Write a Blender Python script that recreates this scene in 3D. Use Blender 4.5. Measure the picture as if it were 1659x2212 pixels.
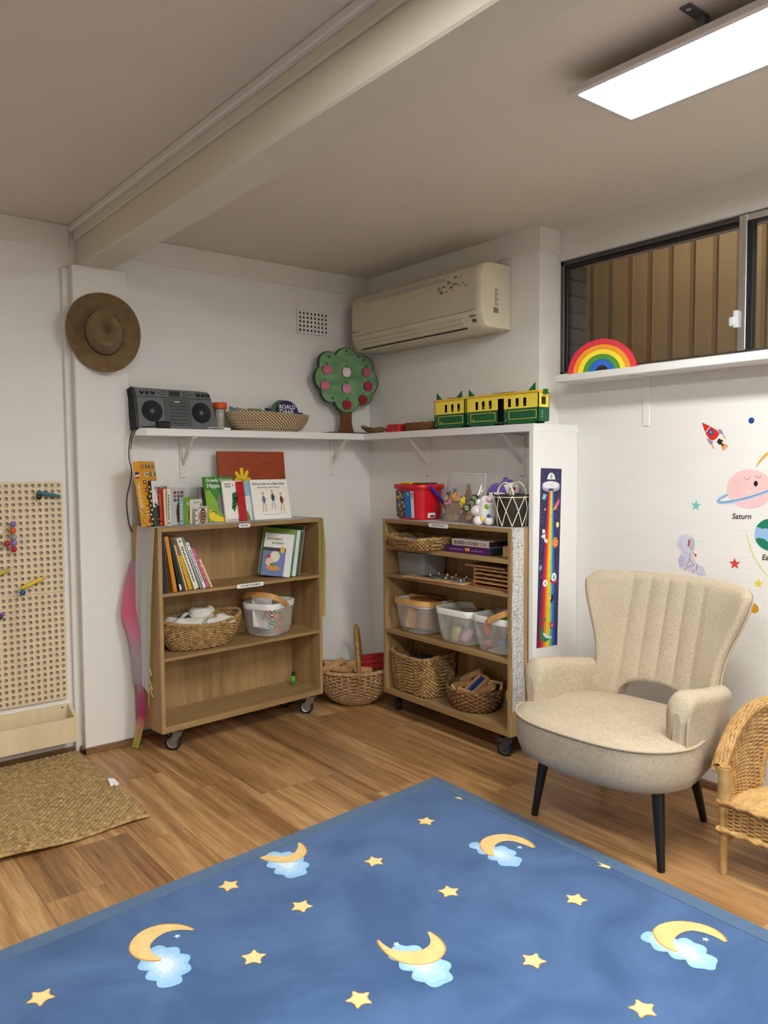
import bpy, math, random
from mathutils import Matrix, Vector
PI = math.pi
rnd = random.Random(7)
sc = bpy.context.scene
col = sc.collection
for o in list(bpy.data.objects):
    bpy.data.objects.remove(o)

# ---------------------------------------------------------------- camera
CAM = (-2.8398, -3.704, 1.3082)
yaw, pitch, roll, FPX = -0.6717, -0.0569, -0.0068, 1701.65
cd = bpy.data.cameras.new('camera')
cd.sensor_fit = 'VERTICAL'
cd.sensor_height = 36.0
cd.lens = 36.0 * FPX / 2212.0
cd.clip_start = 0.05
cam = bpy.data.objects.new('camera', cd)
col.objects.link(cam)
fw = Vector((-math.sin(yaw) * math.cos(pitch), math.cos(yaw) * math.cos(pitch), math.sin(pitch)))
rt = Vector((math.cos(yaw), math.sin(yaw), 0))
up = rt.cross(fw)
r2 = rt * math.cos(roll) + up * math.sin(roll)
u2 = up * math.cos(roll) - rt * math.sin(roll)
cam.matrix_world = Matrix(((r2.x, u2.x, -fw.x, CAM[0]), (r2.y, u2.y, -fw.y, CAM[1]),
                           (r2.z, u2.z, -fw.z, CAM[2]), (0, 0, 0, 1)))
sc.camera = cam

# ---------------------------------------------------------------- world, exposure, light levels
w = bpy.data.worlds.new('night')
sc.world = w
w.use_nodes = True
w.node_tree.nodes['Background'].inputs[0].default_value = (0.30, 0.36, 0.50, 1)
w.node_tree.nodes['Background'].inputs[1].default_value = 0.05
sc.view_settings.view_transform = 'Standard'
sc.view_settings.look = 'None'
sc.view_settings.gamma = 1
sc.view_settings.exposure = 0.0
sc.view_settings.use_curve_mapping = False
PANEL_STRENGTH = 43.0          # every ceiling panel, W/m2/sr scale
PANEL_COLOR = (0.985, 1.0, 0.975)
FENCE_FILL = 6.5  # strength of the added fill light on the fence

# ---------------------------------------------------------------- materials
def lin(c):
    r = []
    for x in c[:3]:
        x = x / 255.0
        r.append(x / 12.92 if x <= 0.04045 else ((x + 0.055) / 1.055) ** 2.4)
    return r
_mats = {}
def nt(name):
    m = bpy.data.materials.new(name)
    m.use_nodes = True
    t = m.node_tree
    b = t.nodes['Principled BSDF']
    return m, t, b
def node(t, typ, **kw):
    n = t.nodes.new(typ)
    for k, v in kw.items():
        setattr(n, k, v)
    return n
def M(rgb, rough=0.55, var=0.07, scale=18.0, bump=0.0, bscale=250.0, metal=0.0, sheen=0.0, stretch=(1, 1, 1), name=None, rgb2=None, detail=3.0, coat=0.0):
    key = name or ('paint_%02x%02x%02x_%d_%d_%d' % (int(rgb[0]), int(rgb[1]), int(rgb[2]), rough * 100, bump * 1000, metal * 10))
    if key in _mats:
        return _mats[key]
    m, t, b = nt(key)
    tc = node(t, 'ShaderNodeTexCoord')
    mp = node(t, 'ShaderNodeMapping')
    mp.inputs['Scale'].default_value = stretch
    t.links.new(tc.outputs['Object'], mp.inputs['Vector'])
    n = node(t, 'ShaderNodeTexNoise')
    n.inputs['Scale'].default_value = scale
    n.inputs['Detail'].default_value = detail
    t.links.new(mp.outputs['Vector'], n.inputs['Vector'])
    cr = node(t, 'ShaderNodeValToRGB')
    c = lin(rgb)
    d = lin(rgb2) if rgb2 else None
    e = cr.color_ramp.elements
    e[0].position = 0.3
    e[1].position = 0.7
    e[0].color = [*(d if d else [x * (1 - var) for x in c]), 1]
    e[1].color = [*(c if d else [min(1, x * (1 + var)) for x in c]), 1]
    t.links.new(n.outputs['Fac'], cr.inputs['Fac'])
    t.links.new(cr.outputs['Color'], b.inputs['Base Color'])
    b.inputs['Roughness'].default_value = rough
    b.inputs['Metallic'].default_value = metal
    b.inputs['Sheen Weight'].default_value = sheen
    b.inputs['Coat Weight'].default_value = coat
    if bump > 0:
        n2 = node(t, 'ShaderNodeTexNoise')
        n2.inputs['Scale'].default_value = bscale
        n2.inputs['Detail'].default_value = 2
        t.links.new(mp.outputs['Vector'], n2.inputs['Vector'])
        bp = node(t, 'ShaderNodeBump')
        bp.inputs['Strength'].default_value = min(1, bump)
        bp.inputs['Distance'].default_value = 0.002
        t.links.new(n2.outputs['Fac'], bp.inputs['Height'])
        t.links.new(bp.outputs['Normal'], b.inputs['Normal'])
    _mats[key] = m
    return m
def math_(t, op, a, bv=None):
    n = node(t, 'ShaderNodeMath', operation=op)
    for i, x in enumerate((a, bv)):
        if x is None:
            continue
        if isinstance(x, (int, float)):
            n.inputs[i].default_value = x
        else:
            t.links.new(x, n.inputs[i])
    return n.outputs[0]
def wood(name, dark, light, stretch, scale=9.0, rough=0.5, bump=0.12):
    if name in _mats:
        return _mats[name]
    m, t, b = nt(name)
    tc = node(t, 'ShaderNodeTexCoord')
    mp = node(t, 'ShaderNodeMapping')
    mp.inputs['Scale'].default_value = stretch
    t.links.new(tc.outputs['Object'], mp.inputs['Vector'])
    n1 = node(t, 'ShaderNodeTexNoise')
    n1.inputs['Scale'].default_value = scale
    n1.inputs['Detail'].default_value = 6
    n1.inputs['Distortion'].default_value = 0.6
    t.links.new(mp.outputs['Vector'], n1.inputs['Vector'])
    n2 = node(t, 'ShaderNodeTexNoise')
    n2.inputs['Scale'].default_value = scale * 7
    n2.inputs['Detail'].default_value = 2
    t.links.new(mp.outputs['Vector'], n2.inputs['Vector'])
    s = math_(t, 'ADD', math_(t, 'MULTIPLY', n1.outputs['Fac'], 0.7), math_(t, 'MULTIPLY', n2.outputs['Fac'], 0.3))
    cr = node(t, 'ShaderNodeValToRGB')
    cr.color_ramp.elements[0].position = 0.33
    cr.color_ramp.elements[1].position = 0.66
    cr.color_ramp.elements[0].color = [*lin(dark), 1]
    cr.color_ramp.elements[1].color = [*lin(light), 1]
    t.links.new(s, cr.inputs['Fac'])
    t.links.new(cr.outputs['Color'], b.inputs['Base Color'])
    b.inputs['Roughness'].default_value = rough
    bp = node(t, 'ShaderNodeBump')
    bp.inputs['Strength'].default_value = bump
    bp.inputs['Distance'].default_value = 0.001
    t.links.new(n2.outputs['Fac'], bp.inputs['Height'])
    t.links.new(bp.outputs['Normal'], b.inputs['Normal'])
    _mats[name] = m
    return m
def emit(name, rgb, strength):
    m, t, b = nt(name)
    b.inputs['Base Color'].default_value = (0.8, 0.8, 0.8, 1)
    b.inputs['Emission Color'].default_value = (*rgb, 1)
    b.inputs['Emission Strength'].default_value = strength
    return m
def see_through(name, rgb, opacity, rough=0.4, gloss=0.0, transl=0.0, holes=None, var=0.05, hthr=0.16):
    """thin sheet: part clear, part painted; optional round perforations (pitch in metres)"""
    if name in _mats:
        return _mats[name]
    m, t, b = nt(name)
    out = [n for n in t.nodes if n.type == 'OUTPUT_MATERIAL'][0]
    tc = node(t, 'ShaderNodeTexCoord')
    nz = node(t, 'ShaderNodeTexNoise')
    nz.inputs['Scale'].default_value = 14
    t.links.new(tc.outputs['Object'], nz.inputs['Vector'])
    cr = node(t, 'ShaderNodeValToRGB')
    c = lin(rgb)
    cr.color_ramp.elements[0].color = [*[x * (1 - var) for x in c], 1]
    cr.color_ramp.elements[1].color = [*[min(1, x * (1 + var)) for x in c], 1]
    t.links.new(nz.outputs['Fac'], cr.inputs['Fac'])
    t.links.new(cr.outputs['Color'], b.inputs['Base Color'])
    b.inputs['Roughness'].default_value = rough
    surf = b.outputs['BSDF']
    if transl > 0:
        tr = node(t, 'ShaderNodeBsdfTranslucent')
        t.links.new(cr.outputs['Color'], tr.inputs['Color'])
        mx = node(t, 'ShaderNodeMixShader')
        mx.inputs[0].default_value = transl
        t.links.new(surf, mx.inputs[1])
        t.links.new(tr.outputs[0], mx.inputs[2])
        surf = mx.outputs[0]
    tp = node(t, 'ShaderNodeBsdfTransparent')
    mix = node(t, 'ShaderNodeMixShader')
    if holes:
        sp = node(t, 'ShaderNodeSeparateXYZ')
        t.links.new(tc.outputs['Object'], sp.inputs[0])
        k = 2 * PI / holes
        a = math_(t, 'SINE', math_(t, 'MULTIPLY', math_(t, 'ADD', sp.outputs[0], sp.outputs[1]), k))
        z = math_(t, 'SINE', math_(t, 'MULTIPLY', sp.outputs[2], k))
        f = math_(t, 'GREATER_THAN', math_(t, 'ABSOLUTE', math_(t, 'MULTIPLY', a, z)), hthr)
        g = math_(t, 'SUBTRACT', 1.0, math_(t, 'MULTIPLY', f, 1 - opacity))
        t.links.new(g, mix.inputs[0])
    else:
        mix.inputs[0].default_value = opacity
    t.links.new(tp.outputs[0], mix.inputs[1])
    t.links.new(surf, mix.inputs[2])
    last = mix.outputs[0]
    if gloss > 0:
        gl = node(t, 'ShaderNodeBsdfGlossy')
        gl.inputs['Roughness'].default_value = 0.08
        m2 = node(t, 'ShaderNodeMixShader')
        fr = node(t, 'ShaderNodeFresnel')
        fr.inputs['IOR'].default_value = 1.35
        t.links.new(math_(t, 'MULTIPLY', fr.outputs[0], gloss), m2.inputs[0])
        t.links.new(last, m2.inputs[1])
        t.links.new(gl.outputs[0], m2.inputs[2])
        last = m2.outputs[0]
    t.links.new(last, out.inputs['Surface'])
    _mats[name] = m
    return m

# ---------------------------------------------------------------- mesh builder
def frame(o, x, y):
    x = Vector(x).normalized()
    y = Vector(y)
    z = x.cross(y).normalized()
    y = z.cross(x)
    return Matrix(((x.x, y.x, z.x, o[0]), (x.y, y.y, z.y, o[1]), (x.z, y.z, z.z, o[2]), (0, 0, 0, 1)))
def T(x, y, z):
    return Matrix.Translation((x, y, z))
def RZ(a):
    return Matrix.Rotation(a, 4, 'Z')
def RX(a):
    return Matrix.Rotation(a, 4, 'X')
def RY(a):
    return Matrix.Rotation(a, 4, 'Y')
_txt = {}
def text_geo(s):
    if s not in _txt:
        cu = bpy.data.curves.new('t', 'FONT')
        cu.body = s
        cu.align_x = 'CENTER'
        cu.align_y = 'CENTER'
        cu.size = 1.0
        cu.offset = 0.02
        cu.resolution_u = 3
        ob = bpy.data.objects.new('t', cu)
        me = bpy.data.meshes.new_from_object(ob)
        vs = [(v.co.x, v.co.y) for v in me.vertices]
        fs = [tuple(p.vertices) for p in me.polygons]
        bpy.data.objects.remove(ob)
        bpy.data.meshes.remove(me)
        bpy.data.curves.remove(cu)
        _txt[s] = (vs, fs)
    return _txt[s]
class MB:
    def __init__(s, M0=None):
        s.v, s.f, s.mi, s.sm, s.mats = [], [], [], [], []
        s.M = M0.copy() if M0 else Matrix()
    def add(s, vs, fs, mat, smooth=False):
        o = len(s.v)
        MM = s.M
        for q in vs:
            r = MM @ Vector(q)
            s.v.append((r.x, r.y, r.z))
        if mat not in s.mats:
            s.mats.append(mat)
        k = s.mats.index(mat)
        for f in fs:
            s.f.append([i + o for i in f])
            s.mi.append(k)
            s.sm.append(smooth)
    def box(s, x0, x1, y0, y1, z0, z1, mat, c=0.0):
        X, Y, Z = (x0, x1), (y0, y1), (z0, z1)
        if c <= 0:
            vs = [(X[i], Y[j], Z[k]) for i in (0, 1) for j in (0, 1) for k in (0, 1)]
            s.add(vs, [(0, 1, 3, 2), (4, 6, 7, 5), (0, 4, 5, 1), (2, 3, 7, 6), (0, 2, 6, 4), (1, 5, 7, 3)], mat)
            return
        c = min(c, abs(x1 - x0) * .45, abs(y1 - y0) * .45, abs(z1 - z0) * .45)
        vs = []
        idx = {}
        for i in (0, 1):
            for j in (0, 1):
                for k in (0, 1):
                    P = [X[i], Y[j], Z[k]]
                    D = [c if i == 0 else -c, c if j == 0 else -c, c if k == 0 else -c]
                    for a in range(3):      # vertex lying on the face normal to axis a
                        q = [P[b] if b == a else P[b] + D[b] for b in range(3)]
                        idx[(i, j, k, a)] = len(vs)
                        vs.append(q)
        g = lambda i, j, k, a: idx[(i, j, k, a)]
        fs = [(g(0,0,0,0), g(0,0,1,0), g(0,1,1,0), g(0,1,0,0)), (g(1,0,0,0), g(1,1,0,0), g(1,1,1,0), g(1,0,1,0)),
              (g(0,0,0,1), g(1,0,0,1), g(1,0,1,1), g(0,0,1,1)), (g(0,1,0,1), g(0,1,1,1), g(1,1,1,1), g(1,1,0,1)),
              (g(0,0,0,2), g(0,1,0,2), g(1,1,0,2), g(1,0,0,2)), (g(0,0,1,2), g(1,0,1,2), g(1,1,1,2), g(0,1,1,2))]
        for j in (0, 1):
            for k in (0, 1):
                fs.append((g(0,j,k,1), g(1,j,k,1), g(1,j,k,2), g(0,j,k,2)))
        for i in (0, 1):
            for k in (0, 1):
                fs.append((g(i,0,k,0), g(i,1,k,0), g(i,1,k,2), g(i,0,k,2)))
        for i in (0, 1):
            for j in (0, 1):
                fs.append((g(i,j,0,0), g(i,j,1,0), g(i,j,1,1), g(i,j,0,1)))
        for i in (0, 1):
            for j in (0, 1):
                for k in (0, 1):
                    fs.append((g(i,j,k,0), g(i,j,k,1), g(i,j,k,2)))
        s.add(vs, fs, mat)
    def poly(s, pts, mat, z=0.0):
        s.add([(p[0], p[1], z) for p in pts], [tuple(range(len(pts)))], mat)
    def prism(s, pts, z0, z1, mat, side=None, smooth_side=False):
        n = len(pts)
        s.add([(p[0], p[1], z1) for p in pts], [tuple(range(n))], mat)
        s.add([(p[0], p[1], z0) for p in pts], [tuple(reversed(range(n)))], mat)
        vs = [(p[0], p[1], z0) for p in pts] + [(p[0], p[1], z1) for p in pts]
        s.add(vs, [(i, (i + 1) % n, n + (i + 1) % n, n + i) for i in range(n)], side or mat, smooth_side)
    def ngon(s, cx, cy, rx, ry, mat, z=0.0, n=24, a0=0.0):
        s.poly([(cx + rx * math.cos(a0 + 2*PI*i/n), cy + ry * math.sin(a0 + 2*PI*i/n)) for i in range(n)], mat, z)
    def star(s, cx, cy, R, mat, z=0.0, a0=PI/2, ratio=.45, n=5, ry=1.0):
        s.poly([(cx + (R if i % 2 == 0 else R*ratio) * math.cos(a0 + PI*i/n), cy + ry * (R if i % 2 == 0 else R*ratio) * math.sin(a0 + PI*i/n)) for i in range(2*n)], mat, z)
    def strip(s, pts, wd, mat, z=0.0, taper=False):
        n = len(pts)
        L, R = [], []
        for i, p in enumerate(pts):
            a = pts[max(0, i-1)]
            b = pts[min(n-1, i+1)]
            dx, dy = b[0]-a[0], b[1]-a[1]
            l = math.hypot(dx, dy) or 1
            ww = wd/2 * (math.sin(PI*(i+.35)/(n-.3)) if taper else 1)
            L.append((p[0]-dy/l*ww, p[1]+dx/l*ww, z))
            R.append((p[0]+dy/l*ww, p[1]-dx/l*ww, z))
        s.add(L+R, [(n+i, n+i+1, i+1, i) for i in range(n-1)], mat)
    def text(s, t, cx, cy, size, mat, z=0.0005, sx=1.0, rot=0.0, shear=0.0):
        vs, fs = text_geo(t)
        c, q = math.cos(rot), math.sin(rot)
        out = []
        for x, y in vs:
            x2 = (x + shear*y) * size * sx
            y2 = y * size
            out.append((cx + c*x2 - q*y2, cy + q*x2 + c*y2, z))
        s.add(out, fs, mat)
    def tube(s, pts, r, mat, n=8, closed=False, caps=True, smooth=True, flat=1.0):
        pts = [Vector(p) for p in pts]
        N = len(pts)
        rs = r if isinstance(r, (list, tuple)) else [r]*N
        ref = None
        vs = []
        for i, p in enumerate(pts):
            a = pts[(i-1) % N] if closed else pts[max(0, i-1)]
            b = pts[(i+1) % N] if closed else pts[min(N-1, i+1)]
            d = (b-a)
            d = d.normalized() if d.length > 1e-9 else Vector((0, 0, 1))
            if ref is None:
                ref = Vector((0, 0, 1)) if abs(d.z) < .9 else Vector((1, 0, 0))
            u = (ref - d*ref.dot(d))
            u = u.normalized() if u.length > 1e-6 else d.orthogonal().normalized()
            ref = u
            v = d.cross(u)
            for k in range(n):
                an = 2*PI*k/n
                vs.append(p + u*math.cos(an)*rs[i] + v*math.sin(an)*rs[i]*flat)
        fs = []
        for i in range(N if closed else N-1):
            j = (i+1) % N
            for k in range(n):
                fs.append((i*n+k, i*n+(k+1) % n, j*n+(k+1) % n, j*n+k))
        s.add(vs, fs, mat, smooth)
        if caps and not closed:
            s.add(vs[:n], [tuple(reversed(range(n)))], mat)
            s.add(vs[-n:], [tuple(range(n))], mat)
    def loft(s, rings, mat, smooth=True, cap0=False, cap1=False, closed=True):
        n = len(rings[0])
        vs = [p for r in rings for p in r]
        fs = []
        for i in range(len(rings)-1):
            for k in range(n if closed else n-1):
                fs.append((i*n+k, i*n+(k+1) % n, (i+1)*n+(k+1) % n, (i+1)*n+k))
        s.add(vs, fs, mat, smooth)
        if cap0:
            s.add(rings[0], [tuple(reversed(range(n)))], mat)
        if cap1:
            s.add(rings[-1], [tuple(range(n))], mat)
    def lathe(s, prof, mat, n=32, smooth=True, cap0=False, cap1=False, sx=1.0, sy=1.0):
        s.loft([[(r*sx*math.cos(2*PI*k/n), r*sy*math.sin(2*PI*k/n), z) for k in range(n)] for r, z in prof], mat, smooth, cap0, cap1)
    def grid(s, fn, nu, nv, mat, smooth=True, skip=None, closed_u=False):
        vs = [fn(i/nu, j/nv) for j in range(nv+1) for i in range(nu+1 if not closed_u else nu)]
        W = nu+1 if not closed_u else nu
        fs = []
        for j in range(nv):
            for i in range(nu):
                if skip and skip((i+.5)/nu, (j+.5)/nv):
                    continue
                i2 = (i+1) % W if closed_u else i+1
                fs.append((j*W+i, j*W+i2, (j+1)*W+i2, (j+1)*W+i))
        s.add(vs, fs, mat, smooth)
    def ball(s, c, r, mat, n=12, sx=1, sy=1, sz=1):
        vs = [(c[0], c[1], c[2]-r*sz)]
        m = n//2
        for i in range(1, m):
            ph = -PI/2 + PI*i/m
            for k in range(n):
                vs.append((c[0]+r*sx*math.cos(ph)*math.cos(2*PI*k/n), c[1]+r*sy*math.cos(ph)*math.sin(2*PI*k/n), c[2]+r*sz*math.sin(ph)))
        vs.append((c[0], c[1], c[2]+r*sz))
        fs = [(0, 1+(k+1) % n, 1+k) for k in range(n)]
        for i in range(m-2):
            for k in range(n):
                a = 1+i*n
                fs.append((a+k, a+(k+1) % n, a+n+(k+1) % n, a+n+k))
        a = 1+(m-2)*n
        fs += [(a+k, a+(k+1) % n, len(vs)-1) for k in range(n)]
        s.add(vs, fs, mat, True)
    def weave(s, P, cols, rows, amp, mat, closed=True, sub=4, rsub=4, skip=None, diag=0.0):
        """woven surface: P(u,v)->(point, normal); strands run along u, over and under the stakes"""
        nu, nv = cols*sub, rows*rsub
        def fn(u, v):
            p, nrm = P(u, v)
            rv = v*rows
            row = min(rows-1, int(rv))
            fv = rv-row
            cu = u*cols + diag*rv
            d = amp*(abs(math.sin(PI*fv))**.6)*(.55+.45*math.cos(PI*(cu+row)))
            return (p[0]+nrm[0]*d, p[1]+nrm[1]*d, p[2]+nrm[2]*d)
        s.grid(fn, nu, nv, mat, True, skip, closed_u=closed)
    def strands(s, P, cols, rows, amp, rad, mat, closed=True, sub=4, skip=None, n=6, stakes=None, flat=1.0, vary=.25, v0=0.0, v1=1.0):
        """real woven strands: one tube per row going over and under upright stakes"""
        N = cols*sub
        for r in range(rows):
            v = v0+(v1-v0)*(r+.5)/rows
            pts, rs = [], []
            def flush():
                if len(pts) > 2:
                    s.tube(list(pts), list(rs), mat, n, closed=False, flat=flat)
                pts.clear(); rs.clear()
            for k in range(N if closed else N+1):
                u = k/N
                if skip and skip(u, v):
                    flush(); continue
                p, q = P(u, v)
                w_ = math.cos(PI*(k/sub+r))
                pts.append((p[0]+q[0]*amp*w_, p[1]+q[1]*amp*w_, p[2]+q[2]*amp*w_))
                rs.append(rad*(1+vary*w_))
            if closed and not skip:
                s.tube(pts, rs, mat, n, closed=True, flat=flat)
            else:
                flush()
        if stakes:
            for c in range(0, cols, 1):
                pts = []
                u = (c+.5)/cols if closed else (c+.5)/cols
                for j in range(13):
                    v = v0+(v1-v0)*j/12
                    if skip and skip(u, v):
                        if len(pts) > 1:
                            s.tube(pts, stakes, mat, 5)
                        pts = []; continue
                    pts.append(P(u, v)[0])
                if len(pts) > 1:
                    s.tube(pts, stakes, mat, 5)
    def marks(s, cx, cy, w_, h_, mat, n=8, z=.001, seed=1):
        """print too small to read: a line of tiny strokes"""
        r = random.Random(seed)
        st = w_/n
        for k in range(n):
            x = cx-w_/2+st*k
            s.ngon(x+st*.4, cy+h_*r.uniform(-.08, .08), st*r.uniform(.30, .44), h_*r.uniform(.38, .52), mat, z, 7, r.uniform(0, 1))
    def build(s, name, parent=None, loc=None, rot=None):
        me = bpy.data.meshes.new(name)
        me.from_pydata(s.v, [], s.f)
        for m in s.mats:
            me.materials.append(m)
        me.polygons.foreach_set('material_index', s.mi)
        me.polygons.foreach_set('use_smooth', s.sm)
        me.update()
        o = bpy.data.objects.new(name, me)
        col.objects.link(o)
        if parent:
            o.parent = parent
        if loc:
            o.location = loc
        if rot is not None:
            o.rotation_euler = rot if hasattr(rot, '__len__') else (0, 0, rot)
        return o
def tag(o, label, cat, group=None):
    o['label'] = label
    o['category'] = cat
    if group:
        o['group'] = group
    return o
def thing(name, label, cat, loc=(0, 0, 0), rz=0.0, group=None, rot=None):
    o = bpy.data.objects.new(name, None)
    o.empty_display_size = 0.05
    col.objects.link(o)
    o.location = loc
    o.rotation_euler = rot if rot else (0, 0, rz)
    return tag(o, label, cat, group)
def struct(mb, name, parent=None):
    o = mb.build(name, parent)
    o['kind'] = 'structure'
    return o
def rrect(w, d, r, n=5):
    pts = []
    for cx, cy, a in ((w/2-r, d/2-r, 0), (-w/2+r, d/2-r, PI/2), (-w/2+r, -d/2+r, PI), (w/2-r, -d/2+r, 1.5*PI)):
        for i in range(n+1):
            an = a + PI/2*i/n
            pts.append((cx+r*math.cos(an), cy+r*math.sin(an)))
    return pts
def ring(pts, z, cx=0, cy=0):
    return [(p[0]+cx, p[1]+cy, z) for p in pts]
def copy_tree(o, parent=None):
    c = o.copy()
    col.objects.link(c)
    if parent:
        c.parent = parent
    for ch in list(o.children):
        copy_tree(ch, c)
    return c

# ================================================================ SETTING
WHITE = M((230, 228, 223), .6, .015, 3, bump=.35, bscale=16, name='wall_paint', stretch=(.6, .6, 5))
CEIL = M((222, 214, 197), .75, .015, 2, name='ceiling_paint')
TRIMW = M((226, 223, 215), .45, .02, 4, name='trim_paint')
BEAMP = M((216, 210, 192), .5, .02, 3, name='beam_paint')
LAMIN = M((232, 231, 227), .32, .012, 6, name='white_laminate')
BLACK = M((16, 16, 18), .45, .15, 30, name='black_plastic')
DKGREY = M((62, 65, 68), .45, .08, 30, name='dark_grey_plastic')
SILVER = M((212, 214, 217), .30, .05, 30, metal=1, name='silver_metal')
GREYM = M((120, 122, 125), .35, .06, 30, metal=.6, name='grey_metal')

def floor_mat():
    m, t, b = nt('plank_floor')
    tc = node(t, 'ShaderNodeTexCoord')
    sp = node(t, 'ShaderNodeSeparateXYZ')
    t.links.new(tc.outputs['Object'], sp.inputs[0])
    W, L = 0.182, 1.25
    px = math_(t, 'DIVIDE', math_(t, 'ADD', sp.outputs[0], 0.03), W)
    ix = math_(t, 'FLOOR', px)
    wn = node(t, 'ShaderNodeTexWhiteNoise', noise_dimensions='1D')
    t.links.new(ix, wn.inputs['W'])
    py = math_(t, 'ADD', math_(t, 'DIVIDE', sp.outputs[1], L), math_(t, 'MULTIPLY', wn.outputs['Value'], 7.3))
    iy = math_(t, 'FLOOR', py)
    cb = node(t, 'ShaderNodeCombineXYZ')
    t.links.new(ix, cb.inputs[0])
    t.links.new(iy, cb.inputs[1])
    wn2 = node(t, 'ShaderNodeTexWhiteNoise', noise_dimensions='2D')
    t.links.new(cb.outputs[0], wn2.inputs['Vector'])
    off = node(t, 'ShaderNodeVectorMath', operation='SCALE')
    t.links.new(wn2.outputs['Color'], off.inputs[0])
    off.inputs['Scale'].default_value = 40
    ad = node(t, 'ShaderNodeVectorMath', operation='ADD')
    t.links.new(tc.outputs['Object'], ad.inputs[0])
    t.links.new(off.outputs[0], ad.inputs[1])
    mp = node(t, 'ShaderNodeMapping')
    mp.inputs['Scale'].default_value = (1.0, 0.05, 1.0)
    t.links.new(ad.outputs[0], mp.inputs[0])
    n1 = node(t, 'ShaderNodeTexNoise')
    n1.inputs['Scale'].default_value = 16
    n1.inputs['Detail'].default_value = 7
    n1.inputs['Roughness'].default_value = .6
    n1.inputs['Distortion'].default_value = 1.2
    t.links.new(mp.outputs[0], n1.inputs['Vector'])
    n2 = node(t, 'ShaderNodeTexNoise')
    n2.inputs['Scale'].default_value = 150
    n2.inputs['Detail'].default_value = 2
    t.links.new(mp.outputs[0], n2.inputs['Vector'])
    s = math_(t, 'ADD', math_(t, 'MULTIPLY', n1.outputs['Fac'], .62), math_(t, 'MULTIPLY', n2.outputs['Fac'], .26))
    s = math_(t, 'ADD', s, math_(t, 'MULTIPLY', wn2.outputs['Value'], .15))
    cr = node(t, 'ShaderNodeValToRGB')
    els = cr.color_ramp.elements
    els[0].position, els[1].position = .34, .70
    els[0].color = [*lin((112, 78, 46)), 1]
    els[1].color = [*lin((206, 166, 114)), 1]
    e = els.new(.52)
    e.color = [*lin((164, 122, 77)), 1]
    t.links.new(s, cr.inputs['Fac'])
    fx = math_(t, 'FRACT', px)
    ex = math_(t, 'LESS_THAN', math_(t, 'MINIMUM', fx, math_(t, 'SUBTRACT', 1.0, fx)), .006)
    fy = math_(t, 'FRACT', py)
    ey = math_(t, 'LESS_THAN', fy, .0016)
    ee = math_(t, 'MAXIMUM', ex, ey)
    mx = node(t, 'ShaderNodeMix', data_type='RGBA')
    t.links.new(math_(t, 'MULTIPLY', ee, .4), mx.inputs[0])
    t.links.new(cr.outputs['Color'], mx.inputs[6])
    mx.inputs[7].default_value = [*lin((70, 44, 24)), 1]
    t.links.new(mx.outputs[2], b.inputs['Base Color'])
    b.inputs['Roughness'].default_value = .42
    bp = node(t, 'ShaderNodeBump')
    bp.inputs['Strength'].default_value = .08
    bp.inputs['Distance'].default_value = .001
    t.links.new(n2.outputs['Fac'], bp.inputs['Height'])
    t.links.new(bp.outputs['Normal'], b.inputs['Normal'])
    return m
FLOORM = floor_mat()
SKIRT = wood('skirting_wood', (104, 74, 48), (150, 112, 76), (1, 1, 6), 8)

R = .137
LN = -1.287
XL, YF = -5.2, -6.2
mb = MB(); mb.box(XL, .33, YF, .12, -.08, 0, FLOORM); struct(mb, 'floor')
mb = MB(); mb.box(XL, .33, YF, .12, 2.4, 2.5, CEIL); struct(mb, 'ceiling')
mb = MB()
mb.box(XL, .33, 0, .12, 0, 2.4, WHITE)
struct(mb, 'wall_back')
BRICK = M((112, 108, 98), .8, .12, 30, bump=.3, bscale=60, name='grey_brick')
MORT = M((66, 64, 58), .9, .1, 40, name='brick_mortar')
WY0, WY1, WZ0, WZ1 = -3.05, LN, 1.738, 2.262
mb = MB()
mb.box(0, .33, LN, 0, 0, 2.4, WHITE)
mb.box(R, .33, YF, LN, 0, WZ0, WHITE)
mb.box(R, .33, YF, LN, WZ1, 2.4, WHITE)
mb.box(R, .33, YF, WY0, WZ0, WZ1, WHITE)
for k in range(7):                      # brick reveal outside the frame
    z = WZ0 + k*.0757
    mb.box(.195, .329, LN-.016, LN, z, z+.068, BRICK, .002)
mb.box(.195, .329, LN-.012, LN, WZ0, WZ1, MORT)
struct(mb, 'wall_right')
mb = MB(); mb.box(XL-.1, XL, YF, .12, 0, 2.4, WHITE); struct(mb, 'wall_left')
mb = MB(); mb.box(XL, .33, YF-.1, YF, 0, 2.4, WHITE); struct(mb, 'wall_front')
# pillar and beam
mb = MB()
mb.box(-1.708, -1.461, -.068, 0, 0, 2.2185, WHITE, .003)
mb.box(-1.738, -1.706, -.022, 0, 0, 2.21, WHITE, .004)
struct(mb, 'wall_pillar')
mb = MB()
mb.box(-1.671, -1.525, YF, 0, 2.2182, 2.4, BEAMP, .006)
struct(mb, 'ceiling_beam')
# fascia strips under the ceiling
mb = MB()
mb.box(XL, -1.70, -.012, 0, 2.293, 2.4, TRIMW, .003)
mb.box(-1.525, 0, -.012, 0, 2.293, 2.4, TRIMW, .003)
struct(mb, 'trim_1')
mb = MB()
mb.box(-.012, 0, LN, -.012, 2.293, 2.4, TRIMW)
mb.box(-.012, R, LN-.012, LN, 2.293, 2.4, TRIMW)
mb.box(R-.012, R, YF, LN-.012, 2.293, 2.4, TRIMW)
struct(mb, 'trim_2')
mb = MB()
mb.box(-1.703, -1.671, YF, -.012, 2.372, 2.4, TRIMW, .004)
mb.box(-1.684, -1.671, YF, -.012, 2.335, 2.373, BEAMP, .003)
struct(mb, 'trim_3')
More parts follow.
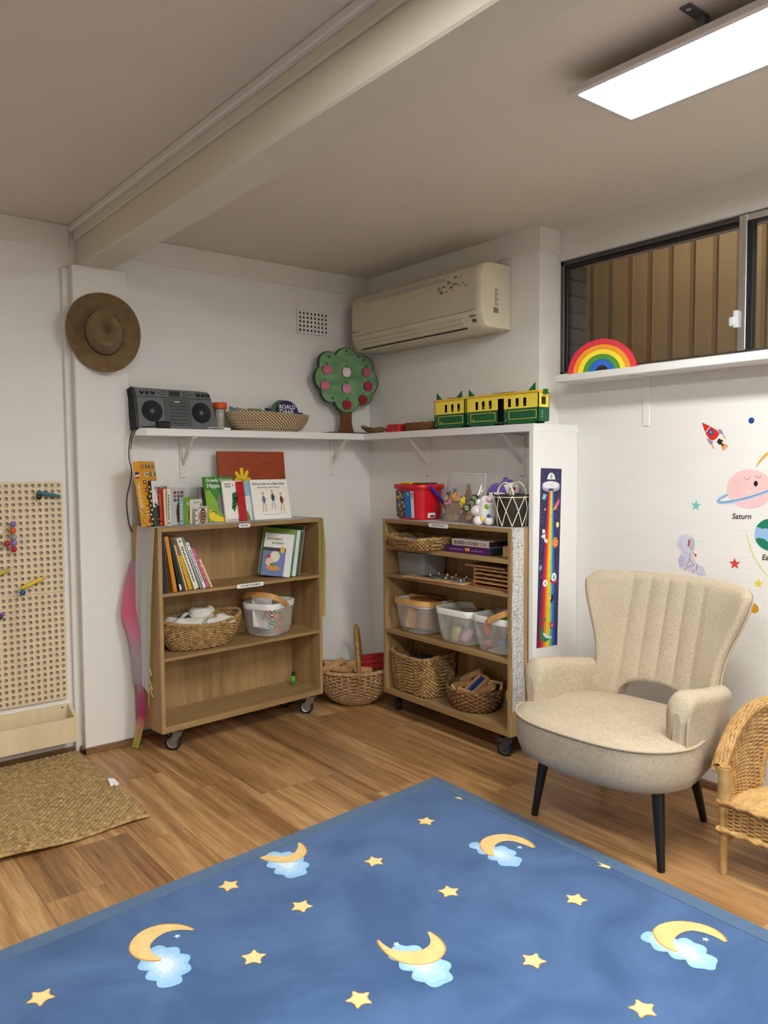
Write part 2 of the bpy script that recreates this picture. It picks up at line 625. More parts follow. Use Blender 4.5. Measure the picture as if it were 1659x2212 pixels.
# skirting
mb = MB()
mb.box(XL, -1.708, -.014, 0, 0, .03, SKIRT, .004)
mb.box(-1.722, -1.708, -.082, -.014, 0, .03, SKIRT, .004)
mb.box(-1.722, -1.447, -.082, -.068, 0, .03, SKIRT, .004)
mb.box(-1.461, 0, -.014, 0, 0, .03, SKIRT, .004)
struct(mb, 'baseboard_back')
mb = MB()
mb.box(-.014, 0, LN, -.014, 0, .03, SKIRT, .004)
mb.box(R-.014, R, YF, -1.402, 0, .03, SKIRT, .004)
struct(mb, 'baseboard_right')

# window
GLASS = see_through('window_glass', (200, 210, 205), .02, .05, gloss=.9)
ALU = M((84, 82, 77), .4, .06, 20, metal=.5, name='dark_aluminium')
wf = bpy.data.objects.new('window_1', None); col.objects.link(wf); wf['kind'] = 'structure'
mb = MB()
mb.box(.150, .195, WY0, WY1, WZ1-.020, WZ1, ALU, .002)
mb.box(.158, .190, WY0, WY1, WZ1-.032, WZ1-.020, BLACK, .002)
mb.box(.150, .195, WY0, WY1, WZ0, WZ0+.012, ALU, .002)
mb.box(.150, .195, WY1-.020, WY1, WZ0, WZ1, ALU, .002)
mb.box(.162, .176, WY1-.032, WY1-.020, WZ0, WZ1, BLACK, .002)
mb.box(.150, .195, WY0, WY0+.02, WZ0, WZ1, ALU, .002)
mb.build('window_frame', wf)
mb = MB()
mb.box(.140, .172, -2.170, -2.150, WZ0+.01, WZ1-.004, SILVER, .002)
mb.box(.136, .150, -2.184, -2.168, WZ0+.01, WZ1-.004, SILVER, .002)
mb.box(.142, .174, -2.206, -2.184, WZ0+.01, WZ1-.02, BLACK, .002)
mb.box(.140, .160, WY0+.01, -2.168, WZ1-.028, WZ1-.004, SILVER, .002)
mb.build('sash', wf)
mb = MB()
mb.box(.118, .142, -2.150, -2.126, 1.842, 1.876, M((205, 208, 212), .35, .03, name='latch_plastic'), .004)
mb.box(.126, .140, -2.158, -2.140, 1.835, 1.90, M((205, 208, 212), .35, .03, name='latch_plastic'), .002)
mb.build('latch', wf)
mb = MB(); mb.box(.176, .180, -2.17, WY1-.02, WZ0+.012, WZ1-.02, GLASS); mb.build('pane', wf)
mb = MB(); mb.box(.152, .156, WY0+.02, -2.19, WZ0+.012, WZ1-.02, GLASS); mb.build('pane', wf)
mb = MB()
mb.box(R-.010, R, WY0-.03, WY1, WZ1, WZ1+.034, TRIMW, .002)
mb.box(R-.010, R, WY0-.03, WY0, WZ0, WZ1, TRIMW, .002)
mb.build('architrave', wf)

# yard beyond the window: ribbed metal fence
FEN = M((146, 120, 80), .5, .05, 5, stretch=(1, 1, .3), name='fence_paint')
mb = MB()
prof = []
y = -4.6
while y < .6:
    for dy, dx in ((0, 0), (.001, .03), (.008, .03), (.009, -.006), (.038, .010), (.122, .002)):
        prof.append((y+dy, 1.0+dx))
    y += .125
mb.loft([[(x, yy, .1) for yy, x in prof], [(x, yy, 3.2) for yy, x in prof]], FEN, smooth=False, closed=False)
mb.loft([[(x+.002, yy, 3.2) for yy, x in prof], [(x+.002, yy, .1) for yy, x in prof]], FEN, smooth=False, closed=False)
fo = mb.build('metal_fence')
tag(fo, 'brown ribbed metal fence standing outside behind the window', 'fence')
mb = MB(); mb.box(.33, 4, -8, 3, -.12, -.02, M((70, 66, 60), .9, .1, 6, name='yard_ground')); struct(mb, 'floor_yard')
mb = MB()
mb.box(.97, 1.06, -4.6, .6, .0, .1, FEN)
l = bpy.data.lights.new('fence_fill', 'AREA'); l.energy = FENCE_FILL; l.size = 1.6; l.size_y = .2; l.shape = 'RECTANGLE'  # unseen fill light, added only to brighten the fence
l.color = (1.0, .86, .66)
lo = bpy.data.objects.new('fence_fill', l); col.objects.link(lo)
lo.location = (.36, -1.9, 2.62); lo.rotation_euler = (0, math.radians(-62), 0)
lo.rotation_euler = Vector((.64, 0, -.35)).to_track_quat('-Z', 'Y').to_euler()

# ceiling light panels
DIFF = emit('panel_diffuser', PANEL_COLOR, PANEL_STRENGTH)
PFR = M((206, 200, 194), .4, .03, name='panel_frame_white')
def light_panel(x, y, label):
    t = thing('ceiling_light', label, 'light', (x, y, 2.337), 0, 'ceiling light panels')
    mb = MB()
    hx, hy = .1475, .5975
    for a in ((-hx, -hx+.022, -hy, hy), (hx-.022, hx, -hy, hy), (-hx+.022, hx-.022, -hy, -hy+.022), (-hx+.022, hx-.022, hy-.022, hy)):
        mb.box(a[0], a[1], a[2], a[3], 0, .018, PFR, .002)
    mb.box(-hx+.01, hx-.01, -hy+.01, hy-.01, .013, .018, PFR)
    mb.build('frame', t)
    mb = MB(); mb.box(-hx+.021, hx-.021, -hy+.021, hy-.021, .004, .012, DIFF); mb.build('diffuser', t)
    for sx in (-1, 1):
        for yy in (.22, -.3):
            mb = MB()
            mb.box(sx*.06-.02, sx*.06+.02, yy-.015, yy+.015, .018, .033, GREYM)
            mb.box(sx*.105-.012, sx*.105+.012, yy-.012, yy+.012, .033, .060, GREYM)
            mb.box(sx*.05-.05+(.0), sx*.05+.05, yy-.012, yy+.012, .018, .036, GREYM)
            mb.box(min(sx*.10, sx*.185), max(sx*.10, sx*.185), yy-.014, yy+.014, .058, .0628, GREYM)
            mb.ngon(sx*.168, yy, .006, .006, PFR, .0576)
            mb.build('bracket', t)
    return t
light_panel(-.884, -2.858, 'white rectangular light panel on the ceiling right of the beam')
light_panel(-2.38, -2.86, 'white rectangular light panel on the ceiling left of the beam')
light_panel(-.884, -4.95, 'white light panel on the ceiling furthest back right of the beam')
light_panel(-2.38, -4.95, 'white light panel on the ceiling furthest back left of the beam')

# long shelf in the corner with its end panel and brackets
ZS, TS, D = 1.496, .034, .170
t = thing('corner_shelf', 'white L-shaped corner shelf with brackets and tall end panel', 'shelf', (0, 0, 0))
mb = MB()
mb.prism([(-1.462, -.012), (-1.462, -.135), (-1.425, -D), (-D, -D), (-.0005, -.0005), (-1.462, -.0005)], ZS-TS, ZS, LAMIN)
mb.build('shelf_board', t)
mb = MB()
mb.prism([(-D, -D), (-D, -1.402), (R-.001, -1.402), (R-.001, LN-.001), (-.0005, LN-.001), (-.0005, -.0005)], ZS-TS, ZS-.0003, LAMIN)
mb.build('shelf_board', t)
mb = MB(); mb.box(-D, R-.001, -1.402, -1.376, 0.001, ZS-TS, LAMIN, .0015); mb.build('end_panel', t)
def shelf_bracket(M0, hh=.20, arm=.15):
    mb = MB(M0)
    mb.box(-.016, .016, 0, .008, -hh, 0, TRIMW, .002)
    mb.box(-.016, .016, .008, arm, -.010, 0, TRIMW, .002)
    mb.add([(-.005, .006, -hh*.72), (.005, .006, -hh*.72), (.005, arm*.9, -.01), (-.005, arm*.9, -.01),
            (-.005, .006, -hh*.62), (.005, .006, -hh*.62), (.005, arm*.78, -.01), (-.005, arm*.78, -.01)],
           [(0, 1, 2, 3), (4, 7, 6, 5), (0, 3, 7, 4), (1, 5, 6, 2)], TRIMW)
    return mb
for x in (-1.178, -.272):
    shelf_bracket(frame((x, -.0005, ZS-TS), (-1, 0, 0), (0, -1, 0))).build('bracket', t)
for y in (-.52, -1.19):
    shelf_bracket(frame((-.0005, y, ZS-TS), (0, 1, 0), (-1, 0, 0))).build('bracket', t)
t = thing('window_ledge', 'white narrow shelf running under the high window', 'shelf', (0, 0, 0))
mb = MB(); mb.box(-.020, R-.0005, -3.3, -1.392, 1.682, 1.712, LAMIN, .002); mb.build('shelf_board', t)
mb = MB(); mb.box(R-.005, R-.0005, -1.778, -1.745, 1.475, 1.682, WHITE, .002); mb.box(.03, R-.005, -1.778, -1.745, 1.678, 1.682, WHITE, .002)
mb.build('bracket', t)

# ================================================================ BIG THINGS
OAKV = wood('oak_vertical', (142, 112, 72), (180, 148, 102), (1, 1, .10), 14)
OAKH = wood('oak_horizontal', (140, 110, 70), (176, 144, 98), (.10, 1, 1), 14)
RUBBER = M((24, 24, 25), .6, .1, 30, name='tyre_rubber')
ZINC = M((150, 152, 154), .32, .06, 40, metal=.8, name='zinc_plate')
PALEW = M((238, 238, 236), .4, .01, 20, name='label_white')
INK = M((30, 29, 34), .5, .05, 60, name='ink_black')
AF = (-1.453, -.339, .083)
BF = (-.258, -.446, -1.591)
def AW(u, v, z):
    c, s = math.cos(AF[2]), math.sin(AF[2])
    return (AF[0]+c*u-s*v, AF[1]+s*u+c*v, z)
def BW(u, v, z):
    c, s = math.cos(BF[2]), math.sin(BF[2])
    return (BF[0]+c*u-s*v, BF[1]+s*u+c*v, z)
def caster(parent, x, y, top, rot, body, brake=False):
    r = .0365
    Mx = T(x, y, 0) @ RZ(rot)
    mb = MB(Mx)
    mb.box(-.03, .03, -.03, .03, top-.004, top, body, .001)
    mb.lathe([(.012, top-.016), (.014, top-.004)], body, 12, cap0=True)
    for s in (-1, 1):
        k = s*.0155
        pts = [(-.022, top-.016), (.020, top-.016), (.036, r+.012), (.040, r-.008), (.020, r-.010), (-.010, r+.030)]
        vs = [(k-.0018, p[0], p[1]) for p in pts] + [(k+.0018, p[0], p[1]) for p in pts]
        n = len(pts)
        mb.add(vs, [tuple(range(n)), tuple(reversed(range(n, 2*n)))] + [(i, n+i, n+(i+1) % n, (i+1) % n) for i in range(n)], body)
    mb.box(-.0175, .0175, -.024, .022, top-.018, top-.014, body, .001)
    if brake:
        mb.box(-.020, .020, .026, .058, top-.040, top-.022, DKGREY, .004)
    c = mb.build('caster', parent)
    mb = MB(Mx @ T(0, .026, r) @ RY(PI/2))
    mb.lathe([(r*.72, -.011), (r*.96, -.011), (r, -.006), (r, .006), (r*.96, .011), (r*.72, .011)], RUBBER, 28)
    mb.lathe([(0, -.0135), (r*.18, -.0135), (r*.2, -.009), (r*.55, -.008), (r*.72, -.0115)], body, 28)
    mb.lathe([(r*.72, .0115), (r*.55, .008), (r*.2, .009), (r*.18, .0135), (0, .0135)], body, 28)
    mb.build('wheel', c)
def label_plate(parent, t, u0, u1, z0, z1, size, y=-.0015):
    mb = MB(frame(((u0+u1)/2, y, (z0+z1)/2), (1, 0, 0), (0, 0, 1)))
    mb.prism(rrect(u1-u0, z1-z0, .006, 3), -.0012, .0008, PALEW)
    mb.text(t, 0, 0, size, INK, .0012, sx=.92)
    mb.build('shelf_label', parent)
def bookcase(F, label, W, dep, zb, zt, shelves, casters, body):
    t = thing('rolling_bookcase', label, 'bookcase', (F[0], F[1], 0), F[2], 'rolling oak bookcases')
    th = .019
    for x0 in (0, W-th):
        mb = MB(); mb.box(x0, x0+th, 0, dep, zb, zt, OAKV, .0008); mb.build('side_panel', t)
    mb = MB(); mb.box(th, W-th, .0, dep, zt-th, zt, OAKH, .0008); mb.build('top_panel', t)
    mb = MB(); mb.box(th, W-th, .0, dep, zb, zb+.029, OAKH, .0008); mb.build('bottom_panel', t)
    mb = MB(); mb.box(th, W-th, dep-.012, dep-.002, zb+.029, zt-th, OAKV); mb.build('back_panel', t)
    for z, tt in shelves:
        mb = MB(); mb.box(th, W-th, .001, dep-.012, z-tt, z, OAKH, .0008); mb.build('shelf', t)
    for c in casters:
        caster(t, c[0], c[1], zb, c[2], body, c[3])
    return t
bcA = bookcase(AF, 'oak bookcase on wheels labelled BOOKS against the back wall', .931, .262, .107, 1.043,
               [(.744, .014), (.450, .015)], [(.105, .045, .75, False), (.885, .045, .75, False), (.17, .20, .3, False), (.86, .215, .3, False)], ZINC)
label_plate(bcA, 'BOOKS', .423, .487, 1.0205, 1.0395, .0135)
label_plate(bcA, 'ALPHABETS & NUMBERS', .406, .560, .7265, .7465, .0118)
bcB = bookcase(BF, 'oak bookcase on wheels labelled PUZZLE STATION beside the white end panel', .922, .240, .107, 1.036,
               [(.897, .019), (.748, .016), (.452, .019)], [(.88, .045, 1.9, True), (.045, .07, 1.2, False), (.86, .2, 1.9, True), (.06, .2, .8, False)], DKGREY)
label_plate(bcB, 'PUZZLE STATION', .374, .515, 1.0135, 1.0335, .0122)

# ---- blue rug with printed moons, clouds and stars
MOONS = [([(-1.92, -1.689), (-1.936, -1.642), (-1.966, -1.608), (-2.003, -1.59), (-2.045, -1.592), (-2.082, -1.617), (-2.105, -1.652), (-2.108, -1.689), (-2.096, -1.722), (-2.074, -1.748), (-2.05, -1.759), (-2.061, -1.727), (-2.06, -1.689), (-2.043, -1.663), (-2.013, -1.646), (-1.978, -1.643), (-1.944, -1.661)], [(-2.065, -1.692), (-2.052, -1.685), (-2.033, -1.694), (-2.014, -1.72), (-2.019, -1.745), (-1.997, -1.763), (-1.999, -1.803), (-2.018, -1.831), (-2.039, -1.843), (-2.048, -1.871), (-2.073, -1.876), (-2.095, -1.856), (-2.099, -1.83), (-2.09, -1.802), (-2.099, -1.777), (-2.096, -1.755), (-2.102, -1.731), (-2.096, -1.722), (-2.07, -1.713)]), ([(-1.416, -2.097), (-1.414, -2.14), (-1.424, -2.179), (-1.442, -2.203), (-1.479, -2.219), (-1.517, -2.213), (-1.549, -2.194), (-1.572, -2.156), (-1.577, -2.114), (-1.569, -2.069), (-1.555, -2.037), (-1.559, -2.071), (-1.553, -2.103), (-1.525, -2.138), (-1.492, -2.157), (-1.457, -2.155), (-1.435, -2.137)], [(-1.561, -2.107), (-1.54, -2.097), (-1.52, -2.105), (-1.505, -2.124), (-1.499, -2.146), (-1.493, -2.167), (-1.474, -2.211), (-1.484, -2.24), (-1.49, -2.26), (-1.506, -2.282), (-1.53, -2.298), (-1.555, -2.291), (-1.57, -2.272), (-1.575, -2.243), (-1.563, -2.207), (-1.571, -2.17)]), ([(-0.817, -1.983), (-0.792, -1.94), (-0.791, -1.886), (-0.813, -1.841), (-0.847, -1.818), (-0.897, -1.81), (-0.941, -1.829), (-0.966, -1.861), (-0.976, -1.898), (-0.97, -1.929), (-0.947, -1.898), (-0.912, -1.874), (-0.876, -1.867), (-0.84, -1.883), (-0.823, -1.926)], [(-0.965, -1.809), (-0.952, -1.805), (-0.94, -1.813), (-0.941, -1.836), (-0.922, -1.868), (-0.918, -1.88), (-0.888, -1.9), (-0.89, -1.934), (-0.911, -1.958), (-0.916, -1.993), (-0.937, -2.015), (-0.961, -2.018), (-0.977, -1.992), (-0.98, -1.955), (-0.974, -1.933), (-0.969, -1.869), (-0.979, -1.84)]), ([(-0.823, -2.662), (-0.797, -2.635), (-0.786, -2.595), (-0.798, -2.553), (-0.831, -2.515), (-0.877, -2.493), (-0.922, -2.492), (-0.947, -2.507), (-0.969, -2.536), (-0.977, -2.569), (-0.966, -2.6), (-0.958, -2.578), (-0.933, -2.559), (-0.891, -2.552), (-0.849, -2.561), (-0.827, -2.591), (-0.819, -2.627)], [(-0.971, -2.487), (-0.947, -2.486), (-0.939, -2.502), (-0.936, -2.53), (-0.923, -2.557), (-0.891, -2.58), (-0.893, -2.611), (-0.91, -2.631), (-0.914, -2.659), (-0.933, -2.687), (-0.961, -2.695), (-0.979, -2.677), (-0.979, -2.638), (-0.975, -2.606), (-0.989, -2.563), (-0.986, -2.526), (-0.985, -2.504)]), ([(-1.414, -1.42), (-1.414, -1.463), (-1.434, -1.51), (-1.478, -1.534), (-1.525, -1.525), (-1.563, -1.484), (-1.584, -1.437), (-1.565, -1.435), (-1.545, -1.439), (-1.516, -1.479), (-1.475, -1.487), (-1.435, -1.457)], [(-1.56, -1.433), (-1.523, -1.432), (-1.491, -1.469), (-1.473, -1.498), (-1.474, -1.543), (-1.497, -1.596), (-1.524, -1.621), (-1.549, -1.619), (-1.568, -1.594), (-1.583, -1.563), (-1.57, -1.527), (-1.57, -1.489), (-1.563, -1.455)])]
STARS = [(-1.739, -1.531), (-1.627, -1.772), (-1.858, -1.899), (-2.344, -1.708), (-1.738, -2.208), (-1.295, -1.698), (-0.968, -1.585), (-1.232, -1.989), (-0.967, -2.262), (-1.292, -2.376), (-1.231, -2.664)]
BITS = [[(-0.746, -1.501), (-0.727, -1.511), (-0.732, -1.538), (-0.742, -1.521)], [(-0.732, -2.163), (-0.729, -2.185), (-0.725, -2.211), (-0.739, -2.219), (-0.745, -2.197), (-0.751, -2.181), (-0.736, -2.186)]]
DOTS = [(-1.976, -1.68), (-1.526, -2.093), (-0.853, -1.937), (-0.855, -2.612)]
def rug_mat():
    m, t, b = nt('velvet_blue')
    tc = node(t, 'ShaderNodeTexCoord')
    n1 = node(t, 'ShaderNodeTexNoise'); n1.inputs['Scale'].default_value = 2.6; n1.inputs['Detail'].default_value = 6; n1.inputs['Distortion'].default_value = 1.6
    n2 = node(t, 'ShaderNodeTexNoise'); n2.inputs['Scale'].default_value = 420
    t.links.new(tc.outputs['Object'], n1.inputs['Vector']); t.links.new(tc.outputs['Object'], n2.inputs['Vector'])
    s = math_(t, 'ADD', math_(t, 'MULTIPLY', n1.outputs['Fac'], .85), math_(t, 'MULTIPLY', n2.outputs['Fac'], .15))
    cr = node(t, 'ShaderNodeValToRGB')
    cr.color_ramp.elements[0].position = .36; cr.color_ramp.elements[1].position = .64
    cr.color_ramp.elements[0].color = [*lin((54, 86, 131)), 1]
    cr.color_ramp.elements[1].color = [*lin((74, 107, 152)), 1]
    t.links.new(s, cr.inputs['Fac']); t.links.new(cr.outputs['Color'], b.inputs['Base Color'])
    b.inputs['Roughness'].default_value = .85; b.inputs['Sheen Weight'].default_value = .25; b.inputs['Specular IOR Level'].default_value = .2
    bp = node(t, 'ShaderNodeBump'); bp.inputs['Strength'].default_value = .25; bp.inputs['Distance'].default_value = .002
    t.links.new(n1.outputs['Fac'], bp.inputs['Height']); t.links.new(bp.outputs['Normal'], b.inputs['Normal'])
    return m
RUGB = rug_mat()
RUGE = M((74, 103, 136), .85, .10, 40, sheen=.2, name='rug_border_blue')
GOLD = M((232, 200, 134), .8, .07, 25, name='print_gold')
GOLDD = M((206, 152, 78), .8, .08, 30, name='print_dark_gold')
CREAM = M((240, 212, 148), .8, .04, 30, name='print_cream')
SKYB = M((150, 196, 234), .8, .08, 9, name='print_sky_blue')
SKYN = M((186, 216, 240), .8, .08, 12, name='print_light_sky')
SKYM = M((166, 206, 238), .8, .08, 12, name='print_mid_sky')
SKYW = M((212, 230, 243), .8, .04, 12, name='print_cloud_white')
def shrink(pts, k):
    cx = sum(p[0] for p in pts)/len(pts); cy = sum(p[1] for p in pts)/len(pts)
    return [(cx+(p[0]-cx)*k, cy+(p[1]-cy)*k) for p in pts]
def smooth_poly(pts, it=2):
    for _ in range(it):
        q = []
        n = len(pts)
        for i in range(n):
            a, b = pts[i], pts[(i+1) % n]
            q += [(a[0]*.75+b[0]*.25, a[1]*.75+b[1]*.25), (a[0]*.25+b[0]*.75, a[1]*.25+b[1]*.75)]
        pts = q
    return pts
def scallop(pts):
    pts = smooth_poly(pts, 1)
    n = len(pts)
    seg = [math.dist(pts[i], pts[(i+1) % n]) for i in range(n)]
    tot = sum(seg)
    N = max(8, round(tot/.052))
    out = []
    area = sum(pts[i][0]*pts[(i+1) % n][1]-pts[(i+1) % n][0]*pts[i][1] for i in range(n))
    sg = 1 if area > 0 else -1
    def at(d):
        d %= tot
        for i in range(n):
            if d <= seg[i]:
                f = d/(seg[i] or 1)
                a, b = pts[i], pts[(i+1) % n]
                return (a[0]+(b[0]-a[0])*f, a[1]+(b[1]-a[1])*f)
            d -= seg[i]
        return pts[0]
    for k in range(N):
        a, b = at(tot*k/N), at(tot*(k+1)/N)
        dx, dy = b[0]-a[0], b[1]-a[1]
        for q in range(6):
            f = q/6
            h = .34*math.sin(PI*f)
            out.append((a[0]+dx*f+sg*dy*h, a[1]+dy*f-sg*dx*h))
    return out
e1 = Vector((-.9967, -.0807, 0)); e2 = Vector((-.0143, -.9999, 0)); P0 = Vector((-.660, -1.299, 0))
mb = MB()
LR, WR, BW_ = 2.55, 2.7, .058
def rq(a, b): return P0 + e1*a + e2*b
def rquad(a0, a1, b0, b1, z0, z1, mat):
    P = [rq(a0, b0), rq(a1, b0), rq(a1, b1), rq(a0, b1)]
    mb.prism([(p.x, p.y) for p in P], z0, z1, mat)
rquad(BW_, LR-BW_, BW_, WR-BW_, .001, .008, RUGB)
rquad(0, LR, 0, BW_, .001, .0095, RUGE)
rquad(0, LR, WR-BW_, WR, .001, .0095, RUGE)
rquad(0, BW_, BW_, WR-BW_, .001, .0095, RUGE)
rquad(LR-BW_, LR, BW_, WR-BW_, .001, .0095, RUGE)
for cr_, cl_ in MOONS:
    cr_ = smooth_poly(cr_, 1)
    cl_ = scallop(cl_)
    mb.poly(cl_, SKYB, .0086)
    mb.poly(shrink(cl_, .80), SKYM, .0088)
    mb.poly(shrink(smooth_poly(cl_, 1), .58), SKYN, .0089)
    mb.poly(shrink(smooth_poly(cl_, 1), .36), SKYW, .0090)
    mb.poly(cr_, GOLDD, .0092)
    mb.poly([(p[0]*.97+q[0]*.03, p[1]*.97+q[1]*.03) for p, q in zip(cr_, cr_[len(cr_)//2:]+cr_[:len(cr_)//2])], GOLD, .0095)
for i, (x, y) in enumerate(STARS):
    a = .25 + .5*math.sin(i*2.4)
    mb.poly(smooth_poly([(x+(.040 if k % 2 == 0 else .019)*math.cos(a+PI*k/5), y+(.040 if k % 2 == 0 else .019)*math.sin(a+PI*k/5)) for k in range(10)], 1), GOLDD, .0090)
    mb.poly(smooth_poly([(x+(.036 if k % 2 == 0 else .0165)*math.cos(a+PI*k/5), y+(.036 if k % 2 == 0 else .0165)*math.sin(a+PI*k/5)) for k in range(10)], 1), CREAM, .0094)
for b_ in BITS:
    mb.poly(b_, CREAM, .0099)
for x, y in DOTS:
    mb.star(x, y, .011, SKYW, .0092)
ro = mb.build('rug')
tag(ro, 'large blue velvet rug printed with moons, clouds and stars on the floor', 'rug')

# ---- jute mat
def jute(name, dark, light, sc_=60):
    return M(light, .9, .1, sc_, bump=.5, bscale=500, rgb2=dark, name=name)
JUTE = jute('jute_fibre', (140, 110, 66), (196, 166, 114), 45)
mb = MB()
x0, x1, y0, y1 = -2.55, -1.742, -.905, -.035
def mz(x, y):
    f = max(0, 1-(y-y0)/.30)
    return .012 + .016*f*f*(.5+.5*math.sin((x+.1)*11.0))*min(1, (x1-x)/.15)
def mp_(u, v):
    x = x0+(x1-x0)*u + .006*math.sin(v*9)
    y = y0+(y1-y0)*v + .014*math.sin(u*7+1)*(1-v) - .03*u*(1-v)*0
    return (x, y, mz(x, y)), (0, 0, 1)
mb.strands(mp_, 66, 62, .0026, .0074, JUTE, closed=False, sub=3, n=6, vary=.28, v0=.01, v1=.99)
mb.grid(lambda u, v: (lambda p: (p[0], p[1], p[2]-.008))(mp_(u, v)[0]), 60, 30, JUTE)
edge = [(mp_(i/60, 0)[0]) for i in range(61)] + [mp_(1, i/40)[0] for i in range(1, 41)] + [mp_(1-i/60, 1)[0] for i in range(1, 61)] + [mp_(0, 1-i/40)[0] for i in range(1, 40)]
mb.tube([(p[0], p[1], p[2]-.003) for p in edge], .0068, JUTE, 6, closed=True)
mo = mb.build('jute_mat')
tag(mo, 'woven jute mat with a wavy edge on the floor below the pegboard', 'mat')
mb = MB(frame((-1.742, -.545, .010), (.75, .66, 0), (-.45, .5, .74))); mb.prism([(-.03, 0), (.03, 0), (.026, .03), (-.004, .046)], -.0006, .0006, PALEW); mb.build('care_tag', mo)

# ================================================================ ARMCHAIR
def fabric(name, c1, c2):
    m, t, b = nt(name)
    tc = node(t, 'ShaderNodeTexCoord')
    outs = []
    for st, scl in (((1.4, 14, 14), 42), ((14, 1.4, 14), 42), ((14, 14, 1.4), 42), ((1, 1, 1), 6)):
        mp = node(t, 'ShaderNodeMapping'); mp.inputs['Scale'].default_value = st
        n = node(t, 'ShaderNodeTexNoise'); n.inputs['Scale'].default_value = scl; n.inputs['Detail'].default_value = 2
        t.links.new(tc.outputs['Object'], mp.inputs[0]); t.links.new(mp.outputs[0], n.inputs['Vector'])
        outs.append(n.outputs['Fac'])
    s = math_(t, 'ADD', math_(t, 'MULTIPLY', outs[0], .30), math_(t, 'MULTIPLY', outs[1], .30))
    s = math_(t, 'ADD', s, math_(t, 'MULTIPLY', outs[2], .30))
    s = math_(t, 'ADD', s, math_(t, 'MULTIPLY', outs[3], .10))
    cr = node(t, 'ShaderNodeValToRGB')
    cr.color_ramp.elements[0].position = .42; cr.color_ramp.elements[1].position = .58
    cr.color_ramp.elements[0].color = [*lin(c1), 1]; cr.color_ramp.elements[1].color = [*lin(c2), 1]
    t.links.new(s, cr.inputs['Fac']); t.links.new(cr.outputs['Color'], b.inputs['Base Color'])
    b.inputs['Roughness'].default_value = .9; b.inputs['Specular IOR Level'].default_value = .2
    bp = node(t, 'ShaderNodeBump'); bp.inputs['Strength'].default_value = .35; bp.inputs['Distance'].default_value = .0015
    t.links.new(s, bp.inputs['Height']); t.links.new(bp.outputs['Normal'], b.inputs['Normal'])
    return m
LINEN = fabric('linen_beige', (162, 147, 124), (196, 183, 160))
LINEN2 = fabric('linen_piping', (170, 154, 130), (192, 178, 154))
# local axes: x = towards the window end, y = forward (to the rug), z = up  (proper rotation about z)
ch = thing('armchair', 'beige linen wing armchair with black legs facing the blue rug', 'armchair', (-.385, -2.028, 0), 0)
ang = math.atan2(-.0262, -.9997) - PI/2      # +y local -> forward
ch.rotation_euler = (0, 0, ang)
# with this rotation local x points to -(image right); mirror by using lx = -x
def CL(lx, ly, z): return (-lx, ly, z)
def seat_ring(z, off, hw=.345, fr=.350, bk=-.195, n=64):
    pts = []
    for i in range(n):
        a = 2*PI*i/n
        c, s = math.cos(a), math.sin(a)
        p = 3.2
        ex = abs(c)**(2/p)*(1 if c >= 0 else -1)
        if s >= 0:
            q = 2.7
            ex = abs(c)**(2/q)*(1 if c >= 0 else -1)
            ey = abs(s)**(2/q)
            y = .06 + (fr-.06+off)*ey
        else:
            ey = abs(s)**(2/p)
            y = .06 - (.06-bk+off)*ey
        pts.append(CL((hw+off)*ex*(1-.09*max(0, min(1, (.14-y)/.16))), y, z))
    return pts
mb = MB()
prof = [(.236, -.085), (.243, -.045), (.262, -.014), (.30, 0), (.36, .004), (.398, .002)]
mb.loft([seat_ring(z, o) for z, o in prof], LINEN, cap0=True)
top = [(.398, .002), (.406, -.006), (.414, -.03), (.420, -.08), (.424, -.13), (.426, -.175)]
rings = [seat_ring(z, o) for z, o in top]
mb.loft(rings, LINEN, cap1=True)
seat = mb.build('seat', ch)
mb = MB(); mb.tube(seat_ring(.400, .004), .0052, LINEN2, 8, closed=True); mb.build('piping', seat)
# back shell with wings, channels and an arched opening
def hw(z):
    if z < .52:
        return .256 + .036*max(0, min(1, (.52-z)/.14))**1.5
    f = min(1, (z-.52)/.345)
    return .256 + .090*(f*f*(3-2*f))**1.1
ZB, ZT = .30, .884
def zbot(x):
    ax = abs(x)
    if ax < .152:
        return .398 + .080*(max(0, 1-(ax/.152)**2.6))**.5
    return .398 - .10*min(1, (ax-.152)/.04)
def back_mid(s, tt):
    # s -1..1 across, tt 0..1 up
    z_est = ZB + (ZT-ZB)*tt
    for _ in range(3):
        x = s*hw(z_est)
        lo = zbot(x)
        ztop = ZT - .012*abs(s)**3 - (.030*max(0, (abs(s)-.86)/.14)**2)
        z_est = lo + (ztop-lo)*tt
    x = s*hw(z_est)
    y = -.205 - .125*max(0, (z_est-.42))/.46 + (.039+.040*max(0, min(1, (z_est-.5)/.3)))*abs(s)**2.6
    return x, y, z_est
def back_pt(side):
    def fn(u, v):
        s = 2*u-1
        x, y, z = back_mid(s, v)
        e = min((1-abs(s))*.34, (1-v)*.5, v*.6+.012)
        h = math.sqrt(max(0, 1-(1-min(1, e/.032))**2))
        d = side*.036*h
        if side > 0:
            k = (x+.190*.0)/.0735
            if abs(x) < .150:
                g = abs(math.sin(PI*(x/.0735)))
                d += (.008*g**.55 - .006)*min(1, (1-v)*14)*min(1, v*8)
            elif abs(x) < .172:
                d -= .004*(1-(abs(x)-.15)/.022)
        return CL(x, y+d, z)
    return fn
mb = MB()
NU, NV = 124, 46
mb.grid(lambda u, v: back_pt(1)(1-u, v), NU, NV, LINEN)
mb.grid(back_pt(-1), NU, NV, LINEN)
F, K = back_pt(1), back_pt(-1)
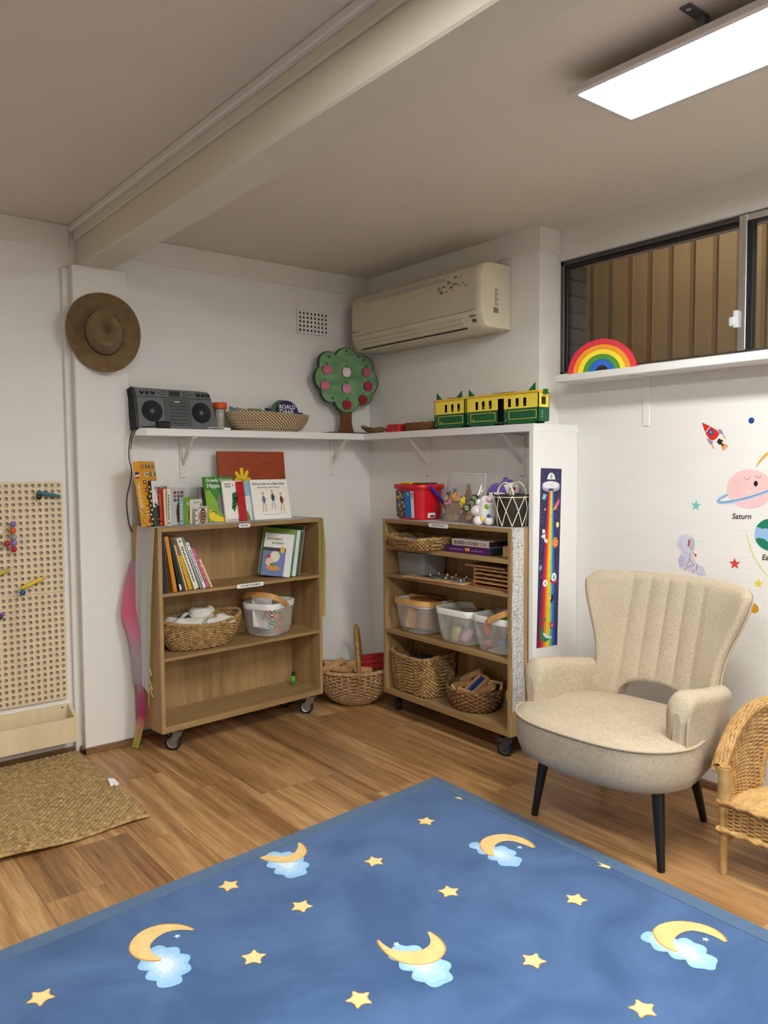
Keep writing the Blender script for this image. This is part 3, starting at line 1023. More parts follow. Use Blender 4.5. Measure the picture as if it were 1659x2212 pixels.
for path in ([(i/NU, 1) for i in range(NU+1)], [(i/NU, 0) for i in range(NU+1)], [(0, j/NV) for j in range(NV+1)], [(1, j/NV) for j in range(NV+1)]):
    a = [F(*q) for q in path]; b_ = [K(*q) for q in path]
    n = len(a)
    mb.add(a+b_, [(i, i+1, n+i+1, n+i) for i in range(n-1)] + [(i, n+i, n+i+1, i+1) for i in range(0)], LINEN, True)
bk = mb.build('backrest', ch)
def side_path(s): 
    return [CL(*(lambda q: (q[0]*1.012, q[1]-.006, q[2]))(back_mid(s, .25+.73*j/20))) for j in range(21)]
for s in (-1, 1):
    mb = MB(); mb.tube(side_path(s), .0045, LINEN2, 6); mb.build('piping', bk)
# arms: side wings from the seat front back into the shell
def arm(sg):
    mb = MB()
    n = 26
    rings = []
    # stations from front to back; each is a rounded slab section
    for i in range(n+1):
        f = i/n
        ly = .175 - .345*f
        topz = .583 - .050*f
        r = .075
        if f < .18:                       # rounded front top corner
            q = 1-f/.18
            topz -= r*(1-math.sqrt(max(0, 1-q*q)))*1.0
        out = .334 - .030*max(0, f-.55)/.45 - .0*f
        botz = .262 + .05*max(0, f-.6)/.4
        thk = .076 - .012*f
        if f < .06:
            q = 1-f/.06
            sh = .026*(1-math.sqrt(max(0, 1-q*q)))
        else:
            sh = 0
        inn = out-thk+sh
        ou = out-sh
        flare = .014
        sec = []
        hh = topz-thk*.5
        sec.append((inn, botz)); sec.append((inn, .36)); sec.append((inn-.002, .44)); sec.append((inn-.004, hh-.02))
        cx = (inn+ou)/2+flare*.3
        rr = (ou-inn)/2+.004
        for k in range(9):
            a = PI - PI*k/8
            sec.append((cx+rr*math.cos(a)*1.05, hh+thk*.5*math.sin(a)))
        sec.append((ou+.006, hh-.02)); sec.append((ou+.003, .44)); sec.append((ou, .36)); sec.append((ou-.012, .29)); sec.append((ou-.04, botz))
        rings.append([CL(sg*p[0], ly, p[1]) for p in sec])
    if sg > 0:
        rings = [list(reversed(r)) for r in rings]
    mb.loft(rings, LINEN, cap0=True, cap1=True)
    o = mb.build('armrest', ch)
    pts = [CL(sg*.331, .166, .30), CL(sg*.333, .168, .36), CL(sg*.336, .166, .48), CL(sg*.337, .150, .525)]
    for k in range(14):
        f = .12+.86*k/13
        pts.append(CL(sg*(.338-.030*max(0, f-.55)/.45), .172-.345*f, .541-.050*f))
    mb = MB(); mb.tube(pts, .0046, LINEN2, 6); mb.build('piping', o)
arm(1); arm(-1)
LEGB = M((14, 13, 13), .35, .15, 30, name='black_lacquer')
def leg(ax, ay, bx, by):
    mb = MB()
    mb.tube([CL(bx, by, .001), CL(bx+(ax-bx)*.25, by+(ay-by)*.25, .07), CL(ax, ay, .27)], [.0125, .0145, .0225], LEGB, 14)
    mb.build('leg', ch)
leg(-.215, .18, -.245, .213); leg(.250, .196, .289, .233); leg(-.215, -.14, -.240, -.221); leg(.172, -.14, .194, -.218)

# ================================================================ WICKER CHILD CHAIR
WICK = M((198, 158, 96), .6, .12, 35, bump=.25, bscale=300, rgb2=(150, 106, 54), name='wicker_cane')
CANE = M((196, 160, 104), .5, .10, 25, rgb2=(164, 124, 72), name='rattan_pole')
wc = thing('wicker_chair', 'small honey wicker chair beside the beige armchair', 'chair', (-.46, -2.66, 0), 0)
# local: x = depth (0 front .. .31 back), y = +.205 .. -.205
def upath(s):
    """plan path of the wraparound back, s 0..1"""
    Ls, R1, R2 = .085, .205, .225
    tot = 2*Ls + PI*(R1+R2)/2
    d = s*tot
    if d < Ls:
        return (d, .205, 0, 1)
    if d > tot-Ls:
        return (tot-d, -.205, 0, -1)
    a = (d-Ls)/(tot-2*Ls)*PI
    return (Ls+R2*math.sin(a), .205*math.cos(a), math.sin(a), math.cos(a))
def top_z(s):
    q = min(s, 1-s)
    if q < .30:
        f = q/.30
        return .345 + .188*math.sin(f*PI/2)**.85
    return .533
def in_hole(s, z):
    for c in (.315, .685):
        ds = (s-c)/.088
        if abs(ds) < 1 and z < .255 + .155*math.sqrt(1-ds*ds):
            return True
    return False
ZS_ = .240
def wrapP(u, v):
    x, y, nx, ny = upath(u)
    z = ZS_ + (top_z(u)-.012-ZS_)*v
    f = 1+.10*v
    return (x, y*f, z), (-nx, -ny, 0)
def skipw(u, v):
    z = ZS_ + (top_z(u)-.012-ZS_)*v
    return in_hole(u, z)
mb = MB()
mb.strands(lambda u, v: (lambda p, q: (p, (-q[0], -q[1], 0)))(*wrapP(u, v)), 44, 40, .0030, .0031, WICK, closed=False, sub=3, skip=skipw, stakes=.0034, n=5, vary=.1)
bo = mb.build('back_panel', wc)
for c in (.315, .685):
    mb = MB()
    pts = []
    for k in range(25):
        a = PI*k/24
        s_ = c-.088*math.cos(a)
        z = .255+.155*math.sin(a)
        x, y, nx, ny = upath(s_)
        f = 1+.10*(z-ZS_)/(top_z(s_)-ZS_)
        pts.append((x+nx*.006, y*f+ny*.006, z))
    mb.tube(pts, .011, CANE, 10)
    for k in range(0, 24):
        a, b_ = Vector(pts[k]), Vector(pts[k+1])
        mb.tube([a, a*.6+b_*.4], .0122, WICK, 10)
    mb.build('hole_trim', bo)
# thick woven rim
def rimP(u, v):
    s_ = .0+u
    x, y, nx, ny = upath(s_)
    f = 1+.10
    a = 2*PI*v
    r1, r2 = .021, .016
    return (x+nx*(.006+r1*math.cos(a)), y*f+ny*(.006+r1*math.cos(a)), top_z(s_)-.012+r2*math.sin(a)), (nx*math.cos(a), ny*math.cos(a), math.sin(a))
mb = MB()
for q in range(14):
    pts = []
    for k in range(121):
        u = k/120
        p, nn = rimP(u, (q/14+1.6*u+.012*math.sin(k*1.9+q)) % 1.0)
        pts.append(p)
    mb.tube(pts, .0048, WICK, 6)
for q in range(10):
    pts = []
    for k in range(121):
        u = k/120
        p, nn = rimP(u, (q/10-2.2*u) % 1.0)
        pts.append((p[0]+nn[0]*.0015, p[1]+nn[1]*.0015, p[2]+nn[2]*.0015))
    mb.tube(pts, .0036, CANE, 6)
mb.build('rim', wc)
for sy in (1, -1):
    mb = MB()
    pts = [(-.005, sy*.208, .135 + .215*k/40) for k in range(41)]
    mb.tube(pts, .0165, WICK, 12)
    for k in range(34):
        z = .232+.112*k/33
        mb.tube([(-.005+.019*math.cos(a*PI/5), sy*.208+.019*math.sin(a*PI/5), z) for a in range(10)], .0022, CANE, 5, closed=True)
    mb.build('arm_post', wc)
    for x, nm in ((-.004, 'leg'), (.235, 'leg')):
        yy = sy*(.208 if x < 0 else .16)
        mb = MB()
        mb.tube([(x, yy, .001), (x, yy, .15)], [.0130, .0138], CANE, 14)
        mb.build('leg', wc)
def seatP(u, v):
    x = -.012+.29*v
    half = .205 if x < .085 else .205*math.sqrt(max(.02, 1-((x-.085)/.225)**2))
    return (x, half-2*half*u, .240), (0, 0, 1)
mb = MB()
mb.weave(seatP, 20, 16, .0028, M((214, 178, 118), .55, .12, 12, stretch=(1, 6, 1), rgb2=(176, 136, 78), name='seat_cane'), closed=False, sub=5, rsub=5)
mb.build('seat', wc)
mb = MB()
mb.strands(lambda u, v: ((-.014, .205-.41*u, .150+.085*v), (-1, 0, 0)), 18, 14, .0030, .0030, WICK, closed=False, sub=4, stakes=.0045, n=6, vary=.1)
for sy in (1, -1):
    mb.strands(lambda u, v: ((-.01+.25*(u if sy < 0 else 1-u), sy*(.206), .150+.085*v), (0, sy, 0)), 10, 14, .0030, .0030, WICK, closed=False, sub=4, stakes=.0045, n=6, vary=.1)
for z in (.148, .238):
    mb.tube([(-.018, .222-.444*k/30, z+.003*math.sin(k*1.6)) for k in range(31)], .009, WICK, 8)
    mb.tube([(-.024, .222-.444*k/30, z-.003*math.sin(k*1.6)) for k in range(31)], .007, WICK, 8)
mb.build('apron', wc)
for sy in (1, -1):
    mb = MB()
    mb.tube([(.0, sy*.205, .115), (.235, sy*.16, .115)], .008, CANE, 8)
    for k in range(6):
        mb.tube([(.016+.006*k, sy*.203, .115), (.020+.006*k, sy*.202, .115)], .0105, WICK, 8)
    mb.build('stretcher', wc)

# ================================================================ WALL THINGS
ACW = M((214, 206, 180), .42, .05, 5, name='aged_plastic')
ACP = M((205, 197, 172), .40, .05, 4, name='aged_panel_plastic')
ACG = M((120, 112, 96), .5, .15, 40, name='label_grey')
ac = thing('air_conditioner', 'cream split air conditioner high on the wall in the corner', 'air conditioner', (0, 0, 0))
pr = [(-.001, 2.262), (-.13, 2.262), (-.160, 2.258), (-.183, 2.246), (-.199, 2.226), (-.206, 2.19), (-.207, 2.10), (-.207, 2.030),
      (-.204, 2.016), (-.196, 1.998), (-.182, 1.966), (-.170, 1.954), (-.15, 1.950), (-.001, 1.950)]
mb = MB()
def acring(y, k, dx=0):
    cx, cz = -.09, 2.106
    return [(min(-.0008, cx+(x-cx)*k+dx), y, cz+(z-cz)*k) for x, z in pr]
mb.loft([acring(-.108, .93), acring(-.113, .975), acring(-.128, 1), acring(-1.085, 1), acring(-1.102, .985), acring(-1.112, .95)], ACW, cap0=True, cap1=True)
mb.build('body', ac)
mb = MB()
fp = [(-.150, 2.2615), (-.172, 2.2545), (-.190, 2.2405), (-.2035, 2.216), (-.2085, 2.19), (-.2105, 2.10), (-.2105, 2.034)]
mb.loft([[(x, y, z) for x, z in fp] for y in (-.131, -.138, -1.072, -1.080)], ACP, closed=False)
mb.loft([[(x+.006, y, z-.002) for x, z in fp] for y in (-1.080, -1.0795)], ACP, closed=False)
mb.loft([[(-.2105, y, 2.034), (-.200, y, 2.030)] for y in (-.131, -1.080)], ACG, closed=False)
mb.M = frame((-.2108, -.6, 2.15), (0, -1, 0), (0, 0, 1))
mb.box(-.35, .28, .052, .066, -.001, .0006, M((176, 172, 172), .3, .05, name='strip_reflection'))  # intake stripe with its pale reflection painted into the colour
mb.box(-.10, -.055, .048, .050, 0, .0010, ACG)
for i, (a, b_, q, w_) in enumerate(((-.472, -.455, -.098, .008), (-.452, -.41, -.098, .004))):
    mb.box(a, b_, q, q+w_, 0, .001, ACG)
for k in range(26):                    # peeled sticker residue
    x = .22 + .20*rnd.random(); y = .0 + .06*rnd.random() - (.42-x)*.1
    mb.box(x, x+.006+.012*rnd.random(), y, y+.003+.006*rnd.random(), 0, .0008, ACG)
mb.build('front_panel', ac)
mb = MB(frame((-.193, -.575, 1.985), (0, -1, 0), (-.024/.052, 0, 1)))
mb.box(-.39, .425, -.022, .022, .000, .005, ACP, .002)
mb.box(-.385, .420, -.001, .0005, .005, .0056, ACG)
mb.box(-.393, .43, -.030, -.024, .001, .004, BLACK)
mb.build('louvre', ac)
mb = MB(frame((-.199, -1.062, 2.004), (0, -1, 0), (-.010/.02, 0, 1)))
mb.box(-.012, .012, -.024, -.010, .000, .003, M((84, 82, 60), .3, .05, name='display_window'))
for k in range(5):
    mb.box(-.020+.008*k, -.015+.008*k, .002+.002*(k % 2), .010, 0, .003, ACG)
mb.build('display', ac)
mb = MB(frame((-.09, -1.1122, 2.10), (1, 0, 0), (0, 0, 1)))
mb.box(-.028, .004, -.075, -.050, -.004, .0006, ACG)
for k in range(10):
    mb.box(-.018, .004 - .006*(k % 3), -.04+.008*k, -.036+.008*k, -.004, .0006, ACG)
mb.build('side_sticker', ac)

vt = thing('wall_vent', 'white square-holed air vent in the wall left of the air conditioner', 'vent', (-.391, -.0005, 2.110))
mb = MB(frame((0, 0, 0), (1, 0, 0), (0, 0, 1)))
mb.box(-.100, .100, -.064, .064, 0, .001, M((20, 18, 14), .9, .1, name='vent_shade'))  # flat black sheet painted as the shade behind the holes
mb.build('hole_shade', vt)
mb = MB(frame((0, 0, 0), (1, 0, 0), (0, 0, 1)))
for i in range(9):
    x = -.0975+.0244*i - (.0 if i else 0)
    mb.box(-.0975+.0244*i-.0065, -.0975+.0244*i+.0065, -.068, .068, .001, .005, WHITE)
for j in range(6):
    y = -.0575+.023*j
    mb.box(-.104, .104, y-.0052, y+.0052, .001, .0048, WHITE)
mb.build('grille', vt)

# hat hanging on the pillar
FELT = M((126, 104, 70), .95, .12, 25, bump=.25, bscale=400, sheen=.15, name='brown_felt', rgb2=(106, 86, 55))
BAND = M((62, 36, 20), .7, .1, 30, name='hat_band')
hat = thing('hat', 'brown wide-brimmed felt hat hanging on the white pillar', 'hat', (-1.592, -.118, 1.925))
nrm = Vector((-.30, -.95, .06)).normalized()
xh = Vector((0, 0, 1)).cross(nrm).normalized()
HM = frame((0, 0, 0), xh, nrm.cross(xh)) @ RZ(.18)
mb = MB(HM)
def brim(u, v, dz):
    a = 2*PI*u
    bx, by = .078, .098
    ox, oy = .158, .182
    f = v
    r = (bx+(ox-bx)*f, by+(oy-by)*f)
    z = .004 + .016*f*f*(.2+math.cos(2*a+.4)) + .008*f*math.sin(3*a) - .010*f
    return (r[0]*math.cos(a), r[1]*math.sin(a)-.008*(1-f), z+dz)
mb.grid(lambda u, v: brim(u, v, .002), 72, 10, FELT, closed_u=True)
mb.grid(lambda u, v: brim(1-u, v, -.002), 72, 10, FELT, closed_u=True)
mb.loft([[brim(k/72, 1, .002) for k in range(72)], [brim(k/72, 1, -.002) for k in range(72)]], FELT)
mb.build('brim', hat)
mb = MB(HM)
def crown(u, v):
    a = 2*PI*u
    c, s = math.cos(a), math.sin(a)
    if v < .55:
        f = v/.55
        k = 1-.16*f-.06*f*f
        z = .112*f**.9
        pinch = .22*f*max(0, s)**2*abs(c)
        x, y = .080*k*c*(1-pinch*1.3), .100*k*s
        z += .012*f*(-s*.4)
    else:
        f = (v-.55)/.45
        k = .78*(1-f)
        x, y = .080*k*c*(1-.28*max(0, s)**2*abs(c)), .100*k*s
        z = .112 + .012*math.sin(f*PI)*.6 - .034*f*f*(3-2*f) - .0048*s*(1-f)
        z += .010*f*math.exp(-(x/.02)**2)*-1
    return (x, y-.008, z+.004)
mb.grid(crown, 56, 26, FELT, closed_u=True)
co = mb.build('crown', hat)
mb = MB(HM)
mb.loft([[(.0815*k*math.cos(2*PI*i/48), .1015*k*math.sin(2*PI*i/48)-.008, z) for i in range(48)] for k, z in ((1.0, .005), (.985, .020))], BAND)
mb.build('hat_band', hat)

# pegboard wall toy
PLY = wood('birch_ply', (214, 192, 152), (230, 211, 174), (1, 1, .12), 10, rough=.55, bump=.05)
PEGD = M((206, 180, 138), .7, .1, 30, name='ply_hole_edge')
pb = thing('pegboard', 'birch plywood pegboard with rows of round holes on the left wall', 'pegboard', (0, 0, 0))
def pegpanel(x1, z0, nx, nz, p, nm):
    mb = MB(frame((x1-nx*p, -.019, z0), (1, 0, 0), (0, 0, 1)))
    r = .0083
    vs, fs, hv, hf = [], [], [], []
    n = 16
    for j in range(nz):
        for i in range(nx):
            cx, cy = (i+.5)*p, (j+.5)*p
            o = len(vs)
            for k in range(n):
                a = 2*PI*k/n
                c, s = math.cos(a), math.sin(a)
                m_ = max(abs(c), abs(s))
                vs.append((cx+p/2*c/m_, cy+p/2*s/m_, 0))
                vs.append((cx+r*c, cy+r*s, 0))
            h = len(hv)
            for k in range(n):
                a = 2*PI*k/n
                hv.append((cx+r*math.cos(a), cy+r*math.sin(a), 0))
                hv.append((cx+r*math.cos(a), cy+r*math.sin(a), -.012))
            for k in range(n):
                q = (k+1) % n
                fs.append((o+2*k, o+2*q, o+2*q+1, o+2*k+1))
                hf.append((h+2*k, h+2*q, h+2*q+1, h+2*k+1))
    mb.add(vs, fs, PLY)
    mb.add(hv, hf, PEGD, True)
    W_, H_ = nx*p, nz*p
    for a in ((-.003, 0, -.003, H_+.003), (W_, W_+.003, -.003, H_+.003), (0, W_, -.003, 0), (0, W_, H_, H_+.003)):
        mb.box(a[0], a[1], a[2], a[3], -.012, 0, PLY)
    mb.build(nm, pb)
pegpanel(-1.769, .267, 20, 18, .0269, 'peg_panel')
pegpanel(-1.767, .7585, 20, 18, .0273, 'peg_panel')
def ramp(x0, z0, x1, z1, r, c, label, wheel=None, wp=None):
    m = M(c, .35, .05, 30, coat=.2)
    t = thing('toy_ramp', label, 'toy', (x0, -.045, z0), 0, 'toys plugged into the pegboard')
    mb = MB()
    dx, dz = x1-x0, z1-z0
    mb.tube([(0, 0, 0), (dx*.03, 0, dz*.03), (dx*.97, 0, dz*.97), (dx, 0, dz)], [r*.6, r, r*.85, r*.5], m, 12)
    mb.tube([(dx*.5, 0, dz*.5), (dx*.5, .0255, dz*.5)], .0062, m, 8)
    mb.build('bar', t)
    mb = MB(); mb.ball((dx*.95, -.004, dz*.95), .006, SILVER, 8); mb.build('screw', t)
    if wheel:
        wm = M(wheel, .4, .05, 30)
        mb = MB(); mb.ball((wp[0]-x0, -.006, wp[1]-z0), .0128, wm, 14, sy=.8)
        mb.build('end_ball', t)
    return t
ramp(-1.879, 1.208, -1.776, 1.186, .0088, (33, 110, 122), 'teal wooden ramp at the top right of the pegboard', (50, 30, 28), (-1.872, 1.188))
ramp(-1.955, .790, -1.858, .830, .0090, (228, 196, 36), 'yellow wooden ramp with blue ball end on the pegboard', (20, 88, 150), (-1.952, .772))
ramp(-2.075, .846, -1.999, .880, .0090, (190, 176, 46), 'olive yellow wooden ramp at the left edge of the pegboard')
ramp(-2.085, .672, -2.024, .688, .0100, (120, 92, 168), 'purple wooden ramp low at the left of the pegboard', (70, 52, 60), (-2.048, .676))
for x, z, c, nm in ((-1.982, 1.073, (128, 112, 176), 'lilac ball at the top of the bead column on the pegboard'),
                    (-1.983, 1.045, (214, 92, 30), 'orange ball below the top lilac ball on the pegboard'),
                    (-1.981, 1.017, (148, 146, 152), 'grey ball in the middle of the bead column on the pegboard'),
                    (-1.980, .991, (146, 118, 190), 'lilac ball beside the red ball low in the column on the pegboard'),
                    (-2.009, .991, (176, 26, 58), 'crimson ball left of the bead column on the pegboard'),
                    (-1.982, .964, (186, 26, 60), 'crimson ball at the bottom of the bead column on the pegboard'),
                    (-2.034, 1.042, (226, 220, 196), 'cream ball at the left photo edge on the pegboard')):
    m = M(c, .4, .05, 30, coat=.1)
    o = MB(); o.ball((0, -.013, 0), .0132, m, 16); o.tube([(0, -.006, 0), (0, .019, 0)], .005, m, 8)
    tag(o.build('peg_ball', None, (x, -.038, z)), nm, 'ball', 'coloured balls on the pegboard')
tr = thing('wooden_trough', 'pale plywood catch trough mounted under the pegboard', 'trough', (0, 0, 0))
mb = MB(); mb.box(-2.32, -1.755, -.120, -.108, .088, .197, PLY, .001); mb.build('front_board', tr)
mb = MB(); mb.box(-2.32, -1.767, -.013, -.001, .088, .235, PLY, .001); mb.build('back_board', tr)
mb = MB(); mb.box(-2.308, -1.767, -.108, -.013, .088, .098, PLY, .001); mb.build('base_board', tr)
for x in (-1.767, -2.32):
    mb = MB(); mb.M = frame((x, 0, 0), (0, 1, 0), (0, 0, 1))
    mb.prism([(-.108, .088), (-.001, .088), (-.001, .235), (-.013, .235), (-.108, .197)], 0, .012, PLY); mb.build('end_board', tr)
mb = MB(frame((-1.79, -.0128, .222), (1, 0, 0), (0, 0, 1))); mb.ngon(0, 0, .004, .004, BLACK, .0004, 12); mb.build('screw', tr)

# rainbow on the ledge
cols = [((224, 40, 62), 'red', .149, .1445), ((246, 150, 26), 'orange', .125, .1213), ((250, 224, 40), 'yellow', .1037, .1005), ((72, 148, 48), 'green', .0801, .0785), ((28, 100, 200), 'blue', .0559, .0565), (None, None, .0283, .031)]
place = {'red': 'outermost', 'orange': 'second', 'yellow': 'middle', 'green': 'fourth', 'blue': 'innermost'}
for i in range(5):
    c, nm, a, b_ = cols[i]
    a2, b2 = cols[i+1][2]+.0012, cols[i+1][3]+.0012
    pts = [(a*math.cos(PI*k/28), b_*math.sin(PI*k/28)) for k in range(29)] + [(a2*math.cos(PI*k/28), b2*math.sin(PI*k/28)) for k in range(28, -1, -1)]
    mb = MB(frame((0, 0, 0), (.375, -.927, 0), (0, 0, 1)))
    m = M(c, .5, .05, 20)
    vs = [(p[0], p[1], .012) for p in pts]; n2 = len(pts)
    h = 29
    mb.add(vs, [(k, k+1, n2-2-k, n2-1-k) for k in range(28)], m)
    vs2 = [(p[0], p[1], -.012) for p in pts]
    mb.add(vs2, [(k+1, k, n2-1-k, n2-2-k) for k in range(28)], m)
    mb.add(vs+vs2, [(k, n2+k, n2+(k+1) % n2, (k+1) % n2) for k in range(n2)], m)
    tag(mb.build('rainbow_arc', None, (.060, -1.590, 1.7122)), '%s %s wooden arc of the toy rainbow on the window ledge' % (nm, place[nm]), 'toy', 'arcs of the wooden rainbow')

# ================================================================ ON THE LONG SHELF
def W2(rgb, **k): return M(rgb, .5, .08, 25, **k)
# radio
CONE = M((7, 7, 8), .7, .1, 30, name='speaker_cone')
RAD = M((92, 95, 97), .42, .06, 25, name='radio_grey')
RADD = M((70, 73, 75), .42, .06, 25, name='radio_dark_grey')
ra = thing('radio', 'grey twin-speaker radio on the left end of the corner shelf', 'radio', (-1.262, -.10, ZS))
RM = frame((0, -.052, .002), (1, .02, 0), (0, .18, 1))
mb = MB(RM)
body = [(-.205, 0), (.205, 0), (.200, .06), (.192, .13), (.186, .160), (.176, .182), (.165, .186), (-.190, .190), (-.213, .192), (-.206, .15), (-.205, .09)]
mb.prism(body, -.075, 0, RAD, BLACK)
mb.prism([(-.213, .192), (-.206, .15), (-.205, .09), (-.205, .0), (-.192, .0), (-.190, .09), (-.192, .15), (-.199, .188)], -.07, .004, BLACK)
mb.box(-.06, .075, .012, .142, 0, .0025, RADD, .001)
for k in range(7):
    mb.box(-.034, .052, .024+.0165*k, .0265+.0165*k, .0025, .0036, BLACK)
mb.box(-.008, .018, .124, .131, .0025, .0034, SILVER)
mb.box(-.188, .185, .147, .150, 0, .0012, BLACK)
mb.build('body', ra)
for x in (-.122, .128):
    mb = MB(RM @ T(x, .080, 0))
    mb.lathe([(.050, 0), (.050, .003), (.046, .005), (.043, .002), (.036, .004), (.033, .0015), (.026, .003), (.012, .001)], CONE, 32)
    mb.lathe([(.012, .001), (.011, .005), (.007, .008), (0, .009)], M((96, 97, 98), .4, .05, name='speaker_cap'), 20)
    mb.build('speaker', ra)
for x in (-.165, -.138, -.110, .118, .145, .170):
    mb = MB(RM @ T(x, .168, 0)); mb.lathe([(.0095, 0), (.0085, .008), (0, .008)], BLACK, 14); mb.box(-.001, .001, .002, .008, .008, .0088, SILVER); mb.build('knob', ra)
mb = MB(RM @ T(0, .168, 0))
for x in (-.082, -.064, -.050, .045, .060, .078):
    for y in ((0,) if x in (-.082, .078) else (-.007, .007)):
        mb.ngon(x, y, .0042, .0042, BLACK, .0015, 10)
mb.box(-.030, .024, -.013, .013, 0, .0015, BLACK)
mb.box(-.018, .012, -.008, .008, .0015, .002, M((54, 56, 54), .2, .05, name='lcd_grey'))
mb.build('button_panel', ra)
mb = MB(RM @ T(0, .188, 0)); mb.box(-.15, .15, -.001, .012, -.05, -.038, RADD, .003); mb.build('carry_handle', ra)
mb = MB(); mb.box(-.035, .035, -.016, .016, 0, .034, BLACK, .006)
ad = mb.build('power_adapter', None, (-1.338, -.150, ZS), .15); tag(ad, 'black power adapter with a cable in front of the radio', 'adapter')
def spline(P, n=8):
    P = [Vector(p) for p in P]
    out = []
    for i in range(len(P)-1):
        a = P[max(0, i-1)]; b = P[i]; c = P[i+1]; d = P[min(len(P)-1, i+2)]
        for k in range(n):
            t_ = k/n
            out.append(.5*((2*b)+(c-a)*t_+(2*a-5*b+4*c-d)*t_*t_+(3*b-a-3*c+d)*t_**3))
    out.append(P[-1])
    return out
mb = MB()
mb.tube(spline([(-1.37, -.150, ZS+.012), (-1.41, -.155, ZS+.006), (-1.450, -.150, ZS+.006), (-1.475, -.125, 1.478), (-1.482, -.105, 1.43), (-1.484, -.10, 1.36), (-1.474, -.10, 1.31), (-1.478, -.10, 1.26), (-1.496, -.10, 1.19), (-1.500, -.10, 1.13), (-1.488, -.10, 1.04), (-1.462, -.09, 1.006), (-1.44, -.06, 1.0)]), .0027, BLACK, 6)
tag(mb.build('power_cable'), 'thin black power cable hanging from the shelf beside the pillar', 'cable')
mb = MB(); mb.tube(spline([(-1.37, -.145, ZS+.016), (-1.43, -.150, ZS+.010), (-1.462, -.140, 1.487), (-1.474, -.120, 1.455), (-1.479, -.11, 1.40)]), .0022, BLACK, 6)
tag(mb.build('power_cable'), 'short second black cable looping over the shelf end', 'cable')
mb = MB(); mb.box(-.058, .058, -.016, .016, 0, .012, PALEW, .002); mb.box(-.058, .02, -.0165, -.0155, .002, .010, W2((120, 124, 128))); mb.box(-.03, -.02, -.017, -.0165, .003, .009, W2((20, 80, 130)))
tag(mb.build('paper_box', None, (-1.052, -.152, ZS), 0), 'flat white box in front of the orange-lidded jar', 'box')
# jar
jr = thing('jar', 'clear plastic jar with a bright orange lid beside the radio', 'jar', (-1.010, -.085, ZS))
CLEARP = see_through('clear_plastic', (226, 222, 210), .20, .15, gloss=1.0)
mb = MB(); mb.lathe([(0, .001), (.026, .001), (.029, .006), (.029, .100), (.026, .108)], CLEARP, 24); mb.build('glass', jr)
mb = MB(); mb.lathe([(0, .109), (.034, .109), (.036, .113), (.036, .136), (.033, .140), (0, .140)], W2((214, 84, 26)), 28); mb.build('lid', jr)
for k in range(5):
    a = k*1.3
    mb = MB(); mb.tube([(.012*math.cos(a), .012*math.sin(a), .012), (.016*math.cos(a+1.9), .016*math.sin(a+1.9), .085)], .003, W2((224, 208, 176)), 6)
    tag(mb.build('stick', None, (-1.010, -.085, ZS)), 'thin pale stick inside the orange-lidded jar', 'stick', 'sticks in the jar')
mb = MB(); mb.lathe([(0, .0025), (.025, .0025), (.025, .012), (0, .013)], W2((214, 168, 96)), 16)
tag(mb.build('bead_layer', None, (-1.010, -.085, ZS)), 'layer of amber beads at the bottom of the jar', 'beads')['kind'] = 'stuff'
# oval coiled tray
COIL = M((196, 176, 136), .8, .1, 60, bump=.3, bscale=400, rgb2=(96, 72, 46), name='coiled_seagrass', detail=1)
def coil_mat():
    m, t, b = nt('coiled_rope')
    tc = node(t, 'ShaderNodeTexCoord'); sp = node(t, 'ShaderNodeSeparateXYZ'); t.links.new(tc.outputs['Object'], sp.inputs[0])
    a = math_(t, 'ARCTAN2', sp.outputs[1], math_(t, 'MULTIPLY', sp.outputs[0], .42))
    k = math_(t, 'SINE', math_(t, 'ADD', math_(t, 'MULTIPLY', a, 70), math_(t, 'MULTIPLY', sp.outputs[2], 420)))
    cr = node(t, 'ShaderNodeValToRGB')
    cr.color_ramp.elements[0].position = .38; cr.color_ramp.elements[1].position = .62
    cr.color_ramp.elements[0].color = [*lin((98, 74, 48)), 1]; cr.color_ramp.elements[1].color = [*lin((214, 196, 158)), 1]
    t.links.new(math_(t, 'ADD', math_(t, 'MULTIPLY', k, .5), .5), cr.inputs['Fac'])
    t.links.new(cr.outputs['Color'], b.inputs['Base Color']); b.inputs['Roughness'].default_value = .8
    return m
ROPE = coil_mat()
mb = MB()
rows = [(.118, .006), (.168, .008), (.192, .019), (.206, .031), (.216, .043), (.224, .055), (.231, .067), (.236, .079), (.238, .089)]
for r, z in rows:
    mb.tube([(r*math.cos(2*PI*k/72), .40*r*math.sin(2*PI*k/72)*(1.0), z+.003*math.sin(2*PI*k/72*2)*(z > .05)) for k in range(72)], .0078, ROPE, 8, closed=True)
mb.loft([[(.17*math.cos(2*PI*k/48), .068*math.sin(2*PI*k/48), .005) for k in range(48)], [(.001*math.cos(2*PI*k/48), .001*math.sin(2*PI*k/48), .005) for k in range(48)]], ROPE)
TB = (-.742, -.105, ZS)
tag(mb.build('coiled_tray', None, TB, .03), 'oval coiled rope tray holding cards on the corner shelf', 'tray')
def card(x, y, z, w_, h_, rot, c, label, cat='card', nm='card'):
    mb = MB(); mb.prism(rrect(w_, h_, .006, 2), -.0012, .0012, M(c, .5, .1, 30))
    o = mb.build(nm, None, (TB[0]+x, TB[1]+y, TB[2]+z)); o.rotation_euler = rot
    return tag(o, label, cat, 'cards in the coiled tray')
card(-.175, 0, .088, .12, .05, (1.15, .25, .25), (92, 130, 136), 'teal card leaning at the left of the coiled tray')
card(-.130, -.005, .090, .12, .05, (1.0, .20, -.2), (150, 146, 142), 'pale grey card left of centre in the coiled tray')
card(-.070, .01, .096, .09, .05, (1.1, .0, .1), (122, 132, 90), 'sage green card in the middle of the coiled tray')
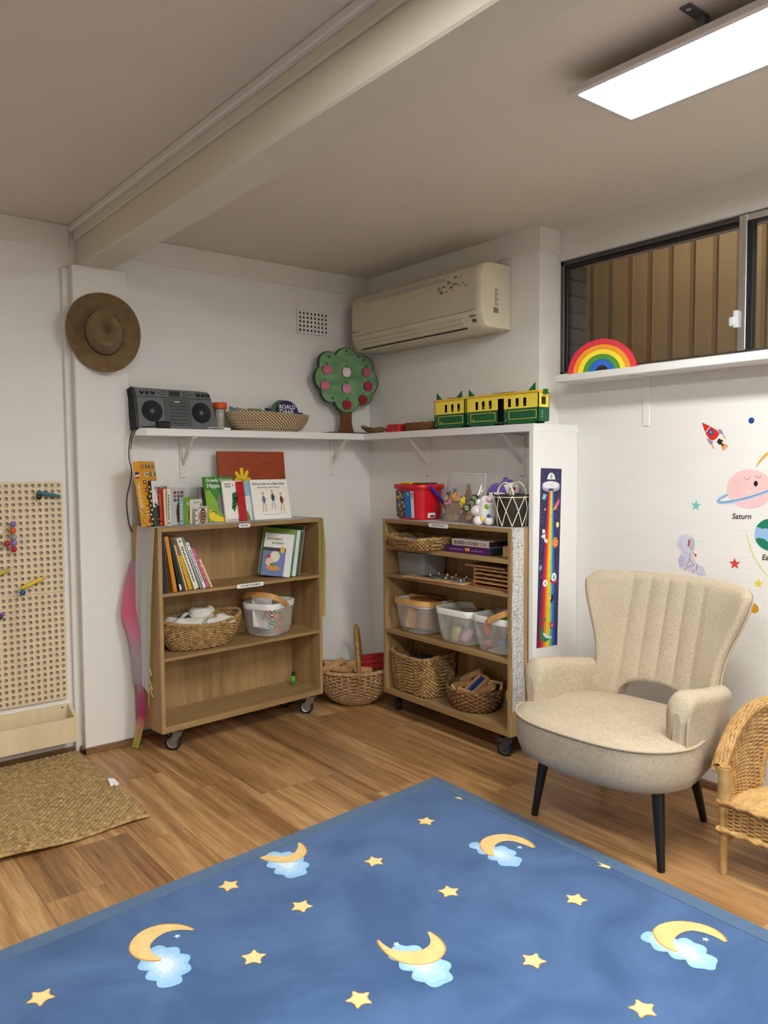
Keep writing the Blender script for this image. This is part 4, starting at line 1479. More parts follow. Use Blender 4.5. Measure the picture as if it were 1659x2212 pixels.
card(-.01, -.005, .088, .14, .05, (1.0, -.1, .2), (120, 118, 124), 'mid grey card at the centre of the coiled tray')
card(.040, .015, .092, .10, .06, (1.2, .1, 0), (44, 42, 70), 'dark navy card right of centre in the coiled tray')
mb = MB(frame((0, 0, 0), (1, 0, 0), (0, .2, 1)))
mb.prism([(.067*math.cos(2*PI*k/40), .067*math.sin(2*PI*k/40)) for k in range(40)], -.004, .004, M((76, 116, 78), .5, .1, 20))
tag(mb.build('round_book', None, (TB[0]+.092, TB[1]+.012, TB[2]+.104)), 'green round-topped book behind the purple one in the tray', 'book', 'round books in the tray')
t = thing('round_book', 'dark purple round-topped book with white lettering in the tray', 'book', (TB[0]+.112, TB[1]-.006, TB[2]+.102), 0, 'round books in the tray')
mb = MB(frame((0, 0, 0), (1, 0, 0), (0, .2, 1)))
PUR = M((44, 34, 96), .45, .08, 20)
mb.prism([(.066*math.cos(2*PI*k/40), .066*math.sin(2*PI*k/40)) for k in range(40)], -.004, .004, PUR)
mb.prism([(.02, -.03), (.092, -.02), (.094, .002), (.05, .006)], -.0035, .0035, PUR)
mb.text('ROALD', .000, .030, .030, PALEW, .0046); mb.text('DAHL', -.004, .002, .036, PALEW, .0046)
mb.build('cover', t)

# apple tree
LEAFG = M((84, 136, 84), .6, .22, 9, name='tree_green', rgb2=(126, 166, 122), stretch=(1, 1, 3))
LEAFE = M((28, 58, 34), .6, .1, 20, name='tree_edge_green')
BARK = wood('tree_trunk_brown', (86, 48, 22), (122, 74, 36), (1, 1, .2), 12)
tt = thing('apple_tree', 'wooden green apple tree standing in the shelf corner', 'toy tree', (-.229, -.085, ZS))
out = [(-.236+.229+.0, .482)]
lob = [(0.0, .399, .083), (.122, .378, .068), (.148, .300, .073), (.118, .222, .060), (0.0, .208, .092), (-.115, .232, .062), (-.146, .302, .072), (-.122, .385, .066)]
def treeshape():
    pts = []
    cx, cy = 0, .305
    for k in range(160):
        a = 2*PI*k/160
        dx, dy = math.cos(a), math.sin(a)
        best = 0
        for lx, ly, lr in lob:
            ox, oy = lx-cx, ly-cy
            b_ = ox*dx+oy*dy
            q = ox*ox+oy*oy-lr*lr
            dsc = b_*b_-q
            if dsc > 0:
                best = max(best, b_+math.sqrt(dsc))
        pts.append((cx+dx*best, cy+dy*best))
    return pts
ts = treeshape()
mb = MB(frame((0, 0, 0), (1, 0, 0), (0, 0, 1)))
mb.prism(ts, -.009, .009, LEAFE)
mb.poly([(0+(p[0])*.975, .305+(p[1]-.305)*.975) for p in ts], LEAFG, .0094)
for x, y in ((-.002, .462), (-.098, .196), (-.095, .158), (.115, .42), (-.12, .42)):
    mb.ngon(x, y, .006, .009, LEAFE, .0098, 8)
mb.strip([(0, .43), (.002, .39)], .002, LEAFE, .0098)
mb.build('crown', tt)
mb = MB(frame((0, .004, 0), (1, 0, 0), (0, 0, 1)))
mb.prism([(-.052, .008), (.050, .008), (.040, .035), (.033, .07), (.034, .11), (.042, .14), (-.044, .14), (-.036, .11), (-.035, .07), (-.042, .035)], -.006, .010, BARK)
mb.build('trunk', tt)
mb = MB(); mb.box(-.138, .140, -.045, .045, 0, .008, M((92, 34, 22), .5, .1, 20), .002); mb.build('base', tt)
pk = [(196, 108, 132), (240, 206, 214), (188, 84, 118), (196, 108, 134), (214, 130, 158), (168, 34, 78), (150, 14, 40), (136, 8, 32)]
ap = [(-.366, 1.846, 0, 'top left'), (-.236, 1.840, 1, 'top middle'), (-.094, 1.850, 2, 'top right'), (-.382, 1.758, 3, 'middle left'), (-.237, 1.749, 4, 'centre'), (-.083, 1.770, 5, 'middle right'), (-.233, 1.659, 6, 'bottom middle'), (-.120, 1.692, 7, 'lower right')]
cname = ['rosy', 'pale pink', 'deep pink', 'two-tone rosy', 'mid pink', 'magenta', 'dark red', 'maroon']
def apple_pts(r):
    pts = []
    for k in range(32):
        a = 2*PI*k/32
        f = r*(1 - .22*math.exp(-((a-PI/2)/.35)**2) - .06*math.exp(-((a-3*PI/2)/.35)**2))
        pts.append((f*math.cos(a)*1.04, f*math.sin(a)))
    return pts
for x, z, k, pos in ap:
    t = thing('wooden_apple', '%s wooden apple hanging at the %s of the toy tree' % (cname[k], pos), 'apple', (x, -.096, z), 0, 'apples on the toy tree')
    mb = MB(frame((0, -.002, 0), (1, 0, 0), (0, 0, 1)))
    mb.prism(apple_pts(.0285), -.003, .004, M(pk[k], .35, .22 if k < 5 else .08, 26, coat=.3), M((70, 10, 24), .5, .05))
    mb.build('fruit', t)
    mb = MB(frame((0, -.002, 0), (1, 0, 0), (0, 0, 1)))
    mb.strip([(0, .022), (.001, .034), (.004, .040)], .003, LEAFE, .0044); mb.strip([(-.002, .030), (-.008, .038)], .003, LEAFE, .0044)
    mb.build('stem', t)

# small dishes and the tram
DISH = W2((150, 122, 88))
mb = MB()
def leafP(u, v):
    a = (u-.5)*2
    x = .128*a
    wdt = .036*(1-abs(a)**2.2)+.004
    y = wdt*(2*v-1)
    z = .012+.022*((2*v-1)**2)*(1-.3*abs(a))+.024*max(0, a)**2.5 + .004*math.sin(a*9)
    return (x, y, z)
mb.grid(leafP, 32, 10, DISH); mb.grid(lambda u, v: (lambda p: (p[0], p[1], p[2]-.006))(leafP(1-u, v)), 32, 10, DISH)
mb.loft([[leafP(i/32, 0) for i in range(33)], [(leafP(i/32, 0)[0], leafP(i/32, 0)[1], leafP(i/32, 0)[2]-.006) for i in range(33)]], DISH, closed=False)
mb.box(-.05, .05, -.012, .012, 0, .010, DISH, .004)
tag(mb.build('leaf_dish', None, (-.115, -.212, ZS), PI/2+.05), 'long leaf-shaped wooden dish in the shelf corner', 'dish')
mb = MB(); mb.loft([ring(rrect(.115, .07, .006, 3), .001), ring(rrect(.10, .06, .006, 3), .042)], W2((196, 28, 40)), cap0=True, cap1=True, smooth=False); mb.ngon(.0, 0, .01, .01, W2((196, 28, 40)), .0425)
tag(mb.build('red_box', None, (-.115, -.395, ZS), PI/2), 'small red tapered box between the leaf dish and wooden bowl', 'box')
mb = MB(); mb.lathe([(0, .004), (.10, .002), (.118, .010), (.124, .044), (.116, .044), (.110, .014), (0, .012)], wood('bowl_brown', (96, 58, 26), (134, 84, 42), (1, 1, 4), 12), 40, sx=.45)
tag(mb.build('wooden_bowl', None, (-.100, -.578, ZS)), 'brown wooden bowl on the shelf left of the toy tram', 'bowl')
for k, (dx, dy) in enumerate(((-.02, .05), (.0, .01), (.02, -.035), (-.01, -.06))):
    mb = MB(); mb.ball((0, 0, 0), .014, PALEW, 10, 1.2, 1.2, .8)
    tag(mb.build('white_shell', None, (-.100+dx*.8, -.560+dy, ZS+.0235+.018)), 'small white shell resting in the brown wooden bowl', 'shell', 'shells in the wooden bowl')
TY = M((246, 222, 76), .4, .03, 20, name='tram_yellow')
TG = M((14, 92, 52), .4, .06, 20, name='tram_green')
TYD = M((232, 190, 48), .45, .03, 20, name='tram_roof_yellow')
def tram(label, yc, Lh, wins, door, num):
    t = thing('toy_tram', label, 'toy tram', (-.115, yc, ZS), 0, 'toy tram cars')
    hw_ = .036
    # local: length along y; window side facing -x
    mb = MB()
    for sx in (-1, 1):
        mb.M = frame((sx*hw_, 0, 0), (0, -1 if sx < 0 else 1, 0), (0, 0, 1))
        segs = [(-Lh, Lh)] if not door else [(-Lh, door[0]), (door[1], Lh)]
        for a, b_ in segs:
            mb.box(a, b_, .012, .072, -.004, 0, TG, .0008)
            mb.box(a+.030, b_-.012, .024, .026, 0, .0008, TY); mb.box(a+.030, b_-.012, .060, .062, 0, .0008, TY)
            mb.box(a+.030, a+.032, .024, .062, 0, .0008, TY); mb.box(b_-.014, b_-.012, .024, .062, 0, .0008, TY)
            for q in (.02, .064):
                mb.ngon(a+.012, q, .0025, .0025, PALEW, .0009, 8)
            mb.box(a+.025, b_-.02, .004, .012, -.004, -.001, TG)
        edges = [-Lh]
        for wx in wins:
            edges += [wx-.0105, wx+.0105]
        edges.append(Lh)
        for k in range(0, len(edges), 2):
            if door and edges[k] < door[0] and edges[k+1] > door[1]:
                mb.box(edges[k], door[0], .072, .136, -.004, 0, TY); mb.box(door[1], edges[k+1], .072, .136, -.004, 0, TY)
            else:
                mb.box(edges[k], edges[k+1], .072, .136, -.004, 0, TY)
        for wx in wins:
            mb.box(wx-.0105, wx+.0105, .072, .080, -.004, 0, TY); mb.box(wx-.0105, wx+.0105, .118, .136, -.004, 0, TY)
        if door:
            mb.box(door[0], door[1], .122, .136, -.004, 0, TY)
        mb.text(num, -Lh+.050, .031, .009, TY, .0010)
    mb.M = Matrix()
    for sy in (-1, 1):
        y0_, y1_ = sorted((sy*Lh, sy*(Lh-.004)))
        mb.box(-hw_, hw_, y0_, y1_, .012, .072, TG); mb.box(-hw_, -.016, y0_, y1_, .072, .136, TY); mb.box(.016, hw_, y0_, y1_, .072, .136, TY)
        mb.box(-.016, .016, y0_, y1_, .072, .084, TY); mb.box(-.016, .016, y0_, y1_, .118, .136, TY)
        for z_ in (.03, .042, .054):
            mb.ball((-.012, sy*(Lh+.0005), z_), .0028, PALEW, 6)
    mb.box(-.032, .032, -Lh+.004, Lh-.004, .010, .016, TG)
    TSHADE = M((44, 30, 20), .7, .1, 20, name='tram_inner_shade')  # dark liner colour, paints shade behind the tram windows
    mb.box(.024, .031, -Lh+.005, Lh-.005, .016, .135, TSHADE); mb.box(-.031, .031, -Lh+.005, Lh-.005, .130, .1355, TSHADE)
    mb.box(-.0315, .031, -Lh+.0045, -Lh+.007, .016, .134, TSHADE); mb.box(-.0315, .031, Lh-.007, Lh-.0045, .016, .134, TSHADE)
    mb.build('body', t)
    mb = MB(); mb.box(-.041, .041, -Lh-.005, Lh+.005, .136, .146, TYD, .002); mb.box(-.02, .02, -Lh*.3, Lh*.3, .146, .151, M((96, 60, 30), .5, .1)); mb.build('roof', t)
    for sy in (-1, 1):
        mb = MB(frame((-.036, sy*(Lh-.035), .146), (0, -sy, 0), (0, 0, 1)))
        mb.prism([(-.016, 0), (.022, 0), (-.016, .032)], -.003, .003, TG); mb.build('roof_fin', t)
        mb = MB(); mb.box(-.012, .012, sy*(Lh+.010)-.006, sy*(Lh+.010)+.006, .128, .150, TG, .002); mb.build('headboard', t)
        mb = MB()
        for sx in (-1, 1):
            mb.M = T(sx*.026, sy*Lh*.55, .0098) @ RY(PI/2); mb.lathe([(0, -.004), (.0095, -.004), (.0095, .004), (0, .004)], BLACK, 14)
        mb.M = Matrix(); mb.tube([(-.026, sy*Lh*.55, .0098), (.026, sy*Lh*.55, .0098)], .003, BLACK, 6)
        mb.build('wheel_set', t)
    for k, yy in enumerate(wins):
        mb = MB(); mb.tube([(.006, -yy, .016), (.006, -yy, .082)], .0065, M([(206, 176, 130), (150, 40, 40), (60, 90, 150), (220, 190, 60)][k % 4], .5, .05), 8); mb.ball((.006, -yy, .092), .0095, M((206, 176, 130), .5, .05), 10)
        mb.build('peg_passenger', t)
tram('small yellow and green toy tram trailer with three windows on the shelf', -.845, .108, (-.026, .020, .064), None, '963')
tram('long yellow and green toy tram with a door opening on the shelf', -1.189, .224, (-.156, -.113, -.068, .052, .098, .143), (-.022, .020), '963')

# ================================================================ BOOKS AND BASKETS
PAGE = M((232, 226, 208), .8, .05, 60, stretch=(60, 1, 1), name='page_edges')
def C(*c, r=.42):
    return M(c, r, .04, 20)
def book(label, loc, rz, t, d, h, cover, spine=None, lean=0.0, back=0.0, art=None, sart=None, group='picture books', cat='book', lart=None, name='picture_book'):
    """x: thickness (front cover at x=t), y: away from the spine, z: up. lean tips towards -x, back tips towards +y"""
    o = thing(name, label, cat, loc, rz, group, rot=None)
    o.rotation_mode = 'XYZ'
    Q = RZ(rz) @ RX(-back) @ RY(-lean)
    o.rotation_euler = Q.to_euler()
    spine = spine or cover
    c = min(.0022, t*.2)
    mb = MB()
    mb.box(0, c, 0, d, 0, h, cover)
    mb.box(t-c, t, 0, d, 0, h, cover)
    mb.box(0, t, -.0012, c, 0, h, spine, .0005)
    if art:
        mb.M = frame((t, 0, 0), (0, 1, 0), (0, 0, 1)); art(mb, d, h)
    if lart:
        mb.M = frame((0, d, 0), (0, -1, 0), (0, 0, 1)); lart(mb, d, h)
    if sart:
        mb.M = frame((0, -.0012, 0), (1, 0, 0), (0, 0, 1)); sart(mb, t, h)
    mb.build('cover', o)
    mb = MB(); mb.box(c, t-c, c, d-.003, .003, h-.003, PAGE); mb.build('pages', o)
    return o
ZA = 1.0455            # on the cloth over bookcase A
aA = AF[2]
WHT = C(236, 233, 224); BLK = C(22, 22, 26); CRM = C(240, 232, 212)
def sp_text(t, size, mat, rot=-PI/2, cy=.5):
    def f(mb, w_, h):
        mb.text(t, w_/2, h*cy, size, mat, .0006, rot=rot)
    return f
def sp_marks(mat, n=14):
    def f(mb, w_, h):
        r = random.Random(n)
        for k in range(n):
            mb.box(w_*.30, w_*(.55+.2*r.random()), h*(.15+.7*k/n), h*(.15+.7*(k+.55)/n), 0, .0006, mat)
    return f
def blobs(*L):
    """L: (u, v, rx, ry, colour) in fractions of the cover"""
    def f(mb, d, h):
        for i, (u, v, a, b_, c) in enumerate(L):
            mb.ngon(u*d, v*h, a*d, b_*h, c, .0004+.0002*i, 18)
    return f
def both(*fs):
    def f(mb, d, h):
        for g in fs:
            g(mb, d, h)
    return f
def txt(t, u, v, s_, c, rot=0):
    return lambda mb, d, h: mb.text(t, u*d, v*h, s_, c, .0018, rot=rot)
# -- upright books at the left of the top
def flags(mb, d, h):
    pal = [C(30, 44, 110), C(196, 30, 40), C(236, 234, 226), C(20, 110, 60), C(24, 24, 26), C(240, 206, 40)]
    r = random.Random(3)
    for j in range(8):
        for i in range(4):
            x, y = d*(.10+.23*i), h*(.05+.12*j)
            w_, q = d*.15, h*.055
            a, b_, c = r.sample(pal, 3)
            if (i+j) % 3 == 0:
                mb.box(x, x+w_/3, y, y+q, 0, .0006, a); mb.box(x+w_/3, x+2*w_/3, y, y+q, 0, .0006, b_); mb.box(x+2*w_/3, x+w_, y, y+q, 0, .0006, c)
            else:
                mb.box(x, x+w_, y, y+q, 0, .0006, a); mb.box(x, x+w_, y+q*.35, y+q*.65, 0, .0009, b_); mb.ngon(x+w_/2, y+q/2, q*.3, q*.3, c, .0012, 12)
def flspine(mb, t, h):
    flags(mb, t*1.0, h*.30)
    mb.text('THE FLAG BOOK', t*.5, h*.48, .0155, WHT, .0006, rot=-PI/2)
    mb.box(t*.2, t*.8, h*.80, h*.84, 0, .0006, C(30, 44, 110)); mb.box(t*.2, t*.8, h*.74, h*.77, 0, .0006, C(196, 30, 40)); mb.box(t*.2, t*.8, h*.77, h*.80, 0, .0006, WHT)
YEL = C(226, 162, 36)
def A_(u, v): return AW(u, v, ZA)
book('tall yellow book covered in little flags at the left end of the bookcase top', A_(-.034, .085), aA-.86, .030, .175, .295, YEL, lean=.12, art=flags, sart=flspine)
def animal(mb, d, h):
    mb.box(0, d, 0, h*.42, 0, .0003, C(60, 74, 66)); mb.ngon(d*.45, h*.62, d*.16, h*.075, C(176, 20, 60), .0006, 6); mb.ngon(d*.45, h*.62, d*.07, h*.03, C(226, 120, 150), .0009, 10)
    mb.ngon(d*.5, h*.34, d*.16, h*.16, C(150, 154, 160), .0008, 18); mb.star(d*.5, h*.12, d*.30, C(224, 160, 40), .001, n=9)
    mb.strip([(d*.1, h*.5), (d*.3, h*.40), (d*.45, h*.46), (d*.8, h*.38)], .012, C(30, 84, 40), .0012)
    mb.text('Animal Sound', d*.5, h*.84, d*.125, BLK, .001); mb.text('Safari', d*.38, h*.75, d*.12, BLK, .001)
def dapple(mb, t, h):
    for k in range(9):
        mb.box(t*.1+t*.3*(k % 2), t*.5+t*.4*(k % 2), h*(.04+.1*k), h*(.09+.1*k), 0, .0004, C(232, 232, 232))
book('black and white spined sound book beside the tall flag book', A_(.016, .085), aA-.98, .013, .165, .208, WHT, BLK, lean=.06, art=animal, sart=dapple)
book('green edged picture book half hidden behind the red-spined book', A_(.080, .150), aA-.98, .008, .09, .200, C(74, 136, 60), lean=.03, art=blobs((.7, .85, .3, .1, C(60, 130, 140))))
book('red spined picture book between the sound book and the cream book', A_(.062, .094), aA-.99, .013, .13, .172, C(182, 40, 36), lean=.03, sart=both(sp_marks(C(226, 130, 110)), lambda mb, t, h: mb.ngon(t/2, h*.06, t*.3, t*.3, C(236, 160, 140), .0006)), art=blobs((.5, .5, .3, .2, C(220, 150, 120))))
book('thin cream edged book right of the red-spined book', A_(.080, .086), aA-1.0, .006, .13, .170, C(232, 208, 150), C(236, 214, 170), lean=.03)
book('white spined board book with black letters and a brown animal on its grey cover', A_(.094, .085), aA-1.01, .0185, .15, .172, C(196, 196, 196), WHT, sart=both(sp_marks(BLK, 12), lambda mb, t, h: mb.ngon(t/2, h*.07, t*.22, t*.22, BLK, .0006)),
     art=lambda mb, d, h: [mb.box(d*(.18+.22*i), d*(.34+.22*i), h*(.84-.10*j), h*(.91-.10*j), 0, .0005, (C(110, 60, 40), C(160, 96, 56), C(70, 80, 96), C(150, 60, 60))[(i+j) % 4]) for i in range(3) for j in range(3)] + [mb.ngon(d*.46, h*.34, d*.14, h*.26, C(116, 60, 28), .0006, 20), mb.box(d*.36, d*.42, h*.06, h*.2, 0, .0008, C(116, 60, 28)), mb.box(d*.5, d*.56, h*.06, h*.2, 0, .0008, C(116, 60, 28))])
book('small pale blue spined book with a green cover', A_(.163, .098), aA-1.0, .020, .12, .126, C(124, 160, 44), C(142, 190, 194), sart=both(sp_marks(C(190, 222, 224), 5), lambda mb, t, h: mb.ngon(t/2, h*.15, t*.25, t*.25, C(40, 90, 140), .0006)), art=both(txt('fo', .35, .78, .026, WHT), blobs((.62, .35, .22, .3, C(120, 30, 34)))))
book('small white boxed book standing behind the circle-printed one', A_(.222, .108), aA-1.02, .012, .10, .115, WHT, art=both(lambda mb, d, h: mb.marks(d*.45, h*.88, d*.5, h*.05, C(80, 80, 80), 7), lambda mb, d, h: mb.poly([(d*.74, h*.55), (d*.94, h*.55), (d*.86, h*.9)], BLK, .0006)))
def wheel(mb, d, h):
    mb.box(d*.04, d*.96, h*.05, h*.95, 0, .0003, BLK); mb.box(d*.08, d*.92, h*.08, h*.92, 0, .0006, WHT)
    for k, (r, c) in enumerate(((.36, C(70, 40, 60)), (.29, C(214, 170, 60)), (.22, C(60, 30, 70)), (.14, C(200, 150, 140)), (.08, C(60, 30, 40)))):
        mb.ngon(d*.5, h*.42, d*r, d*r, c, .0009+.0002*k, 24)
    mb.text('Animal', d*.5, h*.86, d*.15, BLK, .001)
book('smallest white book printed with a dark circle at the middle of the row', A_(.230, .072), aA-1.05, .013, .095, .082, WHT, sart=blobs((.5, .8, .3, .06, BLK), (.5, .5, .3, .05, C(170, 90, 60)), (.5, .2, .25, .05, BLK)), art=wheel)
book('grey spined picture book leaning behind the green hippo book', A_(.315, .175), aA-.95, .012, .10, .170, C(150, 148, 152), C(120, 118, 124), lean=.10, art=blobs((.5, .8, .3, .15, C(176, 90, 120))))
# -- books shown face on, leaning back on the wall: built as lying-back books (cover faces -v)
def facebook(label, u, v, wd, h, t, cover, art, back=.26, spine=None, zz=ZA, group='face-on picture books', turn=0):
    return book(label, AW(u, v, zz), aA+PI/2*-1+turn, t, wd, h, cover, spine, lean=-back if False else 0, art=art, group=group) if False else _face(label, u, v, wd, h, t, cover, art, back, zz, group, turn)
def _face(label, u, v, wd, h, t, cover, art, back, zz, group, turn):
    o = thing('picture_book', label, 'book', AW(u, v, zz), 0, group)
    o.rotation_euler = (RZ(aA+turn) @ RX(-back)).to_euler()
    c = .002
    mb = MB()
    mb.box(0, wd, -.001, c, 0, h, cover, .0004); mb.box(0, wd, t-c, t, 0, h, cover); mb.box(-.001, c, 0, t, 0, h, cover, .0004)
    mb.M = frame((0, -.001, 0), (1, 0, 0), (0, 0, 1))
    art(mb, wd, h)
    mb.build('cover', o)
    mb = MB(); mb.box(c, wd-.003, c, t-c, .003, h-.003, PAGE); mb.build('pages', o)
    return o
def sunart(mb, d, h):
    Y = C(240, 204, 30)
    mb.ngon(d*.34, h*.52, d*.13, h*.07, Y, .0006, 24)
    for a, l in ((-1.1, .13), (-.62, .19), (-.05, .21), (.5, .19), (1.05, .14)):
        x, y = d*.34, h*.525
        mb.strip([(x, y), (x+math.sin(a)*l*h*.9, y+math.cos(a)*l*h)], .020, Y, .0009)
        mb.ngon(x+math.sin(a)*l*h*.9, y+math.cos(a)*l*h, .010, .010, Y, .0010, 10)
_face('large orange-brown book with a yellow sun leaning on the wall behind the others', .456, .205, .405, .350, .010, M((164, 68, 22), .5, .18, 12, rgb2=(140, 52, 16), stretch=(1, 1, 6)), sunart, .10, ZA, 'face-on picture books', -.02)
def hippoart(mb, d, h):
    mb.poly([(0, 0), (d*.9, 0), (d*.55, h*.2), (d*.28, h*.55), (d*.16, h*.7), (0, h*.7)], C(128, 170, 44), .0003)
    mb.poly(smooth_poly([(d*1, h*.05), (d*.45, h*.14), (d*.34, h*.35), (d*.42, h*.6), (d*.72, h*.7), (d*1, h*.66)]), C(122, 122, 122), .0006)
    mb.ngon(d*.88, h*.38, d*.12, h*.22, C(206, 160, 160), .0009)
    mb.poly(smooth_poly([(d*.02, 0), (d*.9, 0), (d*.78, h*.09), (d*.35, h*.10), (d*.22, h*.26), (d*.04, h*.28)]), C(236, 206, 36), .0012)
    mb.strip([(d*.08, h*.22), (d*.2, h*.24), (d*.3, h*.18)], .004, BLK, .0015)
    mb.text('Greedy Grumpy', d*.52, h*.92, d*.135, WHT, .001); mb.text('Hippo', d*.30, h*.80, d*.18, WHT, .001)
_face('green picture book titled Hippo leaning in the middle of the bookcase top', .334, .125, .165, .226, .012, C(58, 128, 46), hippoart, .22, ZA, 'face-on picture books', -.03)
def leafart(mb, d, h):
    mb.marks(d*.26, h*.92, d*.30, h*.045, BLK, 4); mb.marks(d*.26, h*.855, d*.30, h*.045, BLK, 4, seed=5); mb.text('S', d*.52, h*.89, d*.15, BLK, .001)
    G1, G2 = C(28, 104, 58), C(20, 84, 62)
    for x, y, a, b_, g in ((.58, .62, .17, .10, G1), (.55, .52, .15, .08, G2), (.50, .42, .13, .07, G1), (.45, .34, .11, .06, G2)):
        mb.ngon(d*x, h*y, d*a, h*b_, g, .0008, 9)
    mb.poly([(d*.36, h*.34), (d*.56, h*.36), (d*.46, h*.22)], G1, .0012)
    for k in range(9):
        mb.poly([(d*(.06+.1*k), h*.02), (d*(.12+.1*k), h*.02), (d*(.08+.1*k+.02*(k % 2)), h*.075)], BLK, .0006)
_face('white picture book with a green leafy shape leaning against the hippo book', .418, .100, .112, .204, .012, C(238, 236, 228), leafart, .20, ZA, 'face-on picture books', -.03)
_face('shiny red book with a thick spine leaning in front of the pale blue one', .488, .082, .038, .200, .030, C(190, 14, 26, r=.25), lambda mb, d, h: [mb.box(d*x, d*x+.0015, 0, h, 0, .0012, C(130, 6, 16)) for x in (.28, .55, .80)], .20, ZA, 'face-on picture books', -.10)
def myart(mb, d, h):
    mb.box(0, d, h*.45, h, 0, .0003, C(150, 184, 210)); mb.box(0, d, h*.28, h*.62, 0, .0005, C(216, 226, 232)); mb.ngon(d*.10, h*.46, d*.055, h*.075, C(44, 108, 150), .0008, 16)
    mb.text('My', d*.13, h*.66, d*.13, BLK, .001); mb.ngon(d*.08, h*.90, d*.03, h*.04, C(30, 60, 90), .0008, 10)
    mb.poly(smooth_poly([(d*.02, 0), (d*.30, 0), (d*.26, h*.12), (d*.2, h*.24), (d*.12, h*.22)]), C(112, 132, 50), .0008); mb.ngon(d*.1, h*.04, d*.09, h*.05, C(150, 96, 50), .001)
_face('pale blue picture book partly hidden by the white bear hunt book', .526, .120, .16, .200, .008, C(206, 220, 228), myart, .20, ZA, 'face-on picture books', -.03)
def huntart(mb, d, h):
    mb.text("We're Going on a Bear Hunt", d*.47, h*.89, d*.075, C(70, 70, 60), .001); mb.text('Michael Rosen   Helen Oxenbury', d*.47, h*.80, d*.044, C(110, 100, 90), .001)
    for x, y, c1, c2 in ((.30, .50, C(96, 116, 150), C(190, 160, 130)), (.55, .55, C(40, 54, 74), C(170, 180, 190)), (.78, .48, C(110, 40, 30), C(190, 160, 110))):
        mb.ngon(d*x, h*y, d*.045, h*.10, c1, .0006, 12); mb.ngon(d*(x-.01), h*(y+.15), d*.032, h*.04, C(206, 160, 120), .0008, 12)
        mb.strip([(d*(x-.02), h*(y-.08)), (d*(x-.05), h*(y-.30))], d*.022, c2, .0009); mb.strip([(d*(x+.02), h*(y-.08)), (d*(x+.04), h*(y-.30))], d*.022, c2, .0009)
        mb.strip([(d*x, h*(y+.06)), (d*(x+.09), h*(y+.0))], d*.016, C(206, 160, 120), .0010)
    mb.strip([(d*.25, h*.13), (d*.5, h*.11), (d*.85, h*.15)], .0018, C(150, 146, 140), .0006)
_face("white picture book titled We're Going on a Bear Hunt at the right of the top", .584, .100, .222, .208, .009, C(240, 236, 226), huntart, .22, ZA, 'face-on picture books', -.05)

# -- first shelf of bookcase A: books leaning left
Z1 = .7445
rows_ = [(3, .022, .262, C(24, 26, 44), 'dark navy spiral-bound book at the far left of the upper shelf', C(150, 150, 158)),
         (9, .018, .258, C(206, 132, 28), 'orange spined book second from the left on the upper shelf', None),
         (12, .012, .232, C(34, 30, 34), 'black spined book with a white foot label on the upper shelf', None),
         (13, .006, .228, C(34, 84, 62), 'thin dark green book leaning on the upper shelf', None),
         (15, .008, .222, C(226, 178, 132), 'thin peach edged book leaning on the upper shelf', None),
         (17, .018, .170, C(206, 164, 24), 'short mustard yellow book leaning on the upper shelf', None),
         (20, .024, .256, C(232, 226, 206), 'thick white spined book leaning on the upper shelf', None),
         (21, .011, .262, C(118, 148, 140), 'grey-green spined book right of the thick white book', None),
         (22, .015, .236, C(232, 224, 230), 'white spined book with dark lettering on the upper shelf', None),
         (23, .013, .208, C(196, 96, 130), 'pink spined book near the right of the leaning row', None),
         (24, .011, .150, C(232, 206, 150), 'shortest yellow and pink book at the right of the leaning row', None)]
bu, pth, pr_, ph = .034, None, None, 0
for k, (deg, t_, h_, c_, lab, extra) in enumerate(rows_):
    th_ = math.radians(deg)
    if pth is None:
        u0 = bu
    else:
        zt_ = min(ph, h_*math.cos(th_))
        u0 = pr_ + max(0, zt_*(math.tan(th_)-math.tan(pth))) + .0006
    def sart(mb, t, h, k=k):
        if k == 0:
            for q in range(26):
                mb.tube([(t*.9, h*(.03+.036*q), 0), (t*1.02, h*(.03+.036*q), .002), (t*.95, h*(.035+.036*q), -.002)], .0012, SILVER, 5)
        elif k == 2:
            mb.box(t*.1, t*.9, h*.02, h*.14, 0, .0005, WHT)
        elif k in (6, 7, 8):
            sp_marks(BLK if k != 7 else WHT, 16)(mb, t, h); mb.ngon(t/2, h*.94, t*.2, t*.2, BLK, .0006, 8)
        elif k in (9, 10):
            for q in range(6):
                mb.ngon(t*(.3+.4*(q % 2)), h*(.1+.15*q), t*.2, t*.3, C(236, 214, 220) if k == 9 else C(206, 110, 130), .0006, 8)
    book(lab, AW(u0, .022, Z1), aA, t_, .185-.03*(k in (5, 10)), h_, c_, lean=th_, sart=sart, group='books leaning on the upper shelf')
    pth, ph = th_, h_*math.cos(th_)
    pr_ = u0 + t_/math.cos(th_)
# -- right corner stack, leaning right
def duck(mb, d, h):
    mb.box(0, d, 0, h*.62, 0, .0003, C(104, 120, 172)); mb.box(0, d, h*.58, h*.66, 0, .0004, C(40, 34, 46)); mb.box(d*.78, d, 0, h, 0, .0006, C(226, 226, 226))
    mb.marks(d*.36, h*.87, d*.52, h*.075, C(150, 110, 70), 8); mb.marks(d*.48, h*.77, d*.42, h*.07, C(110, 130, 60), 6, seed=3)
    mb.ngon(d*.42, h*.45, d*.17, h*.13, C(226, 218, 190), .0008); mb.ngon(d*.25, h*.32, d*.13, h*.10, C(222, 190, 160), .001); mb.ngon(d*.40, h*.18, d*.24, h*.06, C(206, 140, 30), .0012)
    mb.ngon(d*.66, h*.62, d*.08, h*.08, C(220, 180, 40), .0014); mb.ngon(d*.2, h*.45, d*.08, h*.04, C(176, 24, 40), .0014); mb.ngon(d*.36, h*.26, d*.09, h*.03, C(60, 120, 50), .0016)
gp = 'books in the right corner of the upper shelf'
